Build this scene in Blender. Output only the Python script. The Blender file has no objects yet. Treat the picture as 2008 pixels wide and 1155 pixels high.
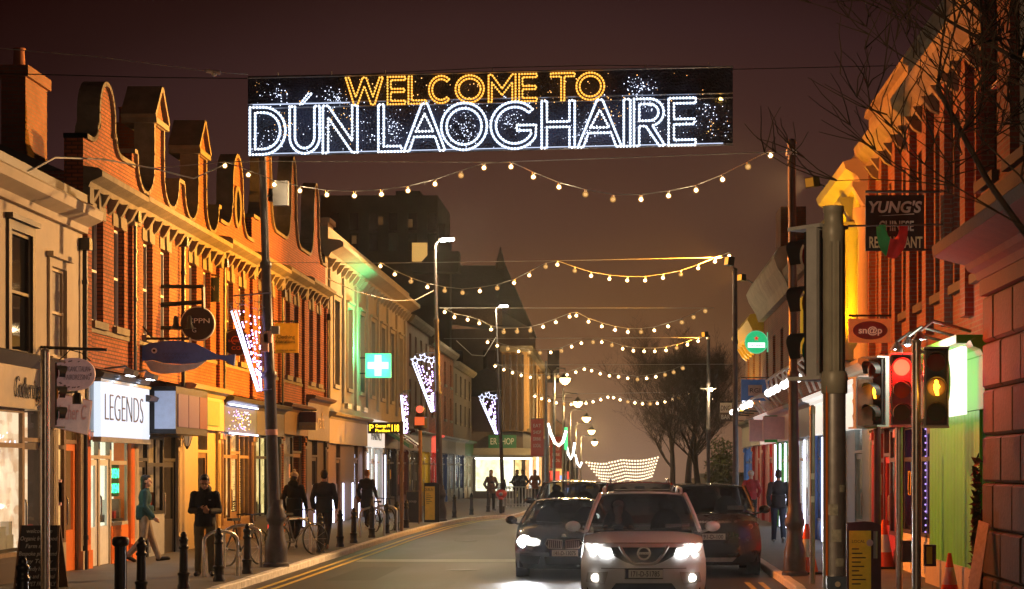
import bpy, bmesh, math, random
from mathutils import Vector, Matrix, Euler
RND = random.Random(11)
S = bpy.context.scene
COL = S.collection
PI = math.pi
rad = math.radians

# ------------------------------------------------------------------ camera
F, VX, VY, CH = 4000.0, 1215.0, 920.0, 2.0      # focal length in photo pixels, vanishing point, eye height
cd = bpy.data.cameras.new('camera')
cd.sensor_width = 36.0
cd.lens = F * 36.0 / 2008.0
cd.shift_x = (1004.0 - VX) / 2008.0
cd.shift_y = (VY - 577.5) / 2008.0
cd.clip_start, cd.clip_end = 0.5, 6000.0
cam = bpy.data.objects.new('camera', cd)
COL.objects.link(cam)
cam.location = (0, 0, CH)
cam.rotation_euler = (PI / 2, 0, 0)
S.camera = cam

# ------------------------------------------------------------------ night sky with town glow
W = bpy.data.worlds.new('World')
S.world = W
W.use_nodes = True
wn, wl = W.node_tree.nodes, W.node_tree.links
wn.clear()
wo = wn.new('ShaderNodeOutputWorld'); wb = wn.new('ShaderNodeBackground')
tc = wn.new('ShaderNodeTexCoord'); sx = wn.new('ShaderNodeSeparateXYZ'); cr = wn.new('ShaderNodeValToRGB')
nz = wn.new('ShaderNodeTexNoise'); nz.inputs['Scale'].default_value = 3.0; nz.inputs['Detail'].default_value = 3.0
ma = wn.new('ShaderNodeMath'); ma.operation = 'MULTIPLY_ADD'; ma.inputs[1].default_value = 0.03
wl.new(tc.outputs['Generated'], sx.inputs[0]); wl.new(tc.outputs['Generated'], nz.inputs['Vector'])
sub = wn.new('ShaderNodeMath'); sub.operation = 'SUBTRACT'; sub.inputs[1].default_value = 0.5
wl.new(nz.outputs['Fac'], sub.inputs[0]); wl.new(sub.outputs[0], ma.inputs[0]); wl.new(sx.outputs['Z'], ma.inputs[2])
# the glow lies along the street: it falls off upwards and, more slowly, to both sides
xk = wn.new('ShaderNodeMath'); xk.operation = 'MULTIPLY'; xk.inputs[1].default_value = 0.55; wl.new(sx.outputs['X'], xk.inputs[0])
xx_ = wn.new('ShaderNodeMath'); xx_.operation = 'MULTIPLY'; wl.new(xk.outputs[0], xx_.inputs[0]); wl.new(xk.outputs[0], xx_.inputs[1])
zz_ = wn.new('ShaderNodeMath'); zz_.operation = 'MULTIPLY'; wl.new(ma.outputs[0], zz_.inputs[0]); wl.new(ma.outputs[0], zz_.inputs[1])
su_ = wn.new('ShaderNodeMath'); su_.operation = 'ADD'; wl.new(xx_.outputs[0], su_.inputs[0]); wl.new(zz_.outputs[0], su_.inputs[1])
sq_ = wn.new('ShaderNodeMath'); sq_.operation = 'SQRT'; wl.new(su_.outputs[0], sq_.inputs[0])
wl.new(sq_.outputs[0], cr.inputs['Fac'])
el = cr.color_ramp.elements
el[0].position = 0.0; el[0].color = (0.27, 0.150, 0.092, 1)
el[1].position = 1.0; el[1].color = (0.008, 0.002, 0.0018, 1)
for p, c in ((0.018, (0.235, 0.127, 0.076)), (0.054, (0.171, 0.076, 0.034)), (0.08, (0.126, 0.055, 0.0225)), (0.117, (0.078, 0.033, 0.0200)), (0.17, (0.054, 0.0215, 0.0165)),
             (0.2125, (0.036, 0.0140, 0.0130)), (0.24, (0.020, 0.0065, 0.0056)), (0.27, (0.0115, 0.0023, 0.0020))):
    e = el.new(p); e.color = (*c, 1)
wl.new(cr.outputs['Color'], wb.inputs['Color'])
wb.inputs['Strength'].default_value = 1.0
wl.new(wb.outputs[0], wo.inputs['Surface'])

vs = S.view_settings
vs.view_transform = 'Standard'; vs.look = 'None'; vs.exposure = 0.0; vs.gamma = 1.0; vs.use_curve_mapping = False
S.cycles.use_denoising = True
S.cycles.max_bounces = 6; S.cycles.diffuse_bounces = 2; S.cycles.glossy_bounces = 3
S.cycles.transparent_max_bounces = 10; S.cycles.transmission_bounces = 4
S.cycles.sample_clamp_indirect = 3.0; S.cycles.volume_bounces = 0
S.cycles.caustics_reflective = False; S.cycles.caustics_refractive = False

# ------------------------------------------------------------------ pixel helpers (photo pixels -> metres)
XL, XR = -10.1, 5.3                # street-side planes of the left and right house fronts
PV = 0.12                          # pavement height
def gz(y): return 0.0 if y <= 130 else -0.03 * (y - 130)
def wx(px, Y): return (px - VX) * Y / F
def wz(py, Y): return CH + (VY - py) * Y / F
def P(px, py, Y): return Vector((wx(px, Y), Y, wz(py, Y)))
def yl(px): return XL * F / (px - VX)
def yr(px): return XR * F / (px - VX)
def zl(px, py): return wz(py, yl(px))
def zr(px, py): return wz(py, yr(px))

# ------------------------------------------------------------------ materials
MATS = {}
def _new(name):
    m = bpy.data.materials.new(name); m.use_nodes = True
    nt = m.node_tree; b = nt.nodes['Principled BSDF']
    return m, nt, b
def mat(name, col=(.5, .5, .5), rough=.6, metal=0.0, emit=None, es=0.0, var=.18, scale=6.0, bump=.0, bscale=60., coat=0., spec=.5, sample=True):
    if name in MATS: return MATS[name]
    m, nt, b = _new(name); N, L = nt.nodes, nt.links
    b.inputs['Roughness'].default_value = rough; b.inputs['Metallic'].default_value = metal
    b.inputs['Coat Weight'].default_value = coat; b.inputs['Specular IOR Level'].default_value = spec
    b.inputs['Coat Roughness'].default_value = .04
    t = N.new('ShaderNodeTexCoord')
    if var > 0:
        n = N.new('ShaderNodeTexNoise'); n.inputs['Scale'].default_value = scale; n.inputs['Detail'].default_value = 6.0
        n.inputs['Roughness'].default_value = .65
        L.new(t.outputs['Object'], n.inputs['Vector'])
        r = N.new('ShaderNodeValToRGB')
        r.color_ramp.elements[0].position = .3; r.color_ramp.elements[1].position = .7
        r.color_ramp.elements[0].color = (*[c * (1 - var) for c in col], 1)
        r.color_ramp.elements[1].color = (*[min(1, c * (1 + var)) for c in col], 1)
        L.new(n.outputs['Fac'], r.inputs['Fac']); L.new(r.outputs['Color'], b.inputs['Base Color'])
        rr = N.new('ShaderNodeMath'); rr.operation = 'MULTIPLY_ADD'; rr.inputs[1].default_value = .25 * rough; rr.inputs[2].default_value = rough * .87
        L.new(n.outputs['Fac'], rr.inputs[0]); L.new(rr.outputs[0], b.inputs['Roughness'])
    else:
        b.inputs['Base Color'].default_value = (*col, 1)
    if bump > 0:
        n2 = N.new('ShaderNodeTexNoise'); n2.inputs['Scale'].default_value = bscale; n2.inputs['Detail'].default_value = 4.0
        L.new(t.outputs['Object'], n2.inputs['Vector'])
        bp = N.new('ShaderNodeBump'); bp.inputs['Strength'].default_value = bump; bp.inputs['Distance'].default_value = .02
        L.new(n2.outputs['Fac'], bp.inputs['Height']); L.new(bp.outputs[0], b.inputs['Normal'])
    if emit:
        b.inputs['Emission Color'].default_value = (*emit, 1); b.inputs['Emission Strength'].default_value = es
        if not sample: m.cycles.emission_sampling = 'NONE'
    MATS[name] = m
    return m
def brick(name, c1, c2, mortar, bw=.225, rh=.075, ms=.011, bump=.5, soot=.35):
    if name in MATS: return MATS[name]
    m, nt, b = _new(name); N, L = nt.nodes, nt.links
    t = N.new('ShaderNodeTexCoord'); s = N.new('ShaderNodeSeparateXYZ'); a = N.new('ShaderNodeMath'); cb = N.new('ShaderNodeCombineXYZ')
    L.new(t.outputs['Object'], s.inputs[0]); L.new(s.outputs['X'], a.inputs[0]); L.new(s.outputs['Y'], a.inputs[1])
    L.new(a.outputs[0], cb.inputs['X']); L.new(s.outputs['Z'], cb.inputs['Y'])
    k = N.new('ShaderNodeTexBrick'); k.inputs['Scale'].default_value = 1.0
    k.inputs['Brick Width'].default_value = bw; k.inputs['Row Height'].default_value = rh; k.inputs['Mortar Size'].default_value = ms
    k.inputs['Color1'].default_value = (*c1, 1); k.inputs['Color2'].default_value = (*c2, 1); k.inputs['Mortar'].default_value = (*mortar, 1)
    k.inputs['Bias'].default_value = -.1
    L.new(cb.outputs[0], k.inputs['Vector'])
    n = N.new('ShaderNodeTexNoise'); n.inputs['Scale'].default_value = 1.1; n.inputs['Detail'].default_value = 8.0; n.inputs['Roughness'].default_value = .7
    L.new(t.outputs['Object'], n.inputs['Vector'])
    rp = N.new('ShaderNodeValToRGB'); rp.color_ramp.elements[0].position = .32; rp.color_ramp.elements[1].position = .66
    rp.color_ramp.elements[0].color = (1 - soot, 1 - soot, 1 - soot, 1); rp.color_ramp.elements[1].color = (1.1, 1.1, 1.1, 1)
    L.new(n.outputs['Fac'], rp.inputs['Fac'])
    mx = N.new('ShaderNodeMix'); mx.data_type = 'RGBA'; mx.blend_type = 'MULTIPLY'; mx.inputs['Factor'].default_value = 1.0
    L.new(k.outputs['Color'], mx.inputs['A']); L.new(rp.outputs['Color'], mx.inputs['B'])
    L.new(mx.outputs['Result'], b.inputs['Base Color'])
    bp = N.new('ShaderNodeBump'); bp.invert = True; bp.inputs['Strength'].default_value = bump; bp.inputs['Distance'].default_value = .012
    L.new(k.outputs['Fac'], bp.inputs['Height']); L.new(bp.outputs[0], b.inputs['Normal'])
    b.inputs['Roughness'].default_value = .85
    MATS[name] = m
    return m
def glass(name='clear_glass', tint=(.92, .95, .95), gl=.12):
    if name in MATS: return MATS[name]
    m = bpy.data.materials.new(name); m.use_nodes = True
    N, L = m.node_tree.nodes, m.node_tree.links
    N.clear(); o = N.new('ShaderNodeOutputMaterial'); t = N.new('ShaderNodeBsdfTransparent'); g = N.new('ShaderNodeBsdfGlossy'); x = N.new('ShaderNodeMixShader')
    t.inputs[0].default_value = (*tint, 1); g.inputs['Roughness'].default_value = .03
    x.inputs[0].default_value = gl
    L.new(t.outputs[0], x.inputs[1]); L.new(g.outputs[0], x.inputs[2]); L.new(x.outputs[0], o.inputs['Surface'])
    MATS[name] = m
    return m
def glow(name, col, es, sample=True):
    if name in MATS: return MATS[name]
    m = mat(name, (.02, .02, .02), .5, 0, col, es, var=0, sample=sample)
    return m
def litroom(name, c1, c2, es, sc=(1.3, 2.2)):
    """back wall of a lit shop interior: shelves and goods as soft blocks of colour that give off light"""
    if name in MATS: return MATS[name]
    m, nt, b = _new(name); N, L = nt.nodes, nt.links
    t = N.new('ShaderNodeTexCoord'); mp = N.new('ShaderNodeMapping'); mp.inputs['Scale'].default_value = (sc[0], sc[0], sc[1])
    v = N.new('ShaderNodeTexVoronoi'); v.distance = 'CHEBYCHEV'; v.inputs['Scale'].default_value = 2.0
    n = N.new('ShaderNodeTexNoise'); n.inputs['Scale'].default_value = 3.0; n.inputs['Detail'].default_value = 3.0
    L.new(t.outputs['Object'], mp.inputs[0]); L.new(mp.outputs[0], v.inputs['Vector']); L.new(t.outputs['Object'], n.inputs['Vector'])
    ad = N.new('ShaderNodeMath'); ad.operation = 'MULTIPLY_ADD'; ad.inputs[1].default_value = .45
    s = N.new('ShaderNodeSeparateColor'); L.new(v.outputs['Color'], s.inputs[0])
    L.new(s.outputs[0], ad.inputs[0]); L.new(n.outputs['Fac'], ad.inputs[2])
    r = N.new('ShaderNodeValToRGB'); r.color_ramp.elements[0].position = .35; r.color_ramp.elements[1].position = .95
    r.color_ramp.elements[0].color = (*c1, 1); r.color_ramp.elements[1].color = (*c2, 1)
    L.new(ad.outputs[0], r.inputs['Fac']); L.new(r.outputs['Color'], b.inputs['Emission Color'])
    b.inputs['Emission Strength'].default_value = es; b.inputs['Base Color'].default_value = (.3, .25, .2, 1)
    MATS[name] = m
    return m

# ------------------------------------------------------------------ mesh builder
class MB:
    def __init__(s): s.v = []; s.f = []; s.m = []; s.s = []
    def add(s, vs, fs, m=0, smooth=False):
        o = len(s.v); s.v += [tuple(v) for v in vs]
        for f in fs: s.f.append([i + o for i in f]); s.m.append(m); s.s.append(smooth)
        return s
    def box(s, x0, x1, y0, y1, z0, z1, m=0):
        x0, x1 = sorted((x0, x1)); y0, y1 = sorted((y0, y1)); z0, z1 = sorted((z0, z1))
        vs = [(x, y, z) for z in (z0, z1) for y in (y0, y1) for x in (x0, x1)]
        return s.add(vs, [(0, 2, 3, 1), (4, 5, 7, 6), (0, 1, 5, 4), (2, 6, 7, 3), (0, 4, 6, 2), (1, 3, 7, 5)], m)
    def obox(s, c, ax, ay, az, m=0):
        """oriented box: centre and three half-extent vectors"""
        c = Vector(c); ax, ay, az = Vector(ax), Vector(ay), Vector(az)
        vs = [c + ax * i + ay * j + az * k for k in (-1, 1) for j in (-1, 1) for i in (-1, 1)]
        return s.add(vs, [(0, 2, 3, 1), (4, 5, 7, 6), (0, 1, 5, 4), (2, 6, 7, 3), (0, 4, 6, 2), (1, 3, 7, 5)], m)
    def prism(s, pts, axis, a0, a1, m=0, smooth=False):
        k = {'x': lambda a, p: (a, p[0], p[1]), 'y': lambda a, p: (p[0], a, p[1]), 'z': lambda a, p: (p[0], p[1], a)}[axis]
        n = len(pts); vs = [k(a0, p) for p in pts] + [k(a1, p) for p in pts]
        fs = [tuple(range(n)), tuple(range(2 * n - 1, n - 1, -1))]
        s.add(vs, fs, m)
        s.add(vs, [(i, i + n, (i + 1) % n + n, (i + 1) % n) for i in range(n)], m, smooth)
        return s
    def tube(s, pts, r, n=6, m=0, closed=False, smooth=True):
        pts = [Vector(p) for p in pts]; N = len(pts)
        rs = r if isinstance(r, (list, tuple)) else [r] * N
        vs = []; ref = None
        for i, p in enumerate(pts):
            if closed: d = pts[(i + 1) % N] - pts[i - 1]
            else: d = pts[min(i + 1, N - 1)] - pts[max(i - 1, 0)]
            if d.length < 1e-9: d = Vector((0, 0, 1))
            d.normalize()
            if ref is None: ref = Vector((0, 0, 1)) if abs(d.z) < .9 else Vector((0, 1, 0))
            a = d.cross(ref)
            if a.length < 1e-5: a = d.cross(Vector((1, 0, 0)))
            a.normalize(); b = a.cross(d).normalized(); ref = b
            vs += [p + a * (rs[i] * math.cos(2 * PI * k / n)) + b * (rs[i] * math.sin(2 * PI * k / n)) for k in range(n)]
        fs = []
        for i in range(N if closed else N - 1):
            j = (i + 1) % N
            fs += [(i * n + k, i * n + (k + 1) % n, j * n + (k + 1) % n, j * n + k) for k in range(n)]
        s.add(vs, fs, m, smooth)
        if not closed:
            s.add(vs[:n], [tuple(range(n - 1, -1, -1))], m); s.add(vs[-n:], [tuple(range(n))], m)
        return s
    def lathe(s, cx, cy, prof, n=12, m=0, cz=0.0, smooth=True):
        vs = []
        for r, z in prof: vs += [(cx + r * math.cos(2 * PI * k / n), cy + r * math.sin(2 * PI * k / n), cz + z) for k in range(n)]
        fs = []
        for i in range(len(prof) - 1): fs += [(i * n + k, i * n + (k + 1) % n, (i + 1) * n + (k + 1) % n, (i + 1) * n + k) for k in range(n)]
        s.add(vs, fs, m, smooth)
        s.add(vs[:n], [tuple(range(n - 1, -1, -1))], m); s.add(vs[-n:], [tuple(range(n))], m)
        return s
    def ball(s, c, r, nu=8, nv=6, m=0, rot=None):
        c = Vector(c); r = r if isinstance(r, (tuple, list)) else (r, r, r)
        vs = []
        for j in range(nv + 1):
            t = PI * j / nv
            for i in range(nu):
                a = 2 * PI * i / nu
                q = Vector((r[0] * math.sin(t) * math.cos(a), r[1] * math.sin(t) * math.sin(a), -r[2] * math.cos(t)))
                if rot is not None: q = rot @ q
                vs.append(c + q)
        fs = []
        for j in range(nv):
            for i in range(nu):
                q = (j * nu + i, j * nu + (i + 1) % nu, (j + 1) * nu + (i + 1) % nu, (j + 1) * nu + i)
                fs.append(q)
        return s.add(vs, fs, m, True)
    def cyl(s, c, axis, r, h, n=16, m=0, smooth=True):
        c = Vector(c); a = Vector(axis).normalized() * (h / 2)
        return s.tube([c - a, c + a], r, n, m, smooth=smooth)
    def grid(s, fn, nu, nv, m=0, smooth=True, flip=False):
        vs = [fn(i / nu, j / nv) for j in range(nv + 1) for i in range(nu + 1)]
        fs = []
        for j in range(nv):
            for i in range(nu):
                a = j * (nu + 1) + i
                q = (a, a + 1, a + nu + 2, a + nu + 1)
                fs.append(q[::-1] if flip else q)
        return s.add(vs, fs, m, smooth)
    def plate(s, fn, nu, nv, t, m=0):
        """curved sheet with thickness: fn(u,v)->point, t offset vector"""
        t = Vector(t)
        s.grid(fn, nu, nv, m); s.grid(lambda u, v: Vector(fn(u, v)) + t, nu, nv, m, flip=True)
        rim = [(i / nu, 0) for i in range(nu)] + [(1, j / nv) for j in range(nv)] + [(1 - i / nu, 1) for i in range(nu)] + [(0, 1 - j / nv) for j in range(nv)]
        vs = [Vector(fn(u, v)) for u, v in rim]; n = len(vs)
        s.add(vs + [v + t for v in vs], [(i, i + n, (i + 1) % n + n, (i + 1) % n) for i in range(n)], m)
        return s
    def mesh(s, name, mats, org=(0, 0, 0)):
        me = bpy.data.meshes.new(name)
        o = Vector(org)
        me.from_pydata([(v[0] - o.x, v[1] - o.y, v[2] - o.z) for v in s.v], [], s.f)
        for mm in (mats if isinstance(mats, (list, tuple)) else [mats]): me.materials.append(mm)
        me.polygons.foreach_set('material_index', s.m)
        me.polygons.foreach_set('use_smooth', s.s)
        if any(s.s): me.set_sharp_from_angle(angle=rad(48))
        me.update()
        return me

def tag(o, label=None, cat=None, group=None, kind=None):
    if label: o['label'] = label
    if cat: o['category'] = cat
    if group: o['group'] = group
    if kind: o['kind'] = kind
    return o
class Thing:
    """an Empty at the thing's base; parts get world coordinates and are stored relative to it"""
    def __init__(s, name, label, cat, base, group=None):
        s.o = bpy.data.objects.new(name, None); COL.objects.link(s.o)
        s.o.empty_display_size = .2
        s.b = Vector(base); s.o.location = s.b
        tag(s.o, label, cat, group)
    def part(s, name, mb, mats, parent=None, label=None, kind=None):
        me = mb.mesh(name, mats, s.b) if isinstance(mb, MB) else mb
        o = bpy.data.objects.new(name, me); COL.objects.link(o)
        o.parent = parent or s.o
        tag(o, label, None, None, kind)
        return o
    def light(s, name, loc, power, col, kind='POINT', size=.05, aim=None, angle=120, blend=.5, parent=None, shape=None):
        l = bpy.data.lights.new(name, kind); l.energy = power; l.color = col
        if kind == 'AREA':
            l.size = size
            if shape: l.shape = 'RECTANGLE'; l.size, l.size_y = shape
        else: l.shadow_soft_size = size
        if kind == 'SPOT': l.spot_size = rad(angle); l.spot_blend = blend
        o = bpy.data.objects.new(name, l); COL.objects.link(o); o.parent = parent or s.o
        o.location = Vector(loc) - s.b
        if aim is not None:
            o.rotation_euler = (Vector(aim) - Vector(loc)).to_track_quat('-Z', 'Y').to_euler()
        return o
def single(name, mb, mats, label, cat, base=None, group=None, kind=None):
    vs = mb.v
    if base is None:
        base = (sum(v[0] for v in vs) / len(vs), sum(v[1] for v in vs) / len(vs), min(v[2] for v in vs))
    o = bpy.data.objects.new(name, mb.mesh(name, mats, base)); COL.objects.link(o); o.location = base
    return tag(o, label, cat, group, kind)
def struct(name, mb, mats):
    o = bpy.data.objects.new(name, mb.mesh(name, mats)); COL.objects.link(o)
    o['kind'] = 'structure'
    return o

# text: the built-in font turned into a mesh
_TXT = {}
def text_mb(txt, origin, right, up, height, mb=None, m=0, align='CENTER', width=None, depth=.012, bold=0.0, shear=0.0, spacing=1.0):
    key = (txt, bold, shear, spacing)
    if key not in _TXT:
        cu = bpy.data.curves.new('text', 'FONT'); cu.body = txt; cu.size = 1.0; cu.offset = bold; cu.shear = shear; cu.space_character = spacing
        cu.resolution_u = 3
        ob = bpy.data.objects.new('text', cu); COL.objects.link(ob)
        dg = bpy.context.evaluated_depsgraph_get()
        me = bpy.data.meshes.new_from_object(ob.evaluated_get(dg))
        _TXT[key] = ([v.co.copy() for v in me.vertices], [list(p.vertices) for p in me.polygons])
        bpy.data.objects.remove(ob); bpy.data.curves.remove(cu); bpy.data.meshes.remove(me)
    vs, fs = _TXT[key]
    mb = mb or MB()
    if not vs: return mb
    xs = [v.x for v in vs]; ys = [v.y for v in vs]
    x0, x1, y0, y1 = min(xs), max(xs), min(ys), max(ys)
    sy = height / max(1e-6, .72); sxx = sy
    if width: sxx = width / max(1e-6, x1 - x0)
    off = {'CENTER': (x0 + x1) / 2, 'LEFT': x0, 'RIGHT': x1}[align]
    o, r, u = Vector(origin), Vector(right).normalized(), Vector(up).normalized()
    nrm = r.cross(u)
    n = len(vs)
    fr = [o + r * ((v.x - off) * sxx) + u * (v.y * sy) + nrm * depth for v in vs]
    bk = [p - nrm * depth for p in fr]
    mb.add(fr + bk, fs, m)
    ed = {}
    for f in fs:
        for a, b in zip(f, f[1:] + f[:1]): ed[(a, b)] = 1
    mb.add(fr + bk, [(a, a + n, b + n, b) for (a, b) in ed if (b, a) not in ed], m)
    return mb
# ------------------------------------------------------------------ shared materials
BRICK = brick('orange_red_brick', (.42, .115, .04), (.28, .07, .026), (.11, .05, .026), ms=.013, bump=.7)
BRICKD = brick('dark_red_brick', (.25, .07, .045), (.19, .05, .035), (.20, .15, .12))
STONE = mat('weathered_limestone', (.22, .19, .14), .85, var=.3, scale=2.5, bump=.4, bscale=25)
STONEG = mat('grey_granite', (.065, .047, .031), .8, var=.3, scale=3, bump=.5, bscale=18)
STUCCO = mat('cream_stucco', (.48, .40, .30), .8, var=.12, scale=1.6, bump=.15, bscale=30)
STUCCOW = mat('pale_stucco', (.40, .35, .27), .8, var=.12, scale=1.2, bump=.1, bscale=30)
STUCCOP = mat('pink_stucco', (.30, .19, .15), .8, var=.14, scale=1.2)
SLATE = mat('blue_slate', (.045, .045, .055), .6, var=.3, scale=4)
LEAD = mat('lead_flashing', (.12, .12, .13), .5, var=.25)
BLACKP = mat('black_paint', (.014, .014, .018), .38, var=.3, scale=10)
DGREY = mat('dark_grey_paint', (.06, .058, .066), .42, var=.25, scale=7)
DBROWN = mat('dark_brown_paint', (.055, .035, .028), .45, var=.25)
BROWN = mat('brown_wood', (.16, .085, .045), .5, var=.3, scale=9)
OAK = mat('pale_timber', (.22, .14, .08), .55, var=.25, scale=9)
CREAMP = mat('cream_paint', (.45, .37, .27), .5, var=.1)
WHITEP = mat('white_paint', (.75, .73, .70), .45, var=.08)
GREYP = mat('grey_paint', (.28, .28, .29), .5, var=.15)
NAVY = mat('navy_paint', (.035, .05, .12), .4, var=.2)
BLUEP = mat('blue_paint', (.06, .16, .48), .4, var=.15)
REDP = mat('red_paint', (.50, .03, .025), .4, var=.15)
ORANGEP = mat('orange_paint', (.75, .17, .02), .45, var=.12)
GREENP = mat('green_paint', (.03, .18, .09), .45, var=.15)
LIMEP = mat('lime_paint', (.11, .52, .02), .4, var=.12, scale=2)
LIMED = mat('leaf_green_paint', (.025, .25, .012), .4, var=.12, scale=2)
PALEBLUE = mat('pale_blue_paint', (.33, .42, .47), .5, var=.1)
YELLOWP = mat('yellow_paint', (.75, .48, .03), .45, var=.08)
PINKP = mat('pink_paint', (.65, .36, .36), .5, var=.1)
MAROON = mat('maroon_paint', (.10, .02, .03), .4, var=.2)
CHROME = mat('brushed_steel', (.62, .60, .57), .3, .8, var=.15, scale=14)
STEELD = mat('dull_steel', (.30, .30, .31), .42, .9, var=.2)
RUBBER = mat('black_rubber', (.015, .015, .015), .8, var=.2)
DGLASS = mat('dark_window_glass', (.012, .012, .015), .04, var=.2, spec=.8)
CGLASS = glass()
CABLE = mat('cable_black', (.02, .02, .02), .6, var=0)
CABLEW = mat('cable_grey', (.45, .45, .44), .5, var=0)
CURTAIN = mat('net_curtain', (.40, .36, .30), .9, var=.25, scale=12)
LETTER_D = mat('dark_lettering', (.03, .02, .02), .5, var=0)
LETTER_W = mat('white_lettering', (.8, .8, .78), .5, var=0)
LETTER_G = mat('gold_lettering', (.6, .42, .16), .4, .3, var=0)

# ------------------------------------------------------------------ ground, road, pavements
def asphalt():
    m, nt, b = _new('asphalt'); N, L = nt.nodes, nt.links
    t = N.new('ShaderNodeTexCoord')
    n1 = N.new('ShaderNodeTexNoise'); n1.inputs['Scale'].default_value = .55; n1.inputs['Detail'].default_value = 5
    mp = N.new('ShaderNodeMapping'); mp.inputs['Scale'].default_value = (1.6, .35, 1)
    n2 = N.new('ShaderNodeTexNoise'); n2.inputs['Scale'].default_value = 55; n2.inputs['Detail'].default_value = 3
    L.new(t.outputs['Object'], mp.inputs[0]); L.new(mp.outputs[0], n1.inputs['Vector']); L.new(t.outputs['Object'], n2.inputs['Vector'])
    r = N.new('ShaderNodeValToRGB')
    r.color_ramp.elements[0].position = .35; r.color_ramp.elements[0].color = (.027, .026, .023, 1)
    r.color_ramp.elements[1].position = .68; r.color_ramp.elements[1].color = (.062, .058, .049, 1)
    mx = N.new('ShaderNodeMix'); mx.data_type = 'RGBA'; mx.blend_type = 'OVERLAY'; mx.inputs['Factor'].default_value = .55
    L.new(n1.outputs['Fac'], r.inputs['Fac']); L.new(r.outputs[0], mx.inputs['A']); L.new(n2.outputs['Color'], mx.inputs['B'])
    L.new(mx.outputs['Result'], b.inputs['Base Color'])
    r2 = N.new('ShaderNodeMapRange'); r2.inputs['To Min'].default_value = .34; r2.inputs['To Max'].default_value = .62
    L.new(n1.outputs['Fac'], r2.inputs['Value']); L.new(r2.outputs[0], b.inputs['Roughness'])
    bp = N.new('ShaderNodeBump'); bp.inputs['Strength'].default_value = .35; bp.inputs['Distance'].default_value = .01
    L.new(n2.outputs['Fac'], bp.inputs['Height']); L.new(bp.outputs[0], b.inputs['Normal'])
    return m
ASPH = asphalt()
PAVE = mat('pavement_concrete', (.105, .10, .095), .6, var=.32, scale=1.4, bump=.35, bscale=45)
GRAN = mat('kerb_granite', (.66, .65, .64), .55, var=.28, scale=7, bump=.3, bscale=50)
LINEY = mat('yellow_road_paint', (.55, .42, .08), .6, var=.35, scale=5)
LINEW = mat('white_road_paint', (.55, .55, .52), .6, var=.35, scale=5)
BARE = mat('waste_ground', (.05, .045, .04), .9, var=.3, scale=.2)

YS = [-60, -10, 5, 8, 14, 18, 20, 22, 25, 27, 29, 31, 33, 36, 40, 46, 52, 60, 66, 70, 74, 78, 80, 82, 83.2, 84, 85, 88, 95, 105, 118, 130, 150, 180, 220, 280, 360, 460, 600]
def interp(tab, y):
    if y <= tab[0][0]: return tab[0][1]
    for (a, b), (c, d) in zip(tab, tab[1:]):
        if y <= c: return b + (d - b) * (y - a) / (c - a)
    return tab[-1][1]
KL = [(-60, -6.35), (36, -6.35), (60, -6.45), (70, -6.35), (78, -5.95), (82, -5.2), (84, -4.35), (88, -4.15), (130, -4.15), (600, -4.15)]
KR = [(-60, .8), (18, .8), (22, 1.6), (25, 2.25), (29, 2.66), (33, 2.82), (60, 2.86), (130, 3.0), (600, 3.0)]
kl = lambda y: interp(KL, y)
kr = lambda y: interp(KR, y)
g = MB()
gy = [-100] + YS + [700]
for a, b in zip(gy, gy[1:]):
    g.add([(-250, a, gz(min(a, 600)) - .02), (250, a, gz(min(a, 600)) - .02), (250, b, gz(min(b, 600)) - .02), (-250, b, gz(min(b, 600)) - .02)], [(0, 1, 2, 3)])
struct('ground', g, BARE)
g = MB()
for a, b in zip(YS, YS[1:]):
    g.add([(kl(a) - .1, a, gz(a)), (kr(a) + .1, a, gz(a)), (kr(b) + .1, b, gz(b)), (kl(b) - .1, b, gz(b))], [(0, 1, 2, 3)])
road = struct('road', g, ASPH)
def strip(nm, pts, w, m, z=.004):
    q = MB()
    for (x0, y0), (x1, y1) in zip(pts, pts[1:]):
        q.add([(x0 - w / 2, y0, gz(y0) + z), (x0 + w / 2, y0, gz(y0) + z), (x1 + w / 2, y1, gz(y1) + z), (x1 - w / 2, y1, gz(y1) + z)], [(0, 1, 2, 3)])
    o = bpy.data.objects.new(nm, q.mesh(nm, m)); COL.objects.link(o); o.parent = road
    return o
ysl = [y for y in YS if 18 < y < 90]
for off in (.34, .58): strip('yellow_line', [(kl(y) + off, y) for y in ysl], .095, LINEY)
for off in (.34, .58): strip('yellow_line', [(kr(y) - off, y) for y in [20, 25, 29, 33, 36]], .095, LINEY)
q = MB().add([(-5.7, 44.0, .004), (-2.0, 44.0, .004), (-2.0, 45.2, .004), (-5.7, 45.2, .004)], [(0, 1, 2, 3)])  # pale band across the left lane
o = bpy.data.objects.new('crossing_strip', q.mesh('crossing_strip', mat('worn_concrete', (.24, .23, .21), .45, var=.3, scale=3))); COL.objects.link(o); o.parent = road
q = MB().add([(-1.9, 26.6, .004), (2.35, 26.6, .004), (2.35, 26.95, .004), (-1.9, 26.95, .004)], [(0, 1, 2, 3)])
o = bpy.data.objects.new('stop_line', q.mesh('stop_line', LINEW)); COL.objects.link(o); o.parent = road
for k in range(9):
    y = 46 + k * 6
    q = MB().add([(-2.0, y, .004), (-1.88, y, .004), (-1.88, y + 2.5, .004), (-2.0, y + 2.5, .004)], [(0, 1, 2, 3)])
    o = bpy.data.objects.new('centre_dash', q.mesh('centre_dash', LINEW)); COL.objects.link(o); o.parent = road
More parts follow.
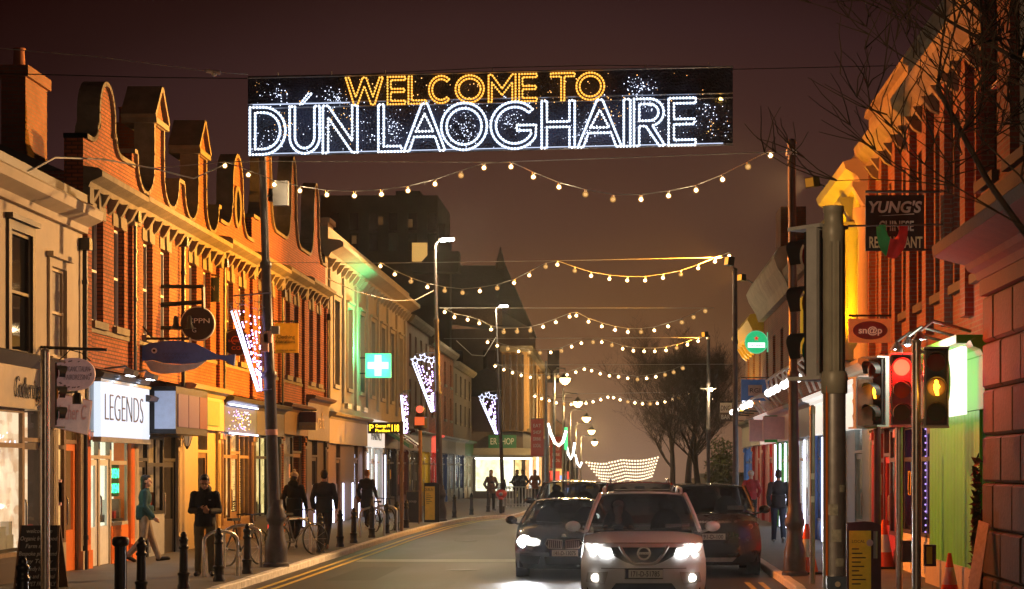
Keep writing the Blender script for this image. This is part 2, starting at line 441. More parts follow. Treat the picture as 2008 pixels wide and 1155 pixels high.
for x, y in ((-3.1, 40.5), (-4.3, 57.0), (-3.4, 71.0)):
    q = MB().lathe(x, y, [(.33, .002), (.33, .007), (.29, .009), (.02, .009)], 20)
    o = bpy.data.objects.new('manhole_cover', q.mesh('manhole_cover', mat('cast_iron', (.03, .028, .026), .4, .6, var=.3, scale=40))); COL.objects.link(o); o.parent = road
for x0, x1, y0, y1, nm in ((-5.3, -4.4, 36.5, 41.8, 'tar_patch_dark'), (-3.9, -2.5, 50, 56.5, 'tar_patch_light'), (-4.9, -3.8, 62, 68, 'tar_patch_dark'), (-2.9, -2.1, 33, 39, 'tar_patch_light')):
    q = MB().add([(x0, y0, .003), (x1, y0 + .15, .003), (x1 - .05, y1, .003), (x0 + .04, y1 - .2, .003)], [(0, 1, 2, 3)])
    o = bpy.data.objects.new('road_patch', q.mesh('road_patch', mat(nm, (.022, .021, .02) if 'dark' in nm else (.07, .066, .056), .5, var=.35, scale=4, bump=.3, bscale=60))); COL.objects.link(o); o.parent = road
def pavement(nm, kf, xo, sg):
    q = MB()
    for a, b in zip(YS, YS[1:]):
        xa, xb = kf(a) + sg * .13, kf(b) + sg * .13
        za, zb = gz(a) + PV, gz(b) + PV
        f = [(xa, a, za), (xo, a, za), (xo, b, zb), (xb, b, zb)]
        q.add(f, [(0, 1, 2, 3)] if sg > 0 else [(3, 2, 1, 0)])
        q.add([(xa, a, za - .14), (xa, a, za), (xb, b, zb), (xb, b, zb - .14)], [(0, 1, 2, 3)])
    pv = struct(nm, q, PAVE)
    # kerbstones, one block each in view, the far ones in one run
    y = 26.0
    rnd = random.Random(3)
    while y < 86:
        ln = .92 if y < 79 else .6
        y1 = y + ln - .012
        xa, xb = kf(y), kf(y1)
        z0, z1 = -.02, PV + rnd.uniform(-.004, .006) + .004
        c = .018
        k = MB()
        e = sg
        sec = [(0, z0), (0, z1 - c), (c * e, z1), (.15 * e, z1), (.15 * e, z0)]
        vs = [(xa + p[0], y, p[1]) for p in sec] + [(xb + p[0], y1, p[1]) for p in sec]
        n = 5
        k.add(vs, [tuple(range(n)), tuple(range(2 * n - 1, n - 1, -1))] + [(i, i + n, (i + 1) % n + n, (i + 1) % n) for i in range(n)])
        o = bpy.data.objects.new('kerbstone', k.mesh('kerbstone', GRAN)); COL.objects.link(o); o.parent = pv
        y += ln
    k = MB()
    for a, b in [(-60, 5), (5, 14), (14, 18), (18, 22), (22, 25), (25, 26)] + list(zip([86, 88, 95, 105, 118, 130, 150, 180, 220, 280, 360], [88, 95, 105, 118, 130, 150, 180, 220, 280, 360, 460])):
        for (u0, u1, v) in ((0, .15, 1),):
            k.add([(kf(a), a, gz(a) - .02), (kf(a), a, gz(a) + PV + .004), (kf(b), b, gz(b) + PV + .004), (kf(b), b, gz(b) - .02)], [(0, 1, 2, 3)])
            k.add([(kf(a), a, gz(a) + PV + .004), (kf(a) + sg * .15, a, gz(a) + PV + .004), (kf(b) + sg * .15, b, gz(b) + PV + .004), (kf(b), b, gz(b) + PV + .004)], [(0, 1, 2, 3)])
    o = bpy.data.objects.new('kerb', k.mesh('kerb', GRAN)); COL.objects.link(o); o.parent = pv
    return pv
pavement('pavement_left', kl, -14.0, -1)
pavement('pavement_right', kr, 9.0, 1)
# ------------------------------------------------------------------ building helpers
SR = random.Random(77)
class Front:
    def __init__(s, T, X0, sg): s.T = T; s.X0 = X0; s.sg = sg
    def X(s, d): return s.X0 + s.sg * d
    def slab(s, y0, y1, z0, z1, d0, d1, mb=None, m=0):
        mb = mb or MB()
        return mb.box(s.X(d0), s.X(d1), y0, y1, z0, z1, m)
    def part(s, name, mb, mats, parent=None, label=None): return s.T.part(name, mb, mats, parent, label)
    def text(s, txt, yc, zc, h, d, mats, parent, **k):
        mb = text_mb(txt, (s.X(d), yc, zc), (0, s.sg, 0), (0, 0, 1), h, **k)
        return s.part('lettering', mb, mats, parent)
    def wall(s, mb, y0, y1, z0, z1, ops, depth=.2, m=0, back=.36):
        ys = sorted({y0, y1, *[o[0] for o in ops], *[o[1] for o in ops]}); zs = sorted({z0, z1, *[o[2] for o in ops], *[o[3] for o in ops]})
        def q(a, b, c, d): mb.add([a, b, c, d], [(0, 1, 2, 3)] if s.sg > 0 else [(3, 2, 1, 0)], m)
        x = s.X0; xi = s.X(-depth)
        for ya, yb in zip(ys, ys[1:]):
            for za, zb in zip(zs, zs[1:]):
                yc, zc = (ya + yb) / 2, (za + zb) / 2
                if any(o[0] < yc < o[1] and o[2] < zc < o[3] for o in ops): continue
                q((x, ya, za), (x, yb, za), (x, yb, zb), (x, ya, zb))
        for (a, b, c, d) in ops:
            q((x, a, c), (x, a, d), (xi, a, d), (xi, a, c)); q((x, b, d), (x, b, c), (xi, b, c), (xi, b, d))
            q((x, a, d), (x, b, d), (xi, b, d), (xi, a, d)); q((x, b, c), (x, a, c), (xi, a, c), (xi, b, c))
        xb = s.X(-back)
        for yy, fl in ((y0, 1), (y1, 0)):
            mb.add([(x, yy, z0), (x, yy, z1), (xb, yy, z1), (xb, yy, z0)], [(0, 1, 2, 3) if fl == (s.sg < 0) else (3, 2, 1, 0)], m)
        mb.add([(x, y0, z1), (x, y1, z1), (xb, y1, z1), (xb, y0, z1)], [(0, 1, 2, 3) if s.sg < 0 else (3, 2, 1, 0)], m)
        return mb
    def window(s, ya, yb, za, zb, fm, depth=.2, pane=None, sill=STONE, lintel=None, bars=1, cols=1, surround=None):
        d0, d1 = -depth + .005, -depth + .075
        f = MB(); t = .055
        s.slab(ya + .004, ya + t, za, zb, d0, d1, f); s.slab(yb - t, yb - .004, za, zb, d0, d1, f)
        s.slab(ya + t, yb - t, zb - t, zb - .004, d0, d1, f); s.slab(ya + t, yb - t, za + .004, za + t, d0, d1, f)
        for i in range(bars):
            zz = za + (zb - za) * (i + 1) / (bars + 1); s.slab(ya + t, yb - t, zz - .025, zz + .025, d0, d1 + .012, f)
        w = s.part('window', f, fm)
        for c in range(cols):
            a = ya + t + (yb - ya - 2 * t) * c / cols; b = ya + t + (yb - ya - 2 * t) * (c + 1) / cols
            for i in range(bars + 1):
                z0 = za + (zb - za) * i / (bars + 1) + .026; z1 = za + (zb - za) * (i + 1) / (bars + 1) - .026
                s.part('pane', s.slab(a + .003, b - .003 - (.02 if c < cols - 1 else 0), z0, z1, d0 + .01, d0 + .022), pane or DGLASS, w)
        if sill: s.part('sill', s.slab(ya - .1, yb + .1, za - .14, za - .002, -depth + .01, .09), sill, w)
        if lintel:
            l = MB(); s.slab(ya - .14, yb + .14, zb + .002, zb + .26, -.05, .025, l)
            yc = (ya + yb) / 2
            l.prism([(yc - .11, zb + .002), (yc + .11, zb + .002), (yc + .16, zb + .45), (yc - .16, zb + .45)], 'x', s.X(.0), s.X(.07))
            s.part('lintel', l, lintel, w)
        if surround:
            r = MB()
            s.slab(ya - .16, ya - .004, za, zb + .16, -.02, .05, r); s.slab(yb + .004, yb + .16, za, zb + .16, -.02, .05, r)
            s.slab(ya - .004, yb + .004, zb + .004, zb + .16, -.02, .05, r); s.slab(ya - .22, yb + .22, zb + .162, zb + .25, -.02, .13, r)
            s.part('surround', r, surround, w)
        return w
    def mass(s, y0, y1, z1, depth=8, m=None, z0=.1, roof=None, rise=2.2):
        b = MB()
        b.box(s.X(-1.9), s.X(-depth), y0 + .02, y1 - .02, z0, z1)
        b.box(s.X(-.361), s.X(-1.9), y0 + .02, y1 - .02, max(z0, 3.95), z1)
        s.part('rear_wall', b, m or BRICKD)
        if roof:
            r = MB(); a, e = s.X(-.37), s.X(-depth); mid = (a + e) / 2
            r.prism([(a, z1 + .003), (e, z1 + .003), (mid, z1 + rise)], 'y', y0, y1)
            s.part('roof', r, roof)
    def cornice(s, y0, y1, z, prof, mats, name='cornice', end=0.0):
        """prof: list of (d, dz) outline from wall out and back"""
        mb = MB(); n = len(prof)
        mb.prism([(s.X(d), z + h) for d, h in prof], 'y', y0 - end, y1 + end)
        return s.part(name, mb, mats)
    def brackets(s, y0, y1, z0, z1, d, step, mats, w=.16):
        n = max(1, int((y1 - y0) / step))
        for i in range(n):
            yc = y0 + (i + .5) * (y1 - y0) / n
            mb = MB().prism([(s.X(.0), z0), (s.X(d * .45), z0 + (z1 - z0) * .25), (s.X(d), z1), (s.X(.0), z1)], 'y', yc - w / 2, yc + w / 2)
            s.part('bracket', mb, mats)
    def coping(s, pts, mats, t=.09, d0=-.37, d1=.07, name='coping'):
        mb = MB()
        for (a, b), (c, d) in zip(pts, pts[1:]):
            dy, dz = c - a, d - b; ln = math.hypot(dy, dz)
            if ln < 1e-4: continue
            ny, nz_ = -dz / ln, dy / ln
            if nz_ < 0 and abs(nz_) > 1e-6: ny, nz_ = -ny, -nz_
            mb.obox((s.X((d0 + d1) / 2), (a + c) / 2 + ny * t / 2, (b + d) / 2 + nz_ * t / 2), (abs(d1 - d0) / 2, 0, 0), (0, dy / 2 + dy / ln * .02, dz / 2 + dz / ln * .02), (0, ny * t / 2, nz_ * t / 2))
        return s.part(name, mb, mats)
    def shop(s, y0, y1, zh, zf, pil, fas, room, bays, riser=.5, corn=None, txt=None, th=.3, tw=None, tm=None, fd=.14, pw=.32, cd_=.3, riserm=None, room_d=.42, framem=None, tkw=None, fasmat_emit=None):
        """ground floor: pilasters, fascia with lettering, cornice, shop windows and doors in front of a lit room.
        bays: list of (fraction width, kind) kind in w (window), d (door), s (solid)"""
        fm = framem or pil
        for (a, b) in ((y0 + .003, y0 + pw), (y1 - pw, y1 - .003)):
            p = MB(); s.slab(a, b, PV, zh, -.3, .06, p); s.slab(a - .0, b + .0, PV, PV + .35, .06, .1, p); s.slab(a, b, zh - .2, zh - .05, .06, .11, p)
            n = 3; ww = (b - a - .08) / n
            for i in range(n): s.slab(a + .04 + i * ww + .015, a + .04 + (i + 1) * ww - .015, PV + .45, zh - .3, .06, .075, p)
            s.part('pilaster', p, pil)
        f = MB(); s.slab(y0 + .002, y1 - .002, zh, zf, -.3, fd, f)
        fo = s.part('fascia', f, fas)
        if txt: s.text(txt, (y0 + y1) / 2, (zh + zf) / 2 - th * .36, th, fd + .003, tm or LETTER_W, fo, width=tw, **(tkw or {}))
        s.cornice(y0, y1, zf, [(-.3, .002), (fd + .02, .002), (fd + .06, .08), (cd_ + .06, .12), (cd_ + .1, .2), (cd_ + .02, .24), (-.3, .26)], corn or fas)
        a, b = y0 + pw, y1 - pw
        # the room behind
        r = MB()
        s.slab(a - .2, b + .2, PV + .005, zh - .02, -room_d - .06, -room_d, r, 1)
        s.slab(a - .2, b + .2, PV - .05, PV + .004, -room_d, -.05, r, 0)
        s.slab(a - .2, b + .2, zh - .02, zh + .04, -room_d, -.301, r, 0)
        s.slab(a - .26, a - .2, PV, zh, -room_d, -.301, r, 1); s.slab(b + .2, b + .26, PV, zh, -room_d, -.301, r, 1)
        if room: s.part('shop_interior', r, [OAK, room])
        tot = sum(x[0] for x in bays); y = a
        for fr, kd in bays:
            yb = y + (b - a) * fr / tot
            k = kd[0]
            if k == 's':
                s.part('panel', s.slab(y, yb, PV, zh - .002, -.25, -.01), riserm or pil)
            elif k == 'w':
                st = s.slab(y, yb, PV, PV + riser, -.25, .01); s.slab(y + .08, yb - .08, PV + .08, PV + riser - .08, .01, .025, st); s.part('stallriser', st, riserm or pil)
                f = MB(); z0, z1 = PV + riser + .002, zh - .002; t = .07; zt = z1 - .62
                cols = int(kd[1]) if len(kd) > 1 else 1
                s.slab(y, y + t, z0, z1, -.06, -.01, f); s.slab(yb - t, yb, z0, z1, -.06, -.01, f)
                s.slab(y + t, yb - t, z0, z0 + t, -.06, .02, f); s.slab(y + t, yb - t, z1 - t, z1, -.06, -.01, f); s.slab(y + t, yb - t, zt - .04, zt + .04, -.06, -.01, f)
                for c in range(1, cols):
                    yy = y + (yb - y) * c / cols; s.slab(yy - .03, yy + .03, z0 + t, z1 - t, -.055, -.012, f)
                w = s.part('shop_window', f, fm)
                for c in range(cols):
                    ya_ = y + (yb - y) * c / cols + (t if c == 0 else .03); yb_ = y + (yb - y) * (c + 1) / cols - (t if c == cols - 1 else .03)
                    s.part('pane', s.slab(ya_, yb_, z0 + t, zt - .04, -.045, -.035), CGLASS, w); s.part('pane', s.slab(ya_, yb_, zt + .04, z1 - t, -.045, -.035), CGLASS, w)
                if room:
                    dg_ = MB(); n_ = max(3, int((yb - y) * 3)); s.slab(y + t, yb - t, z0 + t, z0 + t + .06, -.34, -.08, dg_)
                    for c in range(n_):
                        yy = y + t + .05 + (yb - y - 2 * t - .1) * (c + .5) / n_; hh = SR.uniform(.12, .55); ww = SR.uniform(.05, .12)
                        s.slab(yy - ww, yy + ww, z0 + t + .03, z0 + t + hh, -.3, -.3 + SR.uniform(.08, .2), dg_, c % 4)
                    s.T.part('display_goods', dg_, [DBROWN, WHITEP, REDP, OAK], w, kind='stuff')
                    for c in range(SR.randint(0, 2)):
                        yy = SR.uniform(y + .2, max(y + .25, yb - .45)); zz = SR.uniform(z0 + .5, zt - .6)
                        s.part('poster', s.slab(yy, yy + .3, zz, zz + .42, -.034, -.031), SR.choice([WHITEP, YELLOWP, REDP, NAVY, PINKP]), w)
            elif k == 'd':
                dm = MATS[kd[1:]] if len(kd) > 1 else fm
                f = MB(); z0, z1 = PV + .01, zh - .55; t = .1
                s.slab(y, y + .06, PV, zh - .002, -.1, -.01, f); s.slab(yb - .06, yb, PV, zh - .002, -.1, -.01, f); s.slab(y + .06, yb - .06, z1, z1 + .07, -.1, -.01, f)
                dp = s.part('door', f, fm)
                l = MB(); ya_, yb_ = y + .065, yb - .065
                s.slab(ya_, ya_ + t, z0, z1 - .01, -.09, -.04, l); s.slab(yb_ - t, yb_, z0, z1 - .01, -.09, -.04, l)
                s.slab(ya_ + t, yb_ - t, z0, z0 + .75, -.09, -.045, l); s.slab(ya_ + t, yb_ - t, z1 - .13, z1 - .01, -.09, -.04, l)
                s.part('door_leaf', l, dm, dp)
                s.part('pane', s.slab(ya_ + t, yb_ - t, z0 + .75, z1 - .13, -.075, -.065), CGLASS, dp)
                s.part('fanlight', s.slab(y + .065, yb - .065, z1 + .075, zh - .01, -.075, -.065), CGLASS, dp)
                s.part('handle', MB().tube([(s.X(-.02), ya_ + .05, z0 + .85), (s.X(.0), ya_ + .05, z0 + .88), (s.X(.0), ya_ + .05, z0 + 1.32), (s.X(-.02), ya_ + .05, z0 + 1.35)], .018, 6), CHROME, dp)
            y = yb
def arc(cy, cz, ry, rz, a0, a1, n):
    return [(cy + ry * math.cos(rad(a0 + (a1 - a0) * i / n)), cz + rz * math.sin(rad(a0 + (a1 - a0) * i / n))) for i in range(n + 1)]
CORN = [(0, 0), (.1, .0), (.14, .1), (.3, .17), (.36, .2), (.36, .3), (.28, .36), (0, .4)]

# ------------------------------------------------------------------ lit rooms
R_PEACH = litroom('room_peach', (.62, .30, .13), (1.0, .72, .46), 1.5)
R_AMBER = litroom('room_amber', (.30, .10, .03), (.95, .52, .17), 1.5)
R_PALE = litroom('room_pale', (.62, .62, .34), (1.0, .98, .75), 1.6, (.8, .5))
R_DIM = litroom('room_dim', (.035, .018, .010), (.24, .12, .05), 1.3)
R_WHITE = litroom('room_white', (.5, .5, .46), (1.0, .97, .9), 1.5)
R_YEL = litroom('room_yellow', (.4, .26, .06), (1.0, .75, .3), 1.5)
R_RED = litroom('room_red', (.5, .03, .01), (1.0, .16, .05), 1.8)
R_PURP = litroom('room_purple', (.06, .03, .14), (.4, .22, .75), .8)

# ================================================================== LEFT SIDE
def downpipe(fr, y, z0, z1, m=BLACKP):
    mb = MB().tube([(fr.X(.09), y, z0), (fr.X(.09), y, z1)], .05, 8)
    mb.box(fr.X(.01), fr.X(.2), y - .11, y + .11, z1, z1 + .22)
    for z in (z0 + .6, (z0 + z1) / 2, z1 - .6): mb.tube([(fr.X(.09), y, z - .04), (fr.X(.09), y, z + .04)], .065, 8)
    fr.part('downpipe', mb, m)

# --- cream two-storey house nearest on the left
T = Thing('corner_house', 'low cream stucco house with dark framed upper window, leftmost in the street', 'building', (XL, 34.3, 0))
fr = Front(T, XL, 1)
ops = [(33.75, 34.95, 3.95, 5.98), (36.15, 37.1, 4.0, 5.6)]
w = MB(); fr.wall(w, 30.5, 38.35, 3.75, 6.42, ops, .09); fr.part('wall', w, STUCCO)
fr.window(*ops[0], DBROWN, .09, bars=1, sill=DBROWN, surround=DBROWN)
fr.window(*ops[1], CREAMP, .09, bars=1, pane=CURTAIN, sill=STUCCO, surround=STUCCO)
fr.cornice(30.5, 38.35, 6.42, [(0, 0), (.1, .0), (.12, .12), (.3, .2), (.38, .24), (.4, .4), (.3, .48), (-.35, .5)], STUCCO, end=.0)
fr.part('gutter', MB().box(fr.X(.1), fr.X(-.3), 30.5, 38.33, 6.925, 7.15), LEAD)
fr.mass(30.5, 38.33, 6.9, roof=SLATE, rise=1.6, m=STUCCO)
downpipe(fr, 38.2, PV, 6.1)
fr.shop(30.9, 36.15, 3.02, 3.72, DBROWN, CREAMP, R_PEACH, [(1.0, 'w'), (1.5, 'w'), (.9, 'ddark_brown_paint')], riser=.42, txt=None, framem=OAK, fd=.1, cd_=.12, corn=DGREY)
fr.text('Godberrings', 34.45, 3.2, .36, .12, LETTER_D, None, width=1.5, shear=.3)
fr.shop(36.2, 38.33, 3.02, 3.72, CREAMP, STUCCO, R_AMBER, [(.75, 'w'), (.9, 'dorange_paint')], riser=.55, framem=BROWN, fd=.1, cd_=.12, pw=.3, corn=DGREY)
fr.part('bay_wall', MB().box(fr.X(0), fr.X(-.3), 30.5, 30.9, PV, 3.74), STUCCO)
# things in its window: fairy lights and hanging ornaments
fl = MB()
for k in range(40):
    fl.ball((fr.X(-.2), 33.2 + 1.6 * RND.random(), 2.62 - .18 * abs(math.sin(k * .9)) - .1 * RND.random()), .014, 5, 4)
fr.part('fairy_lights', fl, glow('fairy_white', (.8, .8, 1.0), 2.4))
fl = MB()
for k in range(70):
    t = k / 70; fl.ball((fr.X(-.2), 36.75 + .35 * math.sin(k * 1.7) * (.2 + t), .9 + 1.0 * t), .013, 5, 4, k % 2)
for k in range(30): fl.ball((fr.X(-.2), 37.1 + .2 * RND.random(), .75 + .3 * RND.random()), .016, 5, 4, 1)
fr.part('fairy_lights', fl, [glow('fairy_gold', (1, .55, .14), 2.4), MATS['fairy_white']])
fr.part('ornament', MB().ball((fr.X(-.2), 33.6, 2.3), .1, 10, 8), REDP)
fr.part('shop_goods', MB().box(fr.X(-.35), fr.X(-.1), 33.0, 33.9, .6, 1.05).box(fr.X(-.3), fr.X(-.12), 34.0, 34.4, .6, .9), WHITEP)
fr.part('shop_goods', MB().lathe(fr.X(-.24), 36.95, [(.05, .7), (.14, .9), (.12, 1.3), (.08, 1.7), (.12, 1.8), (.02, 1.95)], 10), mat('red_dress', (.45, .02, .02), .7))

# --- the row of gabled brick houses
WINLIT = glow('lit_room_window', (.8, .42, .14), .35)
def gabled(name, label, y0, y1, bays, z0, zc, ops_b, coping_pts, cornice=True, brk=BRICK):
    """bays: window positions; coping_pts: outline of the parapet from left to right"""
    T = Thing(name, label, 'building', (XL, (y0 + y1) / 2, 0), 'red brick gabled houses on the left')
    fr = Front(T, XL, 1)
    w = MB(); fr.wall(w, y0, y1, 3.95, z0, ops_b)
    w.prism([(y0, z0)] + coping_pts + [(y1, z0)], 'x', fr.X(0), fr.X(-.36))
    fr.part('wall', w, brk)
    for k_, o in enumerate(ops_b): fr.window(*o, WHITEP, bars=1, lintel=STONE, sill=STONE, pane=(DGLASS, CURTAIN, DGLASS, DGLASS, WINLIT)[int(o[0] * 7) % 5])
    for y_ in (y0 + .004, y1 - .304):
        fr.part('brick_pilaster', fr.slab(y_, y_ + .3, 3.97, zc - .31, .0, .085), brk)
        fr.part('pilaster_cap', fr.slab(y_ - .0, y_ + .3, zc - .31, zc - .004, .0, .13), STONE)
    for za_ in (4.62,): fr.part('string_course', fr.slab(y0 + .31, y1 - .31, za_, za_ + .09, -.02, .03), STONE)
    fr.coping(coping_pts, STONE)
    fr.cornice(y0 + .01, y1 - .01, zc, CORN, STONE)
    fr.brackets(y0 + .05, y1 - .05, zc - .3, zc - .004, .22, .75, STONE)
    fr.mass(y0, y1, z0 - .6, m=BRICKD, roof=SLATE, rise=1.6)
    return T, fr
def curved_gable(c, hw, z0, rise, aw=.62, lead=1.5, sh=.55, pk=.95):
    l = [(c - hw, z0 + .02)] + [(c - lead, z0 + .02)] + arc(c - lead, z0 + sh + .02, lead - aw - .12, sh, 270, 360, 6)
    l += [(c - aw, z0 + sh + .02)] + arc(c, z0 + rise - aw * pk, aw, aw * pk, 180, 0, 14) + [(c + aw, z0 + sh + .02)]
    l += arc(c + lead, z0 + sh + .02, lead - aw - .12, sh, 180, 270, 6) + [(c + hw, z0 + .02)]
    return l
def pier_gable(c, hw, z0, rise, pw=.42):
    l = [(c - hw, z0 + .35), (c - hw + .25, z0 + .35)] + arc(c - (hw - .25 + pw) / 2, z0 + .35, (hw - .25 - pw) / 2, .75, 180, 360, 10)[1:-1]
    l += [(c - pw, z0 + .6), (c - pw, z0 + rise - .75), (c + pw, z0 + rise - .75), (c + pw, z0 + .6)]
    l += arc(c + (hw - .25 + pw) / 2, z0 + .35, (hw - .25 - pw) / 2, .75, 180, 360, 10)[1:-1] + [(c + hw - .25, z0 + .35), (c + hw, z0 + .35)]
    return l
def pediment(fr, c, z, m=STONE, hw=.62, h=.8):
    mb = MB(); mb.prism([(c - hw, z), (c + hw, z), (c + hw, z + .12), (c - hw, z + .12)], 'x', fr.X(.14), fr.X(-.62))
    fr.part('pediment_base', mb, m)
    mb = MB(); mb.prism([(c - hw + .1, z + .122), (c + hw - .1, z + .122), (c, z + h - .06)], 'x', fr.X(.04), fr.X(-.5)); fr.part('pediment', mb, BRICK)
    fr.coping([(c - hw, z + .122), (c, z + h), (c + hw, z + .122)], m, t=.1, d0=-.62, d1=.14, name='pediment_coping')
def wins(c, zs=(4.85, 6.85), du=.82, w=.86): return [(c - du - w / 2, c - du + w / 2, *zs), (c + du - w / 2, c + du + w / 2, *zs)]

# house A: curved gable
TA, fa = gabled('gabled_house', 'brick house with one rounded gable above the bright white shop sign', 38.4, 42.25, 1, 8.22, 7.32, wins(40.32, du=.85), curved_gable(40.0, 1.6, 8.22, 1.28, .56, 1.15, .35, 1.1)[:-1] + [(42.25, 8.24)])
fa.coping([(38.4, 8.24), (38.45, 8.24)], STONE)
# house B-C : two pediments
cps = pier_gable(44.5, 2.3, 8.2, 2.0)[:-1] + pier_gable(49.1, 2.3, 8.2, 2.05)[1:]
cps = [(42.25, 8.55)] + cps[1:-1] + [(51.4, 8.55)]
TB, fb = gabled('gabled_house', 'brick house with two pedimented gables behind the blue fish sign', 42.25, 51.4, 2, 7.35, 7.36, wins(44.5) + wins(49.1), cps)
pediment(fb, 44.5, 8.2 + 2.0 - .74); pediment(fb, 49.1, 8.2 + 2.05 - .74)
# house D : rounded gable with oval window
TD, fd_ = gabled('gabled_house', 'brick house with rounded gable and round niche beside the lamp post', 51.4, 56.0, 1, 8.2, 7.5, wins(53.7), curved_gable(53.7, 2.3, 8.2, 2.0, .66, 1.5, .6, 1.25))
mb = MB(); mb.tube([(XL + .02, a, b) for a, b in arc(53.7, 8.9, .38, .5, 0, 345, 22)], .07, 6, closed=True); fd_.part('round_niche', mb, STONE)
mb = MB(); mb.prism(arc(53.7, 8.9, .34, .46, 0, 345, 22), 'x', XL + .004, XL - .1); fd_.part('niche_pane', mb, DGLASS)
# E, F, G taller
TE, fe = gabled('gabled_house', 'taller brick house with slim rounded gable right behind the near lamp post', 56.0, 60.6, 1, 8.9, 7.6, wins(58.3, (4.85, 7.0)), curved_gable(58.3, 2.3, 8.9, 2.5, .5, 1.5, .8, 2.2))
TF, ff = gabled('gabled_house', 'taller brick house with tall rounded gable right of the near lamp post', 60.6, 65.2, 1, 8.9, 7.7, wins(62.9, (4.85, 7.1)), curved_gable(62.9, 2.3, 8.9, 2.65, .5, 1.5, .8, 2.2))
TG, fg = gabled('gabled_house', 'last brick gabled house, beside the pale stucco building with green light', 65.2, 70.0, 1, 8.9, 7.8, wins(67.6, (4.85, 7.2)), curved_gable(67.6, 2.4, 8.9, 2.5, .55, 1.5, .8, 2.2))
for f_, y in ((fa, 42.1), (fb, 46.8), (fd_, 51.6), (fe, 60.5), (fg, 69.9)): downpipe(f_, y, 3.9, 7.1)

# shopfronts under them
WGLOW = glow('sign_face_white', (.78, .86, 1.0), 1.05)
fa.shop(38.42, 42.24, 2.75, 3.62, ORANGEP, GREYP, R_PALE, [(.8, 'dwhite_paint'), (.8, 'dwhite_paint'), (1.25, 'w')], riser=.75, framem=CREAMP, riserm=MATS['orange_paint'], fd=.1, corn=DGREY)
sg = fa.part('sign_panel', fa.slab(38.6, 42.6, 2.62, 3.66, .15, .28), [WGLOW])
fa.text('LEGENDS', 40.45, 2.93, .56, .283, LETTER_D, sg, width=3.1, bold=-.025)
fa.part('sign_trim', MB().box(fa.X(.14), fa.X(.3), 38.55, 42.65, 2.52, 2.617).box(fa.X(.14), fa.X(.3), 38.55, 42.65, 3.663, 3.72), STEELD, sg)
for y in (39.6, 41.3):
    mb = MB().tube([(fa.X(.1), y, 3.95), (fa.X(.5), y, 4.0), (fa.X(.62), y, 3.92)], .022, 6); mb.obox((fa.X(.62), y, 3.88), (.09, 0, -.03), (0, .2, 0), (.02, 0, .05))
    lp = fa.part('sign_lamp', mb, STEELD)
    fa.part('lamp_lens', MB().box(fa.X(.55), fa.X(.68), y - .17, y + .17, 3.805, 3.815), glow('lens_white', (.8, .9, 1.0), 25), lp)
    TA.light('sign_lamp_light', (fa.X(.6), y, 3.78), 45, (.8, .9, 1), 'SPOT', .05, (fa.X(.0), y, 2.8), 140)
NEON = glow('neon_green', (.05, 1.0, .35), 4.5)
mb = MB().box(fa.X(-.12), fa.X(-.10), 40.7, 41.55, 1.45, 2.1); nb = fa.part('neon_board', mb, mat('green_board', (.01, .10, .05), .5))
for zz in (1.52, 1.82): fa.text('OPEN', 41.12, zz, .2, -.09, NEON, nb, width=.7)

fb.shop(42.27, 46.78, 2.72, 3.3, STUCCO, DBROWN, R_DIM, [(.9, 'dblack_paint'), (1.2, 'w2'), (1, 'dblack_paint')], riser=.9, framem=BLACKP, riserm=GREYP, corn=DBROWN)
bx = MB().box(fb.X(.14), fb.X(.75), 43.0, 46.3, 2.75, 3.75); bs = fb.part('box_sign', bx, BLACKP)
for k, (c, a, b) in enumerate((('sign_pink', 43.15, 44.15), ('sign_rose', 44.2, 45.3), ('sign_red', 45.35, 46.15))):
    fb.part('sign_panel', MB().box(fb.X(.751), fb.X(.77), a, b, 2.9, 3.6), mat(c, [(.08, .035, .055), (.07, .03, .05), (.09, .01, .012)][k], .4, 0, [(.6, .3, .42), (.6, .26, .38), (.6, .06, .05)][k], .09), bs)
fb.part('sign_panel', MB().prism([(fb.X(.3), 2.85), (fb.X(.74), 2.85), (fb.X(.74), 3.65), (fb.X(.3), 3.65)], 'y', 42.985, 42.999), mat('sign_blue_end', (.35, .42, .55), .4, 0, (.4, .5, .75), .5), bs)
fc = Front(TB, XL, 1)
fc.shop(46.82, 51.38, 2.95, 3.75, CREAMP, CREAMP, R_DIM, [(1.4, 's'), (1, 'dbrown_wood'), (.8, 's')], framem=CREAMP, riserm=CREAMP, corn=CREAMP)
gs = fc.part('sign_panel', fc.slab(47.4, 50.6, 3.06, 3.66, .145, .18), mat('sage_sign', (.13, .25, .06), .5, 0, (.2, .35, .06), .12))
fc.text('DE', 48.2, 3.2, .26, .183, LETTER_G, gs)
fd_.shop(51.42, 55.98, 2.95, 3.62, BROWN, mat('slate_blue_paint', (.05, .085, .22), .4, var=.2), R_AMBER, [(1, 'w2'), (.9, 'dbrown_wood'), (1.1, 'w2')], riser=.55, framem=OAK, corn=DGREY)
fl = MB()
for k in range(90):
    fl.ball((fd_.X(.17 + .05 * RND.random()), 51.7 + 3.0 * RND.random(), 3.02 + .5 * RND.random()), .016, 5, 4, k % 3)
fd_.part('fairy_lights', fl, [MATS['fairy_gold'], glow('fairy_violet', (.55, .35, 1), 2.2), MATS['fairy_white']])
for z_ in (2.9, 3.63): fd_.part('led_strip', MB().box(fd_.X(.2), fd_.X(.24), 51.7, 55.7, z_, z_ + .035), glow('led_cool', (.72, .75, 1.0), 5))
fl = MB()
for k in range(7):
    for j in range(26): fl.ball((fd_.X(-.15), 53.7 + k * .22 + .03 * RND.random(), .9 + j * .065 + .02 * RND.random()), .016, 5, 4)
fd_.part('light_curtain', fl, MATS['fairy_gold'])
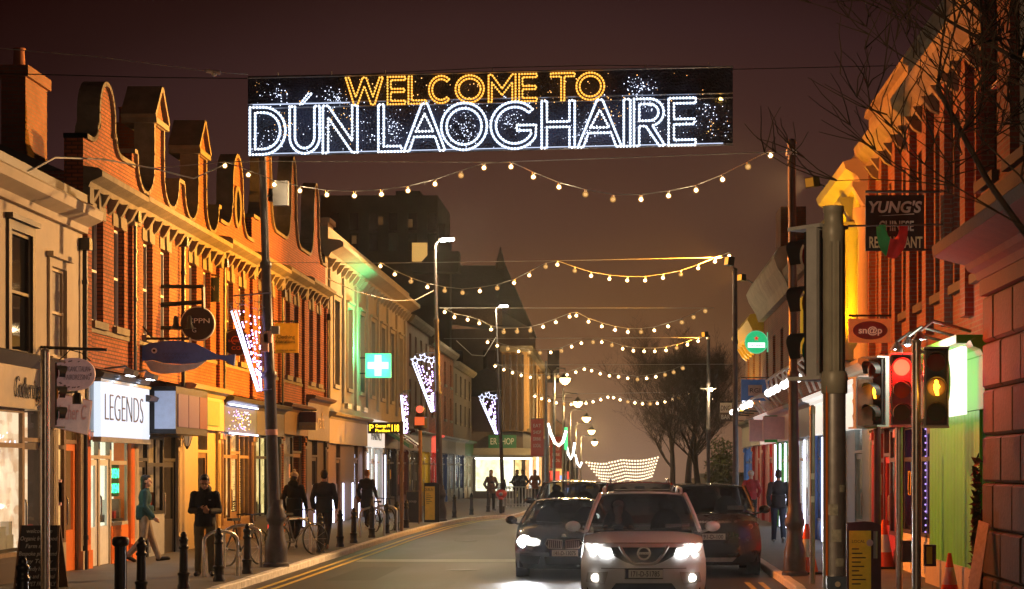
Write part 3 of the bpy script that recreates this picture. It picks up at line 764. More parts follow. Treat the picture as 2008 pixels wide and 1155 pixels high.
fe.shop(56.02, 60.58, 2.95, 3.62, DGREY, DGREY, R_YEL, [(1, 'w2'), (.8, 'dblack_paint')], riser=.5, framem=BLACKP, txt='KC', th=.3, tm=LETTER_G, corn=DGREY)
ff.shop(60.62, 65.18, 3.05, 3.75, BRICK, BROWN, R_DIM, [(1, 'w'), (.8, 'dbrown_wood')], framem=DBROWN, riserm=DBROWN, corn=BROWN)
fg.shop(65.22, 69.98, 2.95, 4.15, DBROWN, mat('taupe_fascia', (.22, .19, .16), .5), R_DIM, [(1, 's'), (.9, 'ddark_brown_paint'), (1, 's')], framem=DBROWN, riserm=DBROWN, txt='Craft', th=.55, tw=2.2, tm=LETTER_G, corn=BROWN)
# lit strips beside the brown shopfront
def led_strip(fr, y, z0, z1, nm='led_strip'):
    fr.part(nm, MB().box(fr.X(.17), fr.X(.22), y - .03, y + .03, z0, z1), glow('led_cool', (.72, .75, 1.0), 5))
led_strip(ff, 64.0, .2, 1.1); led_strip(fg, 66.3, .2, 1.2); led_strip(fg, 69.7, .2, 1.5)

# --- pale stucco block with green pharmacy light
TH = Thing('stucco_building', 'pale stucco terrace with heavy cornice lit green by the pharmacy cross', 'building', (XL, 83.5, 0))
fh = Front(TH, XL, 1)
ops = [(72.0 + k * 3.55, 73.3 + k * 3.55, 5.0, 8.0) for k in range(7)]
w = MB(); fh.wall(w, 70.0, 97.0, 3.95, 9.3, ops); fh.part('wall', w, STUCCOW)
for o in ops: fh.window(*o, WHITEP, bars=1, surround=STUCCOW, sill=STUCCOW)
fh.cornice(70.0, 97.0, 9.3, [(0, 0), (.12, 0), (.2, .15), (.5, .3), (.62, .35), (.62, .5), (.5, .58), (.1, .62), (.1, 1.05), (-.36, 1.05)], STUCCOW)
fh.brackets(70.2, 96.8, 8.95, 9.297, .3, 1.1, STUCCOW)
fh.mass(70.0, 97.0, 9.6, roof=SLATE, rise=1.4)
for y in (75, 86): fh.part('chimney', MB().box(fh.X(-2.2), fh.X(-3.2), y, y + 1.6, 10.3, 12.4).box(fh.X(-2.1), fh.X(-3.3), y - .1, y + 1.7, 12.4, 12.6), STUCCOP)
for k in range(8):
    y = 70.6 + k * 3.55
    fh.part('pilaster_strip', fh.slab(y, y + .45, 4.4, 8.94, .0, .09), STUCCOW)
for i, (a, b, pil, fas, room, tx) in enumerate(((70.02, 80.6, BROWN, CREAMP, R_DIM, None), (80.65, 86.5, WHITEP, mat('white_lit_fascia', (.6, .6, .55), .5, 0, (1, .95, .85), .7), R_WHITE, 'PHARMACY'),
                                   (86.55, 91.8, DGREY, MAROON, R_DIM, None), (91.85, 96.98, MAROON, mat('plum_fascia', (.12, .05, .08), .5), R_AMBER, None))):
    fh.shop(a, b, 2.9, 3.75, pil, fas, room, [(1, 'w2'), (.6, 'd'), (1, 'w2')] if i else [(1, 's'), (.5, 'd'), (.6, 's'), (1, 's'), (.5, 'd'), (.6, 's')], riser=.6, txt=tx, th=.4, tm=LETTER_D if tx else None, tw=3.6 if tx else None, corn=fas if i else STUCCOW)
for y in (71.2, 73.6, 75.8): fh.part('sign_lamp', MB().box(fh.X(.5), fh.X(.62), y, y + 1.0, 4.12, 4.3), mat('lamp_case', (.5, .55, .5), .4))
for y in (70.6, 73.1, 75.7, 77.6, 80.3, 83.0, 86.2): led_strip(fh, y, .15, 1.5 if y < 78 else 2.6)
for k, y in enumerate((88.0, 90.0, 92.4)):
    fh.part('awning', MB().prism([(fh.X(.15), 3.7), (fh.X(1.1), 3.05), (fh.X(1.1), 2.9), (fh.X(.15), 3.55)], 'y', y - .8, y + .8), [mat('awning_green', (.06, .14, .06), .7), MAROON, MAROON][k])
# pharmacy cross box
T = Thing('pharmacy_sign', 'glowing green square sign with white cross on the stucco wall', 'sign', P(742, 745, 79))
c = P(742, 717, 79); hw = .98 / 2
mb = MB().box(c.x - hw, c.x + hw, c.y - .12, c.y + .12, c.z - hw * .95, c.z + hw * .95)
pb = T.part('sign_box', mb, mat('cross_green', (.1, .5, .3), .3, 0, (.10, 1.0, .36), 1.15))
for sy in (-1, 1):
    y = c.y + sy * .13
    crs = [(-.13, -.4), (.13, -.4), (.13, -.13), (.4, -.13), (.4, .13), (.13, .13), (.13, .4), (-.13, .4), (-.13, .13), (-.4, .13), (-.4, -.13), (-.13, -.13)]
    T.part('cross', MB().prism([(c.x + a, c.z + b) for a, b in crs], 'y', y - .008, y + .008), glow('cross_white', (.62, 1, .8), 2.2), pb)
T.part('bracket', MB().tube([(XL, c.y, c.z + .3), (c.x - hw, c.y, c.z + .3)], .03, 6).tube([(XL, c.y, c.z - .3), (c.x - hw, c.y, c.z - .3)], .03, 6), BLACKP)
T.light('sign_light', (c.x, c.y - .5, c.z), 90, (.08, 1.0, .42), 'POINT', .35)
T.light('sign_light', (c.x + .75, c.y - 1.6, c.z - .3), 1500, (.08, 1.0, .36), 'SPOT', .3, (XL, c.y - 2.0, c.z + 1.8), 105, .8)

# --- further houses on the left
def plain(name, label, x0, y0, y1, h, m, win, fasd, storeys=2, n=4, corn=STONE, roof=SLATE, zb=0.0, shops=1):
    T = Thing(name, label, 'building', (x0, (y0 + y1) / 2, zb))
    fr = Front(T, x0, 1)
    ops = []
    L_ = (y1 - y0) / n
    zt = (h - 4.6) / storeys
    for s_ in range(storeys):
        for k in range(n):
            yc = y0 + (k + .5) * L_
            ops.append((yc - .5, yc + .5, 4.9 + s_ * zt, 4.9 + s_ * zt + min(1.9, zt * .66)))
    w = MB(); fr.wall(w, y0, y1, 3.9, h, ops); fr.part('wall', w, m)
    for o in ops: fr.window(*o, win, bars=1)
    fr.cornice(y0, y1, h, [(0, 0), (.15, 0), (.35, .2), (.4, .35), (-.36, .5)], corn)
    fr.mass(y0, y1, h, m=m, roof=roof, rise=2.0)
    ls = (y1 - y0) / len(fasd)
    for i, (pil, fas, room, tx) in enumerate(fasd):
        fr.shop(y0 + i * ls + .01, y0 + (i + 1) * ls - .01, 2.9, 3.65, pil, fas, room, [(1, 'w2'), (.5, 'd'), (1, 'w2')], riser=.6, txt=tx, th=.4)
    return T, fr
T1, f1 = plain('brown_house', 'narrow brown rendered house after the stucco terrace, left side', XL, 97.02, 108, 9.0, STUCCOP, CREAMP, [(DGREY, MAROON, R_AMBER, None), (YELLOWP, CREAMP, R_YEL, None)])
T2, f2 = plain('brick_house', 'brick house above the red shopfront and blue shopfront, left side', XL, 108.02, 124, 8.6, BRICK, CREAMP, [(REDP, mat('red_lit_fascia', (.5, .03, .02), .4, 0, (1, .05, .03), .8), R_RED, None), (BLUEP, DGREY, R_DIM, None), (GREYP, DGREY, R_WHITE, None)])
T3, f3 = plain('grey_house', 'grey rendered house just before the awning shop, left side', XL, 124.02, 139, 8.2, mat('grey_render', (.12, .10, .09), .8, var=.15), CREAMP, [(NAVY, GREYP, R_WHITE, None), (CREAMP, GREENP, R_PALE, None)])
# corner block that steps forward, shop sign faces the camera
T = Thing('corner_block', 'tall ochre corner block with SHOP sign and lit ground floor facing us', 'building', (-7.6, 150, 0))
x0, x1, y0, y1 = -12.5, -6.35, 140.0, 176.0
zt = wz(690, 140)
mb = MB().box(-8.1, x1, y0, y1, 4.6, zt); T.part('wall', mb, mat('ochre_render', (.45, .28, .12), .8, var=.2))
for k in range(6):
    T.part('pilaster_strip', MB().box(x1, x1 + .12, y0 + .5 + k * 6, y0 + 1.6 + k * 6, 4.8, zt - .3), MATS['ochre_render'])
T.part('cornice', MB().box(-8.2, x1 + .4, y0 - .3, y1, zt, zt + .4), STONE)
for k in range(4): T.part('fin', MB().box(-8.0 + k * .43, -7.85 + k * .43, y0 - .25, y0, 4.7, zt - .2), DBROWN)
T.part('side_range', MB().box(x0, -8.12, y0 + 2, y1, 4.6, zt - 5), STUCCOP)
T.part('ground_floor', MB().box(x0, x1 - .3, y0 + .4, y1, 0, 4.58), mat('dark_shop', (.1, .07, .05), .6))
sb = T.part('fascia', MB().box(-9.0, -7.1, y0 - .05, y0 + .35, 3.45, 4.35), GREENP)
T.part('lettering', text_mb('ER SHOP', (-8.05, y0 - .055, 3.7), (1, 0, 0), (0, 0, 1), .45, width=1.6), LETTER_W, sb)
T.part('awning', MB().prism([(y0 - .1, 3.45), (y0 - 2.2, 2.95), (y0 - 2.2, 2.8), (y0 - .1, 3.3)], 'x', -10.0, x1 + .5), mat('awning_grey', (.3, .28, .24), .7))
T.part('shop_window', MB().box(-9.9, -7.3, y0 + .3, y0 + .39, .5, 3.2), R_PALE)
T.part('door', MB().box(-7.2, x1 - .4, y0 + .3, y0 + .39, .1, 3.0), R_YEL)
T.part('strip_light', MB().box(-9.8, x1 + .3, y0 - 1.9, y0 - 1.8, 2.68, 2.76), glow('strip_white', (1, .95, .85), 7))
for k in range(5):
    y = y0 + 6 + k * 6; T.part('shop_window', MB().box(x1 - .3, x1 - .22, y - 2, y + 2, .6, 3.0), [R_AMBER, R_WHITE][k % 2])
# beyond: descending row
rowm = [STUCCOP, BRICK, STUCCO, BRICKD, STUCCOW]
rowl = ['brick fronted far house past the ochre corner block', 'dark far house second past the ochre corner block', 'cream far house third past the ochre corner block', 'red far house fourth past the ochre corner block', 'pale farthest house at the foot of the left row']
y = 178.0
for k in range(5):
    L_ = 24 + 6 * k; z = gz(y + L_)
    T = Thing('far_house', rowl[k], 'building', (-9.5, y + L_ / 2, z), 'far houses down the hill on the left')
    x1 = -6.3 - .25 * k
    h = 10.5 - .4 * k
    T.part('wall', MB().box(-17, x1, y, y + L_ - .3, z - 1, z + h), rowm[k])
    T.part('roof', MB().prism([(-17, z + h), (x1 + .2, z + h), ((-17 + x1) / 2, z + h + 2.5)], 'y', y - .05, y + L_ - .32), SLATE)
    T.part('shopfront', MB().box(x1, x1 + .2, y + 1, y + L_ - 1, z + 3.0, z + 3.9), [REDP, NAVY, GREENP, DGREY, REDP][k])
    for j in range(5):
        yy = y + 2 + j * (L_ - 4) / 5
        T.part('shop_window', MB().box(x1, x1 + .05, yy, yy + (L_ - 4) / 5 - .8, gz(yy) + .6, z + 2.9), [R_WHITE, R_AMBER, R_YEL][(j + k) % 3])
        T.part('window', MB().box(x1, x1 + .05, yy + .5, yy + 2, z + 5.4, z + 7.4), DGLASS)
        if j % 2 == 0: T.part('projecting_sign', MB().box(x1 + .1, x1 + 1.0, yy + .2, yy + .35, z + 3.2 + .2 * j, z + 4.0 + .2 * j), [glow('sign_red_far', (1, .08, .04), 1.3), glow('sign_amber_far', (1, .5, .12), 1.4), glow('sign_blue_far', (.3, .5, 1), 1.2)][(j // 2 + k) % 3])
    y += L_
# dark chapel roof and tower block above the roofs
DARKS = mat('sooty_stone', (.10, .08, .07), .9, var=.25, scale=.6)
T = Thing('chapel', 'dark stone chapel with steep slate roof and pinnacle behind the left houses', 'building', (-16, 196, -2))
Yc = 190.0
xr, xe = wx(985, Yc), wx(1042, Yc); zr_, ze, zb2 = wz(508, Yc), wz(604, Yc), wz(645, Yc)
xl2 = wx(800, Yc)
T.part('wall', MB().box(xl2, xe - .2, Yc, Yc + 14, -2, zb2), mat('chapel_stone', (.14, .10, .075), .9, var=.2, scale=.8))
mb = MB()
A = [(xl2 + 3, Yc + 6, zr_), (xr, Yc + 6, zr_), (xe, Yc - .6, zb2), (xe, Yc + 14, zb2), (xl2, Yc - .6, ze), (xl2, Yc + 14, ze), (xr - .6, Yc - .6, ze)]
mb.add(A, [(4, 6, 1, 0), (6, 2, 1), (1, 2, 3), (0, 1, 3, 5), (0, 5, 4), (4, 5, 3, 2, 6)])
T.part('roof', mb, SLATE)
T.part('parapet', MB().box(xl2, xr, Yc - .7, Yc - .3, ze - 1.6, ze), mat('chapel_cream', (.20, .14, .09), .9))
T.part('pinnacle', MB().lathe(xr - .4, Yc + 4, [(.5, 0), (.45, .6), (.04, 2.2)], 6, cz=zr_ - .6), DARKS)
for k in range(4): T.part('window', MB().box(xl2 + 4 + k * 3, xl2 + 5.1 + k * 3, Yc - .05, Yc + .1, zb2 - 5, zb2 - 2), DGLASS)
T = Thing('tower_block', 'dark flat-roofed tower block with one lit window behind the left roofs', 'building', (-22, 170, 0))
Yt = 165.0
a, b, zt = wx(628, Yt), wx(858, Yt), wz(383, Yt)
T.part('wall', MB().box(a, b, Yt, Yt + 12, 0, zt), DARKS)
for k in range(6):
    xx = a + .8 + k * (b - a) / 6
    for zz in (wz(430, Yt), wz(470, Yt)): T.part('window', MB().box(xx, xx + .7, Yt - .04, Yt + .05, zz - .9, zz + .5), DGLASS)
T.part('roof_plant', MB().box(b - 3.5, b - 1.5, Yt + 1, Yt + 5, zt, zt + .5).box(b, b + .5, Yt + 1, Yt + 3, 0, zt - 2.2).box(b + .5, b + .9, Yt + 1, Yt + 3, 0, zt - 3.6), DARKS)
T.part('window', MB().box(wx(808, Yt), wx(838, Yt), Yt - .06, Yt + .05, wz(513, Yt), wz(476, Yt)), glow('lit_blind', (.85, .46, .12), .75), label='lit yellow blind')
for px, py in ((690, 462), (742, 425), (800, 430)): T.part('window', MB().box(wx(px, Yt), wx(px + 9, Yt), Yt - .06, Yt + .05, wz(py + 16, Yt), wz(py, Yt)), glow('lit_flat', (.6, .28, .08), .12), label='faintly lit window')
T.part('stair_head', MB().prism([(wx(815, Yt), wz(540, Yt)), (wx(905, Yt), wz(540, Yt)), (wx(905, Yt), wz(500, Yt)), (wx(850, Yt), wz(503, Yt))], 'y', Yt - 3, Yt - 1), DARKS)
# chimneys over the near left roofs
CHB = brick('chimney_brick', (.24, .08, .045), (.18, .06, .035), (.15, .10, .08))
T = Thing('chimney_stack', 'tall brick chimney with one clay pot at the far left', 'chimney', (-12.4, 40.5, 6.5))
Yk = 40.0; a, b = wx(2, Yk), wx(50, Yk)
T.part('stack', MB().box(a, b, Yk, Yk + 1.5, 6.5, wz(150, Yk)).box(a - .07, b + .07, Yk - .07, Yk + 1.57, wz(150, Yk), wz(128, Yk)), CHB)
T.part('chimney_pot', MB().lathe(wx(20, Yk), Yk + .6, [(.15, 0), (.12, .1), (.11, .4), (.13, .45)], 10, cz=wz(128, Yk)), mat('terracotta', (.3, .10, .05), .8))
T = Thing('chimney_stack', 'low chimney with two clay pots between the rounded and pointed gables', 'chimney', (-11.7, 45.5, 8))
Yk = 46.0; a, b = wx(222, Yk), wx(272, Yk)
T.part('stack', MB().box(a, b, Yk, Yk + 1.0, 7, wz(240, Yk)), CHB)
for px in (232, 256): T.part('chimney_pot', MB().lathe(wx(px, Yk), Yk + .5, [(.13, 0), (.11, .1), (.1, .36), (.13, .42)], 10, cz=wz(240, Yk)), MATS['terracotta'])
# ================================================================== RIGHT SIDE
# --- near stone-fronted corner building
T = Thing('stone_building', 'building with big rusticated stone blocks and heavy cornice at the right edge', 'building', (5.4, 25, 0))
XS = 5.05
fr = Front(T, XS, -1)
fr.part('backing_wall', MB().box(fr.X(-.3), fr.X(-1.2), 17, 28.42, 0, 4.4), STONEG)
rows = [-.12 + .645 * k for k in range(7)]
rnd = random.Random(5)
JOINT = .018
for r, z in enumerate(rows):
    z0, z1 = max(PV, z) + JOINT / 2, z + .645 - JOINT / 2
    y = 30.2 - (.0 if r % 2 else 0)
    lens = [1.35 if r % 2 else .8] + [1.35] * 8
    y = 28.4
    for ln in lens:
        a, b = y - ln + JOINT / 2, y - JOINT / 2
        if a < 22.5: break
        e = .035; dd = .0 + rnd.uniform(-.006, .006)
        k = MB()
        q0 = [(fr.X(-.3), a, z0), (fr.X(-.3), b, z0), (fr.X(-.3), b, z1), (fr.X(-.3), a, z1)]
        q1 = [(fr.X(-.045 + dd), *p[1:]) for p in q0]
        q2 = [(fr.X(dd), a + e, z0 + e), (fr.X(dd), b - e, z0 + e), (fr.X(dd), b - e, z1 - e), (fr.X(dd), a + e, z1 - e)]
        fs = [(8, 9, 10, 11)] + [(i, (i + 1) % 4, (i + 1) % 4 + 4, i + 4) for i in range(4)] + [(i + 4, (i + 1) % 4 + 4, (i + 1) % 4 + 8, i + 8) for i in range(4)]
        k.add(q0 + q1 + q2, fs)
        T.part('stone_block', k, STONEG)
        y -= ln
fr.part('frieze', fr.slab(17, 28.4, 4.402, 4.62, -.3, .04), STONEG)
fr.cornice(17, 28.44, 4.62, [(-.3, 0), (.06, 0), (.1, .1), (.2, .14), (.24, .22), (.55, .3), (.68, .34), (.7, .48), (.6, .56), (-.3, .72)], STONEG)
fr.part('parapet', fr.slab(17, 28.4, 5.345, 5.75, -.3, .1), STONEG)
ops = [(21.0 + k * 2.1, 22.2 + k * 2.1, 6.0, 8.6) for k in range(4)]
w = MB(); fr.wall(w, 17, 28.42, 5.752, 11.5, ops); fr.part('wall', w, BRICKD)
for o in ops: fr.window(*o, WHITEP, bars=1, sill=STONEG)
fr.mass(17, 28.4, 11.4, m=BRICKD)
# --- brick restaurant building
T = Thing('brick_building', 'tall dark red brick building behind the restaurant sign, right side', 'building', (XR, 36.3, 0))
TY = T
fr = fy_ = Front(T, XR, -1)
ops = [(29.3 + k * 1.95, 30.35 + k * 1.95, 4.9, 7.6) for k in range(7)]
w = MB(); fr.wall(w, 28.46, 42.4, 3.95, 8.2, ops); fr.part('wall', w, BRICKD)
for o in ops: fr.window(*o, WHITEP, bars=1, sill=STONEG)
for k in range(8):
    y = 28.6 + k * 1.95; fr.part('brick_pier', fr.slab(y, y + .45, 4.3, 8.19, .0, .13), BRICKD)
fr.cornice(28.46, 42.4, 8.2, [(0, 0), (.16, 0), (.2, .12), (.4, .3), (.44, .45), (.34, .5), (.12, .55), (.12, 1.05), (.22, 1.1), (.2, 1.22), (-.36, 1.22)], STONE)
fr.brackets(28.6, 42.2, 7.9, 8.197, .3, .95, STONE)
fr.mass(28.46, 42.4, 8.6, roof=SLATE)
fr.shop(28.5, 34.1, 2.85, 3.6, LIMED, LIMEP, R_PALE, [(1, 's'), (.9, 'dleaf_green_paint'), (1, 's')], riserm=LIMEP, framem=LIMED, corn=LIMEP, fd=.2)
for k in range(15):
    y = 29.0 + k * .31
    fr.part('plank', fr.slab(y, y + .295, .55, 2.84, .145, .185), LIMEP)
fr.part('plinth', fr.slab(28.7, 33.9, PV, .55, .1, .22), CREAMP)
sgn = fr.part('sign_panel', fr.slab(29.0, 32.4, 2.78, 3.75, .36, .44), glow('sign_lit_cream', (1, .98, .78), 1.5))
mb = MB(); mb.tube([(fr.X(.45), a, b) for a, b in arc(30.3, 3.3, .34, .34, 0, 345, 20)], .02, 5, closed=True); T.part('logo_ring', mb, LIMED, sgn)
fr.text('MINT', 30.3, 3.0, .14, .445, LIMED, sgn, width=.5)
fr.part('sign_hood', fr.slab(28.8, 32.7, 3.78, 3.9, .1, .55), LIMEP, sgn)
for y in (29.6, 30.8, 32.0):
    lp = fr.part('sign_lamp', MB().tube([(fr.X(.2), y, 4.0), (fr.X(.75), y, 4.15), (fr.X(.95), y, 4.0)], .025, 6).lathe(fr.X(.95), y, [(.03, 0), (.11, -.12)], 10, cz=4.0), STEELD)
    fr.part('lamp_bulb', MB().ball((fr.X(.95), y, 3.9), .05, 8, 6), glow('lens_white', (.8, .9, 1.0), 25), lp)
T.light('sign_light', (fr.X(.9), 30.6, 3.75), 40, (1, .97, .75), 'POINT', .3)
fr.shop(34.15, 38.4, 2.8, 3.5, MAROON, MAROON, R_PURP, [(1, 'w2'), (.7, 'dmaroon_paint'), (.8, 'w')], riser=.7, framem=DBROWN, riserm=WHITEP)
fl = MB()
for k in range(5):
    for j in range(16): fl.ball((fr.X(-.05), 34.75 + k * .3 + .05 * RND.random(), .9 + .12 * j), .017, 5, 4)
fr.part('fairy_lights', fl, MATS['fairy_violet'])
fr.shop(38.45, 42.38, 2.8, 3.5, REDP, MAROON, R_DIM, [(1, 'w2'), (.7, 'dred_paint'), (.8, 'w')], riser=.6, framem=MAROON)
# --- floodlit yellow ornate front
T = Thing('ornate_building', 'ornate stucco front floodlit yellow beside the near traffic post', 'building', (XR, 45.3, 0))
TO = T
fr = Front(T, XR, -1)
ops = [(43.3, 44.4, 4.9, 7.2), (46.0, 47.1, 4.9, 7.2)]
w = MB(); fr.wall(w, 42.42, 48.3, 3.95, 8.0, ops); fr.part('wall', w, STUCCO)
for o in ops:
    fr.window(*o, WHITEP, bars=1, surround=STUCCO)
    yc = (o[0] + o[1]) / 2
    fr.part('hood_mould', MB().tube([(fr.X(.12), a, b) for a, b in arc(yc, 7.45, .75, .55, 180, 0, 12)], .09, 6), STUCCO)
for y in (42.7, 45.2, 47.8):
    c = MB().lathe(fr.X(.14), y, [(.26, 4.3), (.26, 4.5), (.19, 4.6), (.17, 7.0), (.2, 7.1), (.28, 7.3), (.28, 7.45)], 12); fr.part('column', c, STUCCO)
    fr.part('console', MB().prism([(fr.X(0), 7.46), (fr.X(.2), 7.5), (fr.X(.45), 7.9), (fr.X(.45), 8.0), (fr.X(0), 8.0)], 'y', y - .2, y + .2), STUCCO)
fr.cornice(42.42, 48.3, 8.0, [(0, 0), (.3, 0), (.36, .12), (.6, .25), (.65, .4), (.3, .5), (.15, .9), (-.36, .9)], STUCCO)
fr.cornice(42.42, 48.3, 4.1, [(0, 0), (.2, 0), (.35, .12), (.35, .2), (0, .24)], STUCCO)
fr.mass(42.42, 48.3, 8.1, roof=SLATE, m=STUCCO)
fr.shop(42.44, 48.28, 2.9, 3.7, PALEBLUE, mat('lit_white_fascia', (.6, .6, .6), .4, 0, (1, .93, .82), .75), R_DIM, [(1, 's'), (.8, 'dpale_blue_paint'), (1, 's')], framem=PALEBLUE, riserm=PALEBLUE)
for y in (43.9, 46.6):
    lp = fr.part('floodlight', MB().box(fr.X(.55), fr.X(.85), y - .2, y + .2, 4.36, 4.5).tube([(fr.X(0), y, 4.3), (fr.X(.7), y, 4.36)], .03, 6), BLACKP)
    fr.part('lamp_lens', MB().box(fr.X(.58), fr.X(.82), y - .17, y + .17, 4.502, 4.51), glow('lens_yellow', (1, .62, .05), 12), lp)
    T.light('floodlight_lamp', (fr.X(.8), y, 4.6), 800, (1, .48, .0), 'SPOT', .1, (fr.X(.0), y, 7.0), 150)
# --- brick house with yellow scroll sign
T = Thing('brick_building', 'brick house between the ornate front and the white cornice, right side', 'building', (XR, 55, 0))
fr = Front(T, XR, -1)
ops = [(49.4 + k * 3, 50.5 + k * 3, 4.8, 6.9) for k in range(4)]
w = MB(); fr.wall(w, 48.33, 61.5, 3.95, 7.6, ops); fr.part('wall', w, BRICKD)
for o in ops: fr.window(*o, WHITEP, bars=1)
fr.cornice(48.33, 61.5, 7.6, [(0, 0), (.15, 0), (.35, .2), (.4, .4), (-.36, .5)], STONE)
fr.mass(48.33, 61.5, 7.6, roof=SLATE)
fr.shop(48.35, 55, 2.9, 3.7, BLUEP, MATS['lit_white_fascia'], R_WHITE, [(1, 'w2'), (.6, 'd'), (1, 'w2')], framem=NAVY); fr.shop(55.02, 61.48, 2.9, 3.7, WHITEP, GREYP, R_WHITE, [(1, 'w2'), (.6, 'd'), (1, 'w2')])
for y in (49, 51, 53.5, 56, 58): fr.part('led_strip', MB().box(fr.X(.2), fr.X(.25), y - .05, y + .05, .2, 2.8), MATS['led_cool'])
for y in (49.2, 50.6, 52.0, 53.4, 55.8, 57.4, 59.0):
    lp = fr.part('sign_lamp', MB().tube([(fr.X(.3), y, 4.0), (fr.X(.5), y, 4.5), (fr.X(.8), y, 4.75), (fr.X(1.05), y, 4.55), (fr.X(1.0), y, 4.3)], .035, 6), WHITEP)
    fr.part('lamp_bulb', MB().ball((fr.X(1.0), y, 4.2), .11, 8, 6), glow('lens_soft', (1, .95, .88), 5), lp)
# --- white cornice building
T = Thing('stucco_building', 'house with white moulded cornice and tall chimney, right side', 'building', (XR, 67, 0))
fr = Front(T, XR, -1)
ops = [(62.8 + k * 3.3, 63.9 + k * 3.3, 4.8, 6.6) for k in range(4)]
w = MB(); fr.wall(w, 61.53, 75, 3.95, 7.4, ops); fr.part('wall', w, BRICKD)
for o in ops: fr.window(*o, WHITEP, bars=1)
fr.cornice(61.53, 75, 7.4, [(0, 0), (.2, 0), (.3, .3), (.55, .7), (.65, 1.0), (.5, 1.3), (-.36, 1.5)], mat('aged_white_render', (.36, .33, .28), .8, var=.25, scale=1.5))
fr.mass(61.53, 75, 7.8, roof=SLATE)
fr.part('chimney', MB().box(fr.X(-.4), fr.X(-1.3), 72.2, 74.4, 7.8, 11.3), CHB)
fr.shop(61.55, 68.2, 2.9, 3.7, LIMEP, PINKP, R_WHITE, [(1, 'w2'), (.6, 'd'), (1, 'w2')], framem=LIMED); fr.shop(68.22, 74.98, 2.9, 3.7, REDP, mat('lit_pink_fascia', (.6, .5, .5), .5, 0, (1, .75, .7), .5), R_RED, [(1, 's'), (.6, 'd'), (1, 's')])
for y in (62.5, 64.5, 66.5): fr.part('led_strip', MB().box(fr.X(.2), fr.X(.25), y - .05, y + .05, .2, 2.8), MATS['led_cool'])
for y in (62.6, 64.4, 66.2, 70, 72.4):
    lp = fr.part('sign_lamp', MB().tube([(fr.X(.3), y, 4.0), (fr.X(.6), y, 4.35), (fr.X(1.0), y, 4.3), (fr.X(1.3), y, 4.1)], .04, 6), WHITEP)
    fr.part('lamp_bulb', MB().ball((fr.X(1.3), y, 4.02), .1, 8, 6), glow('lens_soft', (1, .95, .88), 5), lp)
fr.part('box_sign', MB().box(fr.X(.3), fr.X(1.1), 66.0, 66.3, 2.9, 3.6), PINKP); fr.part('box_sign', MB().box(fr.X(.3), fr.X(.7), 64.6, 64.85, 2.85, 3.7), LIMED); fr.part('box_sign', MB().box(fr.X(.3), fr.X(.95), 61.8, 62.0, 2.9, 3.6), PINKP)
# --- pub
T = Thing('pub', 'brick pub with yellow lit eaves brackets behind the round green sign', 'building', (XR, 81, 0))
fr = Front(T, XR, -1)
ops = [(76.5 + k * 3.4, 77.6 + k * 3.4, 4.8, 6.6) for k in range(3)]
w = MB(); fr.wall(w, 75.03, 86, 3.95, 7.0, ops); fr.part('wall', w, BRICKD)
for o in ops: fr.window(*o, WHITEP, bars=1)
fr.cornice(75.03, 86, 7.0, [(0, 0), (.4, .1), (.6, .5), (.5, .7), (-.36, .8)], YELLOWP)
fr.brackets(75.3, 85.8, 6.5, 6.997, .4, 1.4, YELLOWP, w=.35)
fr.mass(75.03, 86, 7.4, roof=SLATE)
fr.shop(75.05, 80.5, 2.9, 3.7, REDP, BLACKP, R_AMBER, [(1, 's'), (.6, 'd'), (1, 's')]); fr.shop(80.52, 85.98, 2.9, 3.7, BLUEP, CREAMP, R_WHITE, [(1, 'w2'), (.6, 'd'), (1, 'w2')])
for y in (77.5, 80.5, 83.5):
    lp = fr.part('floodlight', MB().box(fr.X(.4), fr.X(.6), y - .15, y + .15, 4.2, 4.3).tube([(fr.X(0), y, 4.2), (fr.X(.5), y, 4.22)], .03, 6), BLACKP)
    fr.part('lamp_lens', MB().box(fr.X(.42), fr.X(.58), y - .12, y + .12, 4.302, 4.31), MATS['lens_yellow'], lp)
    T.light('floodlight_lamp', (fr.X(.5), y, 4.4), 420, (1, .55, .04), 'SPOT', .1, (fr.X(.1), y, 7.0), 140)
fr.part('wreath_lights', MB().tube([(fr.X(.5), 75.2 + a, b) for a, b in arc(1.6, 4.3, 1.5, .8, 180, 0, 14)], .1, 6), glow('arc_white', (.8, .85, 1), 4))
# far right wall and hedge behind the trees
T = Thing('boundary_wall', 'low stone boundary wall beyond the pub, right side', 'wall', (5.4, 150, 0))
for k in range(12):
    y = 86.2 + k * 12; z = gz(y + 12)
    T.part('wall_panel', MB().box(5.2, 5.6, y, y + 11.8, z - .5, z + 1.7).box(5.1, 5.7, y, y + 11.8, z + 1.7, z + 1.85), STONEG)

# ------------------------------------------------------------------ hanging signs on both sides
def hang_sign(name, label, px0, px1, py0, py1, Y, m, t=.05, wall=None):
    T = Thing(name, label, 'sign', P((px0 + px1) / 2, py1, Y))
    a, b = P(px0, py1, Y), P(px1, py0, Y)
    o = T.part('board', MB().box(a.x, b.x, Y - t / 2, Y + t / 2, a.z, b.z), m)
    if wall is not None:
        xe = a.x if wall > b.x else b.x
        xf = b.x if wall > b.x else a.x
        T.part('bracket', MB().tube([(xe, Y, b.z + .06), (wall, Y, b.z + .06)], .022, 6), BLACKP)
        T.part('stay', MB().tube([(xf, Y, a.z + .02), (wall, Y, a.z + .02)], .018, 6), BLACKP)
        for f_ in (.75, .2): T.part('hanger', MB().tube([((xf * f_ + xe * (1 - f_)), Y, b.z + .06), ((xf * f_ + xe * (1 - f_)), Y, b.z)], .012, 5), BLACKP)
    return T, o, a, b
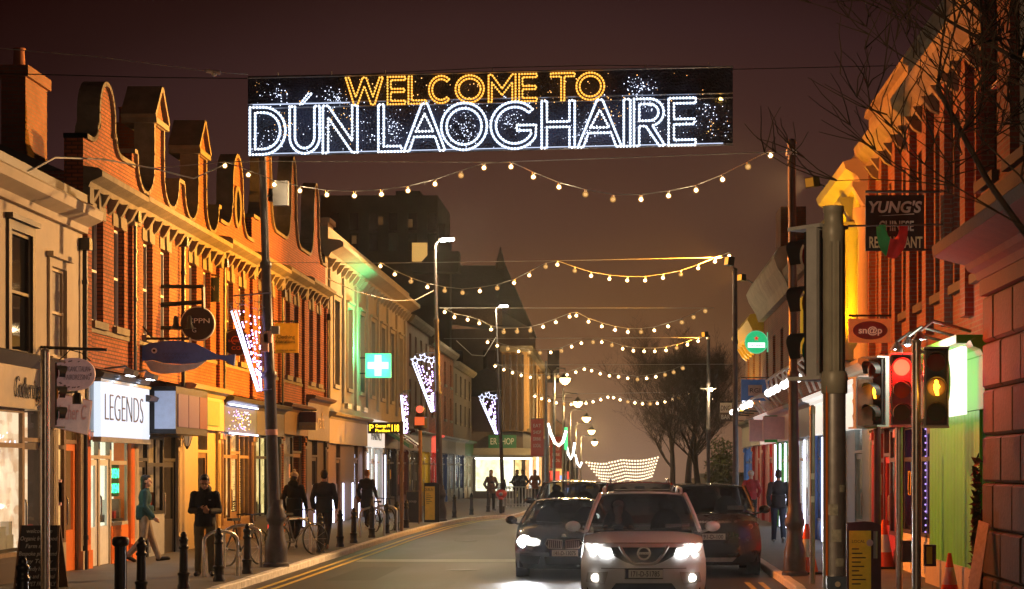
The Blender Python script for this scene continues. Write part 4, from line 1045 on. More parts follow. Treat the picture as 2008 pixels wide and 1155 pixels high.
def st(T, o, txt, px, py, Y, hpx, wpx, m, t=.05, **k):
    p = P(px, py, Y); p.y = Y - t / 2 - .012
    T.part('lettering', text_mb(txt, p, (1, 0, 0), (0, 0, 1), hpx * Y / F, width=wpx * Y / F if wpx else None, **k), m, o)
T, o, a, b = hang_sign('hanging_sign', "black YUNG'S restaurant board with white letters high on the right", 1697, 1812, 383, 492, 33.0, BLACKP, wall=XR)
st(T, o, "YUNG'S", 1755, 417, 33.0, 22, 104, LETTER_W, bold=.03, shear=.2)
T.part('underline', MB().prism([(wx(1722, 33), wz(424, 33)), (wx(1792, 33), wz(421, 33)), (wx(1792, 33), wz(419, 33))], 'y', 32.96, 32.97), LETTER_W, o)
st(T, o, 'CHINESE', 1757, 453, 33.0, 20, 68, LETTER_W, bold=.02)
st(T, o, 'RESTAURANT', 1756, 486, 33.0, 22, 104, mat('cream_lettering', (.8, .72, .45), .5, var=0), bold=.02)
# flag looped over the sign
T = Thing('flag', 'green and red flag drooping in front of the restaurant board', 'flag', P(1750, 508, 32.6))
T.part('pole', MB().tube([P(1662, 443, 32.6), P(1860, 440, 32.6)], .018, 6), DBROWN)
def droop(u, v):
    a = PI * (1 - u); k = .42 + .58 * v
    return P(1751 + 31 * k * math.cos(a) * (1.05 if u < .5 else .95), 441 + 66 * k * math.sin(a) ** .8 * (1 if u < .6 else .96), 32.6 - .04 * math.sin(u * 9 + v * 4))
T.part('cloth', MB().plate(lambda u, v: droop(.36 + .64 * u, v), 14, 4, (0, .01, 0)), mat('flag_red', (.6, .03, .03), .8))
T.part('cloth', MB().plate(lambda u, v: droop(.37 * u, v) + Vector((0, -.012, 0)), 8, 4, (0, .01, 0)), mat('flag_green', (.03, .33, .10), .8))
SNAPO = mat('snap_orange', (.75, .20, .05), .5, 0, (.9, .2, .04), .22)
T, o, a, b = hang_sign('hanging_sign', 'orange sn@p sign with dark red oval above the red signals', 1664, 1748, 625, 672, 39.0, SNAPO, wall=XR)
mb = MB().prism([P(1706 + 34 * math.cos(t * PI / 14), 648 + 18 * math.sin(t * PI / 14), 39.0).xz for t in range(28)], 'y', 38.955, 38.972)
T.part('oval', mb, mat('snap_red', (.28, .02, .02), .5), o)
st(T, o, 'sn@p', 1706, 654, 39.0, 13, 46, mat('snap_letter', (.8, .45, .3), .5, 0, (.9, .5, .3), .2), t=.09, bold=.02)
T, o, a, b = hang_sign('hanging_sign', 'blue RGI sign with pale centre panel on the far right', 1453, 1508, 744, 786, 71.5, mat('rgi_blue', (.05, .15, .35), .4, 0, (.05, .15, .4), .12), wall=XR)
T.part('panel', MB().box(wx(1467, 71.5), wx(1494, 71.5), 71.45, 71.47, wz(776, 71.5), wz(755, 71.5)), mat('rgi_panel', (.6, .5, .45), .5), o)
st(T, o, 'RGI', 1480.5, 770, 71.5, 9, 20, LETTER_D, t=.11)
# round green beer sign
T = Thing('hanging_sign', 'round glowing green sign with red star on the pub', 'sign', P(1483, 692, 73))
c = P(1483, 671, 73); r = 21 * 73 / F
o = T.part('disc', MB().cyl(c, (0, 1, 0), r, .14, 28), mat('beer_green', (.02, .3, .12), .3, 0, (.02, .55, .2), .9))
T.part('rim', MB().tube([(c.x + r * math.cos(t * PI / 16), c.y, c.z + r * math.sin(t * PI / 16)) for t in range(32)], .035, 6, closed=True), mat('rim_teal', (.1, .5, .3), .4, 0, (.2, .9, .5), .5), o)
T.part('band', MB().box(c.x - r * .8, c.x + r * .8, c.y - .085, c.y - .075, c.z - r * .52, c.z - r * .05), glow('band_white', (.9, 1, .95), 1.6), o)
T.part('lettering', text_mb('Heineken', (c.x, c.y - .1, c.z - r * .40), (1, 0, 0), (0, 0, 1), r * .26, width=r * 1.4), GREENP, o)
star = [((.2 if k % 2 == 0 else .085) * r * 1.3 * math.sin(k * PI / 5), (.2 if k % 2 == 0 else .085) * r * 1.3 * math.cos(k * PI / 5)) for k in range(10)]
T.part('star', MB().prism([(c.x + a, c.z + r * .34 + b) for a, b in star], 'y', c.y - .09, c.y - .075), mat('star_red', (.6, .02, .02), .4, 0, (1, .03, .02), .8), o)
for dz in (.1, -.25): T.part('bracket', MB().tube([(c.x + r, c.y, c.z + dz), (XR, c.y, c.z + dz)], .025, 6), mat('rim_teal'))
T.part('bracket_plate', MB().box(c.x + r, c.x + r + .06, c.y - .05, c.y + .05, c.z - .35, c.z + .35), mat('rim_teal'))
# yellow scroll-topped frame sign
T = Thing('hanging_sign', 'yellow sign panel under a scroll topped yellow frame, behind the tall right pole', 'sign', P(1588, 695, 54))
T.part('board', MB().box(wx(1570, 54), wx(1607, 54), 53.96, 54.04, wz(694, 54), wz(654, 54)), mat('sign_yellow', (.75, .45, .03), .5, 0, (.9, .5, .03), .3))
mb = MB().tube([P(1572, 654, 54), P(1572, 584, 54)], .04, 6).tube([P(1572, 584, 54), P(1604, 584, 54)], .04, 6)
mb.tube([P(1586 + (11 - 2.2 * k / 6) * math.cos(k * .6), 572 - (11 - 2.2 * k / 6) * math.sin(k * .6), 54) for k in range(22)], .025, 6)
T.part('frame', mb, MATS['sign_yellow']); T.part('bracket', MB().tube([P(1604, 590, 54), (XR, 54, wz(590, 54))], .025, 6), YELLOWP)
T, o, a, b = hang_sign('estate_board', 'white DNG board with a dark lower panel beyond the blue sign', 1412, 1435, 790, 826, 84.5, WHITEP, wall=XR)
T.part('panel', MB().box(wx(1412, 84.5), wx(1435, 84.5), 84.45, 84.47, wz(826, 84.5), wz(809, 84.5)), mat('dng_brown', (.1, .07, .06), .5), o)
st(T, o, 'DNG', 1423, 805, 84.5, 10, 19, LETTER_D)
st(T, o, 'BAR', 1423, 822, 84.5, 9, 17, LETTER_W, t=.11)
# left: oval hairdressing sign with scroll bracket
T = Thing('hanging_sign', 'pale pink oval ORGANIC ITALIAN HAIRDRESSING sign hanging on the left', 'sign', P(145, 768, 35.5))
Yh = 35.6
pts = [P(145 + 42 * math.cos(t * PI / 16), 734 + 34 * math.sin(t * PI / 16) * (1 + .05 * math.cos(t * PI / 8)), Yh).xz for t in range(32)]
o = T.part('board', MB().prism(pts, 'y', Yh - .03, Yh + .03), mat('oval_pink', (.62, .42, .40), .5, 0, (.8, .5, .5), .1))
for k, tx in enumerate(('ORGANIC ITALIAN', 'HAIRDRESSING')): st(T, o, tx, 152, 729 + k * 16, Yh, 11, 50, mat('umber_lettering', (.16, .08, .07), .5, var=0), t=.06, bold=-.015)
lf = MB()
for k in range(26):
    a = RND.uniform(0, 2 * PI); p = P(145 + 34 * math.cos(a), 734 + 26 * math.sin(a), Yh); lf.obox((p.x, Yh - .034, p.z), (.015, 0, .008), (0, .003, 0), (-.004, 0, .007))
T.part('leaf_pattern', lf, mat('umber_lettering'), o)
mb = MB().tube([(XL, Yh, wz(681, Yh)), (wx(210, Yh), Yh, wz(686, Yh))], .03, 6)
mb.tube([P(100, 720, Yh), P(130, 694, Yh), P(137, 686, Yh), P(160, 692, Yh), P(178, 708, Yh)], .01, 5)
mb.tube([P(80 + (10 - k * .35) * math.cos(k * .5), 697 + (10 - k * .35) * math.sin(k * .5), Yh) for k in range(20)], .012, 5)
T.part('bracket', mb, BLACKP)
# pink plastic sign box below
T = Thing('projecting_sign', 'crinkled pale pink sign with rose lettering under the oval sign', 'sign', P(140, 852, 36.1))
A, B, C_, D_ = P(103, 770, 36.1), P(180, 787, 36.1), P(172, 852, 36.1), P(99, 836, 36.1)
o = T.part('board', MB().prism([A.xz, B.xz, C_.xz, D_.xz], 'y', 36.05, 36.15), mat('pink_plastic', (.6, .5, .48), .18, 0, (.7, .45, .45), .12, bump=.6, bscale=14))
st(T, o, 'Mother C', 140, 823, 36.1, 30, 62, PINKP, t=.1, shear=.25)
T.part('frame', MB().tube([A, B, C_, D_], .018, 5, closed=True), PINKP)
T.part('spotlight', MB().lathe(wx(152, 35.6), 35.6, [(.05, 0), (.09, -.06), (.09, -.2)], 10, cz=wz(770, 35.6)).tube([P(104, 772, 35.9), P(152, 768, 35.6)], .018, 5), BLACKP)
T.part('bracket', MB().tube([A, (XL, 36.1, A.z)], .02, 5), BLACKP)
# blue fish sign
T = Thing('fish_sign', 'big blue wooden fish with white belly hanging from the brick house', 'sign', P(350, 740, 43.2))
Yf = 43.2
up = [(262, 698), (270, 684), (292, 674), (325, 669), (352, 668), (385, 674), (410, 687), (428, 696), (445, 697), (462, 695)]
lo = [(459, 718), (446, 709), (428, 704), (405, 706), (385, 712), (355, 714), (320, 712), (300, 706), (285, 708), (268, 706)]
o = T.part('body', MB().prism([P(x, y, Yf).xz for x, y in up + lo], 'y', Yf - .06, Yf + .06), mat('fish_blue', (.08, .13, .38), .45, var=.2))
be = [(285, 709), (300, 707), (320, 713), (355, 715), (385, 713), (405, 707), (385, 722), (350, 731), (315, 733), (297, 728)]
T.part('belly', MB().prism([P(x, y, Yf).xz for x, y in be], 'y', Yf - .05, Yf + .05), mat('fish_white', (.6, .55, .5), .5), o)
p = P(304, 688, Yf); T.part('eye', MB().cyl((p.x, Yf - .07, p.z), (0, 1, 0), .06, .03, 14), LETTER_W, o); T.part('pupil', MB().cyl((p.x, Yf - .08, p.z), (0, 1, 0), .028, .04, 10), LETTER_D, o)
sc = MB()
for k in range(18):
    q = P(322 + 7.5 * (k % 7) + 3 * (k // 7), 695 + 7 * (k // 7), Yf); sc.tube([(q.x - .03, Yf - .065, q.z + .03), (q.x, Yf - .065, q.z - .02), (q.x + .03, Yf - .065, q.z + .03)], .006, 4)
T.part('scales', sc, NAVY, o)
T.part('bracket', MB().tube([(XL, Yf, wz(664, Yf)), P(372, 664, Yf)], .03, 6).tube([P(340, 664, Yf), P(340, 670, Yf)], .012, 5).tube([(XL, Yf, wz(640, Yf)), P(300, 664, Yf)], .02, 5), BLACKP)
# black iron frame with bells and round sign
T = Thing('round_sign', 'black round sign with pale rim in an iron frame above the fish', 'sign', P(388, 667, 45.5))
Yq = 45.5; c = P(388, 635, Yq); r = 32 * Yq / F
o = T.part('disc', MB().cyl(c, (0, 1, 0), r, .1, 30), BLACKP)
T.part('rim', MB().tube([(c.x + r * math.cos(t * PI / 18), c.y, c.z + r * math.sin(t * PI / 18)) for t in range(36)], .03, 6, closed=True), WHITEP, o)
st(T, o, 'CPPN', 390, 634, Yq, 10, 44, LETTER_W, t=.1); st(T, o, 'G', 382, 652, Yq, 9, None, LETTER_W, t=.1)
mb = MB()
for a, b in (((258, 600), (400, 592)), ((305, 562), (400, 562)), ((305, 562), (308, 645)), ((398, 562), (400, 645)), ((265, 643), (400, 643)), ((305, 600), (400, 592))):
    mb.tube([P(*a, Yq), P(*b, Yq)], .045, 5)
bar = MB()
for k in range(16): bar.tube([P(212 + k * 3.2, 612 + 3 * (k % 3), 44.5), P(210 + k * 3.4, 655, 44.5)], .012, 4)
mb.tube([(XL, Yq, wz(600, Yq)), P(258, 600, Yq)], .03, 5).tube([(XL, Yq, wz(643, Yq)), P(265, 643, Yq)], .03, 5)
T.part('iron_frame', mb, BLACKP); T.part('iron_balcony', bar.tube([P(206, 614, 44.5), P(268, 616, 44.5)], .02, 4).tube([P(206, 656, 44.5), P(268, 656, 44.5)], .02, 4), BLACKP)
for px in (347, 374):
    p = P(px, 646, Yq); T.part('bell', MB().lathe(p.x, Yq - .12, [(.02, .3), (.05, .27), (.06, .12), (.12, 0), (.0, .01)], 12, cz=p.z), BLACKP)
# dark green small board
T, o, a, b = hang_sign('hanging_sign', 'small weathered dark green board above the round sign', 395, 430, 544, 592, 50.5, mat('mossy_board', (.06, .09, .05), .6, var=.5, scale=8), wall=XL)
st(T, o, 'INN', 412, 570, 50.5, 10, 20, LETTER_G)
# barber round sign
T = Thing('round_sign', 'small round dark sign with orange ring emblem left of the lamp post', 'sign', P(460, 698, 52.5))
Yq = 52.5; c = P(464, 672, Yq); r = 25 * Yq / F
o = T.part('disc', MB().cyl(c, (0, 1, 0), r, .1, 26), mat('sign_ink', (.03, .02, .03), .5)); T.part('rim', MB().tube([(c.x + r * math.cos(t * PI / 16), c.y, c.z + r * math.sin(t * PI / 16)) for t in range(32)], .022, 5, closed=True), STEELD, o)
T.part('emblem', MB().tube([(c.x - .02 + .1 * math.cos(t * PI / 10), c.y - .055, c.z + .06 + .1 * math.sin(t * PI / 10)) for t in range(16)], .012, 5), ORANGEP, o)
st(T, o, 'BARBER', 462, 671, Yq, 5, 26, ORANGEP, t=.1); st(T, o, 'CO', 464, 686, Yq, 7, 18, ORANGEP, t=.1)
T.part('bracket', MB().tube([(XL, Yq, c.z + .3), (c.x, Yq, c.z + .35), (c.x, Yq, c.z + r)], .02, 5), BLACKP)
# yellow alterations sign
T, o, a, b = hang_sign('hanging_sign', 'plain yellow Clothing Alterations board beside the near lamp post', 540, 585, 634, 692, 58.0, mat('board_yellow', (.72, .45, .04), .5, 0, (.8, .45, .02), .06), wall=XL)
for k, tx in enumerate(('Clothing', 'Alterations')): st(T, o, tx, 561 - 2 * k, 664 + 9 * k, 58, 7, 35 + 5 * k, LETTER_D)
st(T, o, 'sewing and repairs', 562, 688, 58, 3, 38, LETTER_D)
# red lantern-like projecting sign
T, o, a, b = hang_sign('hanging_sign', 'dark red box sign with cream lower panel over the brick shop', 574, 621, 808, 828, 63.5, MAROON, t=.3, wall=XL)
T.part('panel', MB().box(wx(574, 63.5), wx(621, 63.5), 63.3, 63.7, wz(843, 63.5), wz(828.5, 63.5)), CREAMP, o)
st(T, o, 'FISH & CHIPS', 597, 839, 63.3, 5, 36, LETTER_G, t=.02)
# red event banners on the far left columns
for i, (px0, px1, py0, py1, Y) in enumerate(((1041, 1066, 822, 894, 128), (1079, 1102, 856, 918, 150))):
    T = Thing('street_banner', ['nearer red EAT SHOP DRINK LOCAL banner on the far left', 'second, farther red banner down the left side'][i], 'banner', P((px0 + px1) / 2, py1, Y), 'red street banners')
    o = T.part('cloth', MB().plate(lambda u, v: P(px0 + (px1 - px0) * u, py0 + (py1 - py0) * v, Y + .05 * math.sin(v * 5)), 3, 6, (0, .02, 0)), mat('banner_red', (.45, .05, .04), .7, 0, (.5, .06, .04), .08))
    for k, tx in enumerate(('EAT', 'SHOP', 'DRINK', 'LOCAL')):
        st(T, o, tx, px0 + (px1 - px0) * .5, py0 + 16 + 13 * k * (py1 - py0) / 72, Y, 7 * (py1 - py0) / 72, 15, LETTER_W, t=.2)
    xp = wx(px1 + 4, Y)
    T.part('arm', MB().tube([P(px0, py0 - 1, Y), (xp, Y, wz(py0 - 1, Y))], .025, 5).tube([P(px0, py1 + 1, Y), (xp, Y, wz(py1 + 1, Y))], .025, 5).tube([(xp, Y, gz(Y)), (xp, Y, wz(py0 - 30, Y))], .07, 8), STEELD)
# ================================================================== STREET FURNITURE
POLEP = mat('column_paint', (.075, .07, .08), .38, .2, var=.25, scale=5)
LEDW = glow('led_lamp', (.95, .97, 1.0), 60)
def column(name, label, base, top, r0=.1, r1=.06, orn=1.0, group=None):
    """cast-iron lamp column with bulbous ornamental base; may lean"""
    T = Thing(name, label, 'lamp post', base, group)
    b, t = Vector(base), Vector(top); h = t.z - b.z
    k = orn
    prof = [(.27, 0), (.27, .06), (.23, .09), (.235, .3), (.225, .42), (.17, .62), (.15, .78), (.155, .84), (.2, .9), (.21, .98), (.175, 1.06), (.18, 1.1), (.145, 1.16), (.135, 1.3)]
    T.part('column_base', MB().lathe(b.x, b.y, [(r * k, z * (.9 + .1 * k)) for r, z in prof], 20, cz=b.z), POLEP)
    d = (t - b)
    pts = [b + d * s for s in (1.15 / h, .45, .46, .47, .475, .72, .725, .735, .74, 1.0)]
    T.part('shaft', MB().tube(pts, [.125 * k, r0 * .98, r0 * 1.25, r0 * 1.25, r0 * .9, (r0 + r1) / 2 * .95, (r0 + r1) / 2 * 1.2, (r0 + r1) / 2 * 1.2, r1 * 1.05, r1], 14), POLEP)
    T.part('cap', MB().lathe(t.x, t.y, [(r1 * 1.2, -.03), (r1 * 1.25, .03), (r1 * .5, .07)], 12, cz=t.z), POLEP)
    return T
b1 = Vector((-6.62, 39.3, PV)); t1 = P(514, 300, 39.3)
TP1 = column('lamp_column', 'thick dark lamp post with bulbous base nearest on the left pavement', b1, t1, .115, .075, .95)
TP1.part('control_box', MB().box(-6.62 - .03, -6.36, 39.1, 39.25, wz(405, 39.3), wz(357, 39.3)), GREYP)
for py0, py1, px in ((672, 650, 526), (690, 655, 520), (655, 640, 541)):
    p = P(px, py0, 39.15); TP1.part('junction_box', MB().box(p.x - .07, p.x + .07, 39.05, 39.18, p.z, p.z + (py0 - py1) * .0098), PINKP if px != 541 else GREYP)
TP1.part('band', MB().tube([b1 + (t1 - b1) * .318, b1 + (t1 - b1) * .332], .118, 14), mat('pink_band', (.6, .33, .33), .6))
b2 = Vector((-6.5, 74, PV)); t2 = P(853, 482, 74)
TP2 = column('lamp_column', 'lamp post with bright white LED head in the middle of the left side', b2, t2, .11, .055, .95)
b3 = Vector((-6.62, 116, PV)); t3 = P(972, 608, 116)
TP3 = column('lamp_column', 'third lamp post on the left, red lit, with smaller LED head', b3, t3, .1, .055, .9)
for T, t in ((TP2, t2), (TP3, t3)):
    arm = T.part('lamp_arm', MB().tube([t + Vector((0, 0, -.02)), t + Vector((.08, 0, .14)), t + Vector((.2, 0, .2))], .035, 8), STEELD)
    hd = T.part('lamp_head', MB().prism([(t.x + .15, t.z + .14), (t.x + .72, t.z + .22), (t.x + .72, t.z + .3), (t.x + .15, t.z + .27)], 'y', t.y - .14, t.y + .14), STEELD)
    T.part('lamp_lens', MB().add([(t.x + .22, t.y - .12, t.z + .147), (t.x + .7, t.y - .12, t.z + .212), (t.x + .7, t.y + .12, t.z + .212), (t.x + .22, t.y + .12, t.z + .147)], [(0, 1, 2, 3)]).box(t.x + .24, t.x + .7, t.y - .155, t.y - .141, t.z + .17, t.z + .25), LEDW, hd)
    T.light('lamp_light', (t.x + .5, t.y - .25, t.z + .02), 1000, (1, .76, .42), 'POINT', .12)
b4 = Vector((3.09, 36.0, PV)); t4 = P(1552, 280, 36.0)
TP4 = column('lamp_column', 'tall purplish post with bulbous base on the right pavement', b4, t4, .085, .07, .85)
TP4.part('clamp', MB().box(t4.x - .09, t4.x + .09, 35.9, 36.1, t4.z - .22, t4.z - .12), WHITEP)
b5 = Vector((3.25, 57.0, PV)); t5 = P(1441, 530, 57.0)
TP5 = column('lamp_column', 'slimmer grey post beyond the parked cars on the right', b5, t5, .075, .065, .7)
b6 = Vector((4.0, 92.0, PV)); t6 = P(1389, 660, 92.0)
TP6 = column('lamp_column', 'far wooden coloured post with a cross arm lamp in front of the bare trees', b6, t6, .09, .07, .6)
p = P(1389, 762, 92); TP6.part('cross_arm', MB().tube([(p.x - .35, 92, p.z), (p.x + .35, 92, p.z)], .03, 6), STEELD)
TP6.part('lamp_bulb', MB().ball((p.x + .12, 91.9, p.z - .05), .09, 8, 6), glow('warm_lamp', (1, .72, .35), 14)); TP6.light('lamp_light', (p.x + .12, 91.6, p.z - .3), 300, (1, .7, .35), 'POINT', .1)

# sodium floodlights on columns and roofs, mostly added to wash the house fronts orange
SOD = (1.0, .37, .03)
def flood(name, label, at, aim, power, mount, ang=120, col=SOD, ls=1.5):
    at, aim = Vector(at), Vector(aim)
    T = Thing(name, label, 'floodlight', at)
    d = (aim - at).normalized(); s = d.cross(Vector((0, 0, 1))).normalized(); u = s.cross(d)
    T.part('housing', MB().obox(at, d * .09, s * .16, u * .12), BLACKP)
    T.part('lens', MB().obox(at + d * .095, d * .004, s * .14, u * .1), glow('lens_sodium_%g' % ls, SOD, ls))
    T.part('bracket', MB().tube([at - d * .05, Vector(mount)], .025, 6), STEELD)
    T.light('flood_lamp', at + d * .16, power, col, 'SPOT', .12, aim, ang, .6)
flood('floodlight', 'small floodlight on top of the slim grey right post', t5 + Vector((-.15, 0, .25)), (-10.1, 53.0, 9.6), 50000, t5, 82)
flood('floodlight', 'small added floodlight on the far post with cross arm', t6 + Vector((-.15, 0, .1)), (-10.1, 86, 7.0), 4500, t6, 104)  # added to light the farther left fronts
flood('floodlight', 'added floodlight hidden behind the grey box of the near left lamp post', P(541, 384, 39.62), (5.3, 36.5, 6.8), 13500, P(521, 384, 39.35), 84, (1, .23, .02), .3)  # added out of sight to redden the right house fronts
flood('floodlight', 'small floodlight added on the white cornice of the right side', (4.4, 73.5, 8.9), (-10.1, 66, 10.0), 19000, (5.0, 73.5, 8.6), 100)  # added to brighten the left fronts from across the street
flood('floodlight', 'small floodlight added under the eaves of the yellow ornate building', (4.5, 47.6, 8.7), (-10.1, 37.6, 6.0), 19000, (5.1, 47.6, 8.45), 84, (1, .53, .19), .3)  # added to light the cream house at the far left
# unseen lamp, added out of view to light the near post's front
T = Thing('added_lamp', 'unseen street lamp added near the viewpoint to light the near post, outside the picture', 'street lamp', (-5.2, 5.5, PV))
T.part('shaft', MB().lathe(-5.2, 5.5, [(.2, 0), (.18, .8), (.09, 1.0), (.07, 5.4)], 14, cz=PV), POLEP)
T.part('arm', MB().tube([(-5.2, 5.5, 5.4), (-4.9, 5.55, 5.75), (-2.5, 6.0, 5.8)], .04, 8), POLEP)
T.part('shade', MB().lathe(-2.5, 6.0, [(.3, 0), (.26, .1), (.08, .22)], 14, cz=5.6), GREYP)
T.part('bulb', MB().ball((-2.5, 6.0, 5.6), .1, 10, 8), glow('warm_lamp', (1, .72, .35), 14))
T.light('lamp_light', (-2.5, 6.0, 5.4), 1000, (1, .66, .36), 'POINT', .15)

# far lantern posts on the left
for i, (px, py, Y, lab) in enumerate(((1108, 745, 137, 'brightest'), (1133, 791, 159, 'second'), (1150, 821, 181, 'third'), (1160, 846, 204, 'fourth'), (1166, 868, 231, 'fifth'))):
    p = P(px, py, Y); zb = gz(Y) + PV
    T = Thing('lantern_post', '%s glowing amber lantern counting away from us down the left side' % lab, 'street lamp', (-4.4, Y, zb), 'amber lanterns down the hill')
    T.part('shaft', MB().tube([(-4.4, Y, zb), (-4.4, Y, p.z + .5), (-4.2, Y, p.z + .8), (p.x, Y, p.z + .75), (p.x, Y, p.z + .35)], [.11, .08, .05, .04, .03], 8), STEELD)
    T.part('lantern_cap', MB().lathe(p.x, Y, [(.42, 0), (.3, .12), (.06, .35)], 10, cz=p.z + .12), STEELD)
    T.part('lantern_glass', MB().lathe(p.x, Y, [(.12, -.3), (.32, -.1), (.36, .1)], 10, cz=p.z), glow('lantern_amber', (1, .66, .22), 22))
    T.light('lamp_light', (p.x, Y, p.z - .6), 1500, (1, .6, .22), 'POINT', .2)

# ------------------------------------------------------------------ traffic signals
HEADG = mat('signal_grey', (.5, .49, .47), .4, var=.12)
HEADK = mat('signal_black', (.02, .018, .018), .45, var=.2)
POSTG = mat('signal_post_olive', (.36, .33, .25), .45, .1, var=.15)
def signal(T, c, d, lit, h=.98, w=.33, body=HEADK, rim=HEADG, shape=None):
    """three-aspect head, c centre, d facing; lit = {index: (material, colour, power)} index 0 = top"""
    c = Vector(c); d = Vector(d).normalized(); s = Vector((0, 0, 1)).cross(d).normalized(); u = Vector((0, 0, 1))
    hb = T.part('signal_head', MB().obox(c - d * .08, d * .08, s * w * .4, u * h / 2), body)
    T.part('backing_rim', MB().obox(c - d * .1, d * .05, s * w / 2, u * (h / 2 + .02)).obox(c - d * .02 + u * (h / 2 + .03), d * .16, s * w / 2, u * .012).obox(c - d * .02 - u * (h / 2 + .03), d * .16, s * w / 2, u * .012), rim, hb)
    r = h / 3 * .36
    for k in range(3):
        q = c + u * (h / 3) * (1 - k)
        m = lit[k][0] if k in lit else [mat('lens_off_red', (.10, .008, .008), .15), mat('lens_off_amber', (.12, .05, .008), .15), mat('lens_off_green', (.01, .07, .04), .15)][k]
        if k in lit and lit[k][3]:
            fg = [(0, .9), (.22, .75), (.2, .5), (.45, .1), (.25, -.2), (.3, -.9), (-.05, -.9), (-.3, -.2), (-.32, .3), (-.2, .5), (-.22, .75)]
            T.part('lens', MB().cyl(q + d * .006, d, r, .012, 20), mat('lens_dark_amber', (.10, .035, .01), .2, 0, (1, .25, .02), .12), hb)
            T.part('lit_figure', MB().add([q + d * .016 + s * (a * r) + u * (b * r) for a, b in fg], [tuple(range(len(fg)))]), m, hb)
        else:
            T.part('lens', MB().cyl(q + d * .006, d, r, .012, 20), m, hb)
        # visor: half tube over the lens
        def vis(a, b):
            t = rad(-25 + 230 * a); ln = .02 + .2 * b * (.55 + .45 * max(0, math.sin(t)))
            return q + s * (r * 1.12 * math.cos(t)) + u * (r * 1.12 * math.sin(t)) + d * ln
        T.part('visor', MB().grid(vis, 14, 3), HEADK, hb)
        if k in lit and lit[k][2]: T.light('signal_light', q + d * .3, lit[k][2], lit[k][1], 'POINT', .1)
REDL = glow('signal_red', (1, .025, .015), 14); REDW = glow('signal_red_core', (1, .03, .012), 9); AMB = glow('signal_amber', (1, .42, .02), 7)
def chrome_post(T, x, y, z1, r=.057, z0=PV):
    T.part('post', MB().tube([(x, y, z0), (x, y, z1)], r, 16), CHROME); T.part('post_cap', MB().lathe(x, y, [(r * 1.1, 0), (r * 1.1, .03), (r * .3, .06)], 14, cz=z1), HEADG)
T = Thing('traffic_signal', 'steel signal post with amber lit head on the right, nearest the stone wall', 'traffic light', (3.93, 27, PV))
chrome_post(T, 3.93, 27, wz(672, 27), .062)
signal(T, P(1836, 760, 26.85), (-.12, -1, 0), {1: (AMB, (1, .4, .03), 5, True)})
T.light('signal_beam', P(1836, 760, 26.6), 110, (1, .4, .03), 'SPOT', .06, (0, 0, 1.6), 28, .7)
T.part('mounting', MB().tube([(3.93, 27, wz(690, 27)), (4.19, 26.95, wz(690, 27))], .03, 6).tube([(3.93, 27, wz(825, 27)), (4.19, 26.95, wz(825, 27))], .03, 6), HEADG)
T.part('push_button', MB().box(wx(1812, 26.9), wx(1834, 26.9), 26.82, 26.95, wz(1110, 26.9), wz(1068, 26.9)), MAROON); T.part('button_plate', MB().box(wx(1817, 26.8), wx(1828, 26.8), 26.8, 26.818, wz(1106, 26.8), wz(1072, 26.8)), YELLOWP)
T = Thing('traffic_signal', 'signal glowing bright red between the two steel posts on the right', 'traffic light', (3.98, 29.6, PV))
xx = wx(1763, 29.6); T.o.location.x = T.b.x = xx
chrome_post(T, xx, 29.6, wz(690, 29.6), .05)
signal(T, P(1768, 765, 29.4), (-.03, -1, 0), {0: (REDW, (1, .012, .008), 150, False)})
T.light('signal_beam', P(1768, 729, 29.2), 420, (1, .02, .01), 'SPOT', .08, (0, 0, 1.6), 28, .7)
T.part('mounting', MB().tube([(xx, 29.6, wz(705, 29.6)), (xx + .03, 29.5, wz(705, 29.6))], .03, 6), HEADG)
T.part('push_button', MB().box(wx(1768, 29.5), wx(1788, 29.5), 29.42, 29.54, wz(1102, 29.5), wz(1060, 29.5)), DGREY); 
T = Thing('traffic_signal', 'red washed signal head turned to the left, leftmost of the right cluster', 'traffic light', (3.6, 31, PV))
xx = wx(1722, 31); T.o.location.x = T.b.x = xx
T.part('post', MB().tube([(xx, 31.1, PV), (xx, 31.1, wz(700, 31))], .055, 14), MAROON)
signal(T, P(1716, 768, 30.85), (-.75, -.66, 0), {1: (AMB, (1, .4, .03), 0, True)})
signal(T, P(1690, 790, 31.0), (-.3, 1, 0), {}, h=.7, body=mat('signal_back_orange', (.42, .22, .12), .45))
# big near post on the traffic island with its head turned away
xx, Yn = wx(1636, 13.5), 13.5
T = Thing('traffic_signal', 'big close steel post with olive upper tube and dark visors facing left', 'traffic light', (xx, Yn, PV))
zj = wz(758, Yn)
T.part('post', MB().tube([(xx, Yn, PV), (xx, Yn, zj)], .076, 24), CHROME)
T.part('collar', MB().lathe(xx, Yn, [(.078, -.03), (.088, -.02), (.088, .1), (.078, .12)], 24, cz=zj - .02), POSTG)
T.part('signal_tube', MB().lathe(xx - .005, Yn, [(.07, 0), (.07, wz(470, Yn) - zj), (.074, wz(465, Yn) - zj), (.074, wz(445, Yn) - zj), (.064, wz(440, Yn) - zj), (.064, wz(418, Yn) - zj), (.07, wz(415, Yn) - zj), (.07, wz(405, Yn) - zj)], 24, cz=zj), POSTG)
T.part('rib', MB().box(xx - .04, xx - .025, Yn - .078, Yn - .06, zj + .1, wz(475, Yn)).box(xx + .012, xx + .024, Yn - .078, Yn - .06, zj + .1, wz(475, Yn)), POSTG)
signal(T, (xx - .10, Yn + .24, wz(590, Yn)), (-.6, .8, 0), {}, h=.95, w=.26)
T.part('cable', MB().tube([(xx - .055, Yn - .06, PV), (xx - .055, Yn - .06, zj)], .008, 5), ORANGEP)
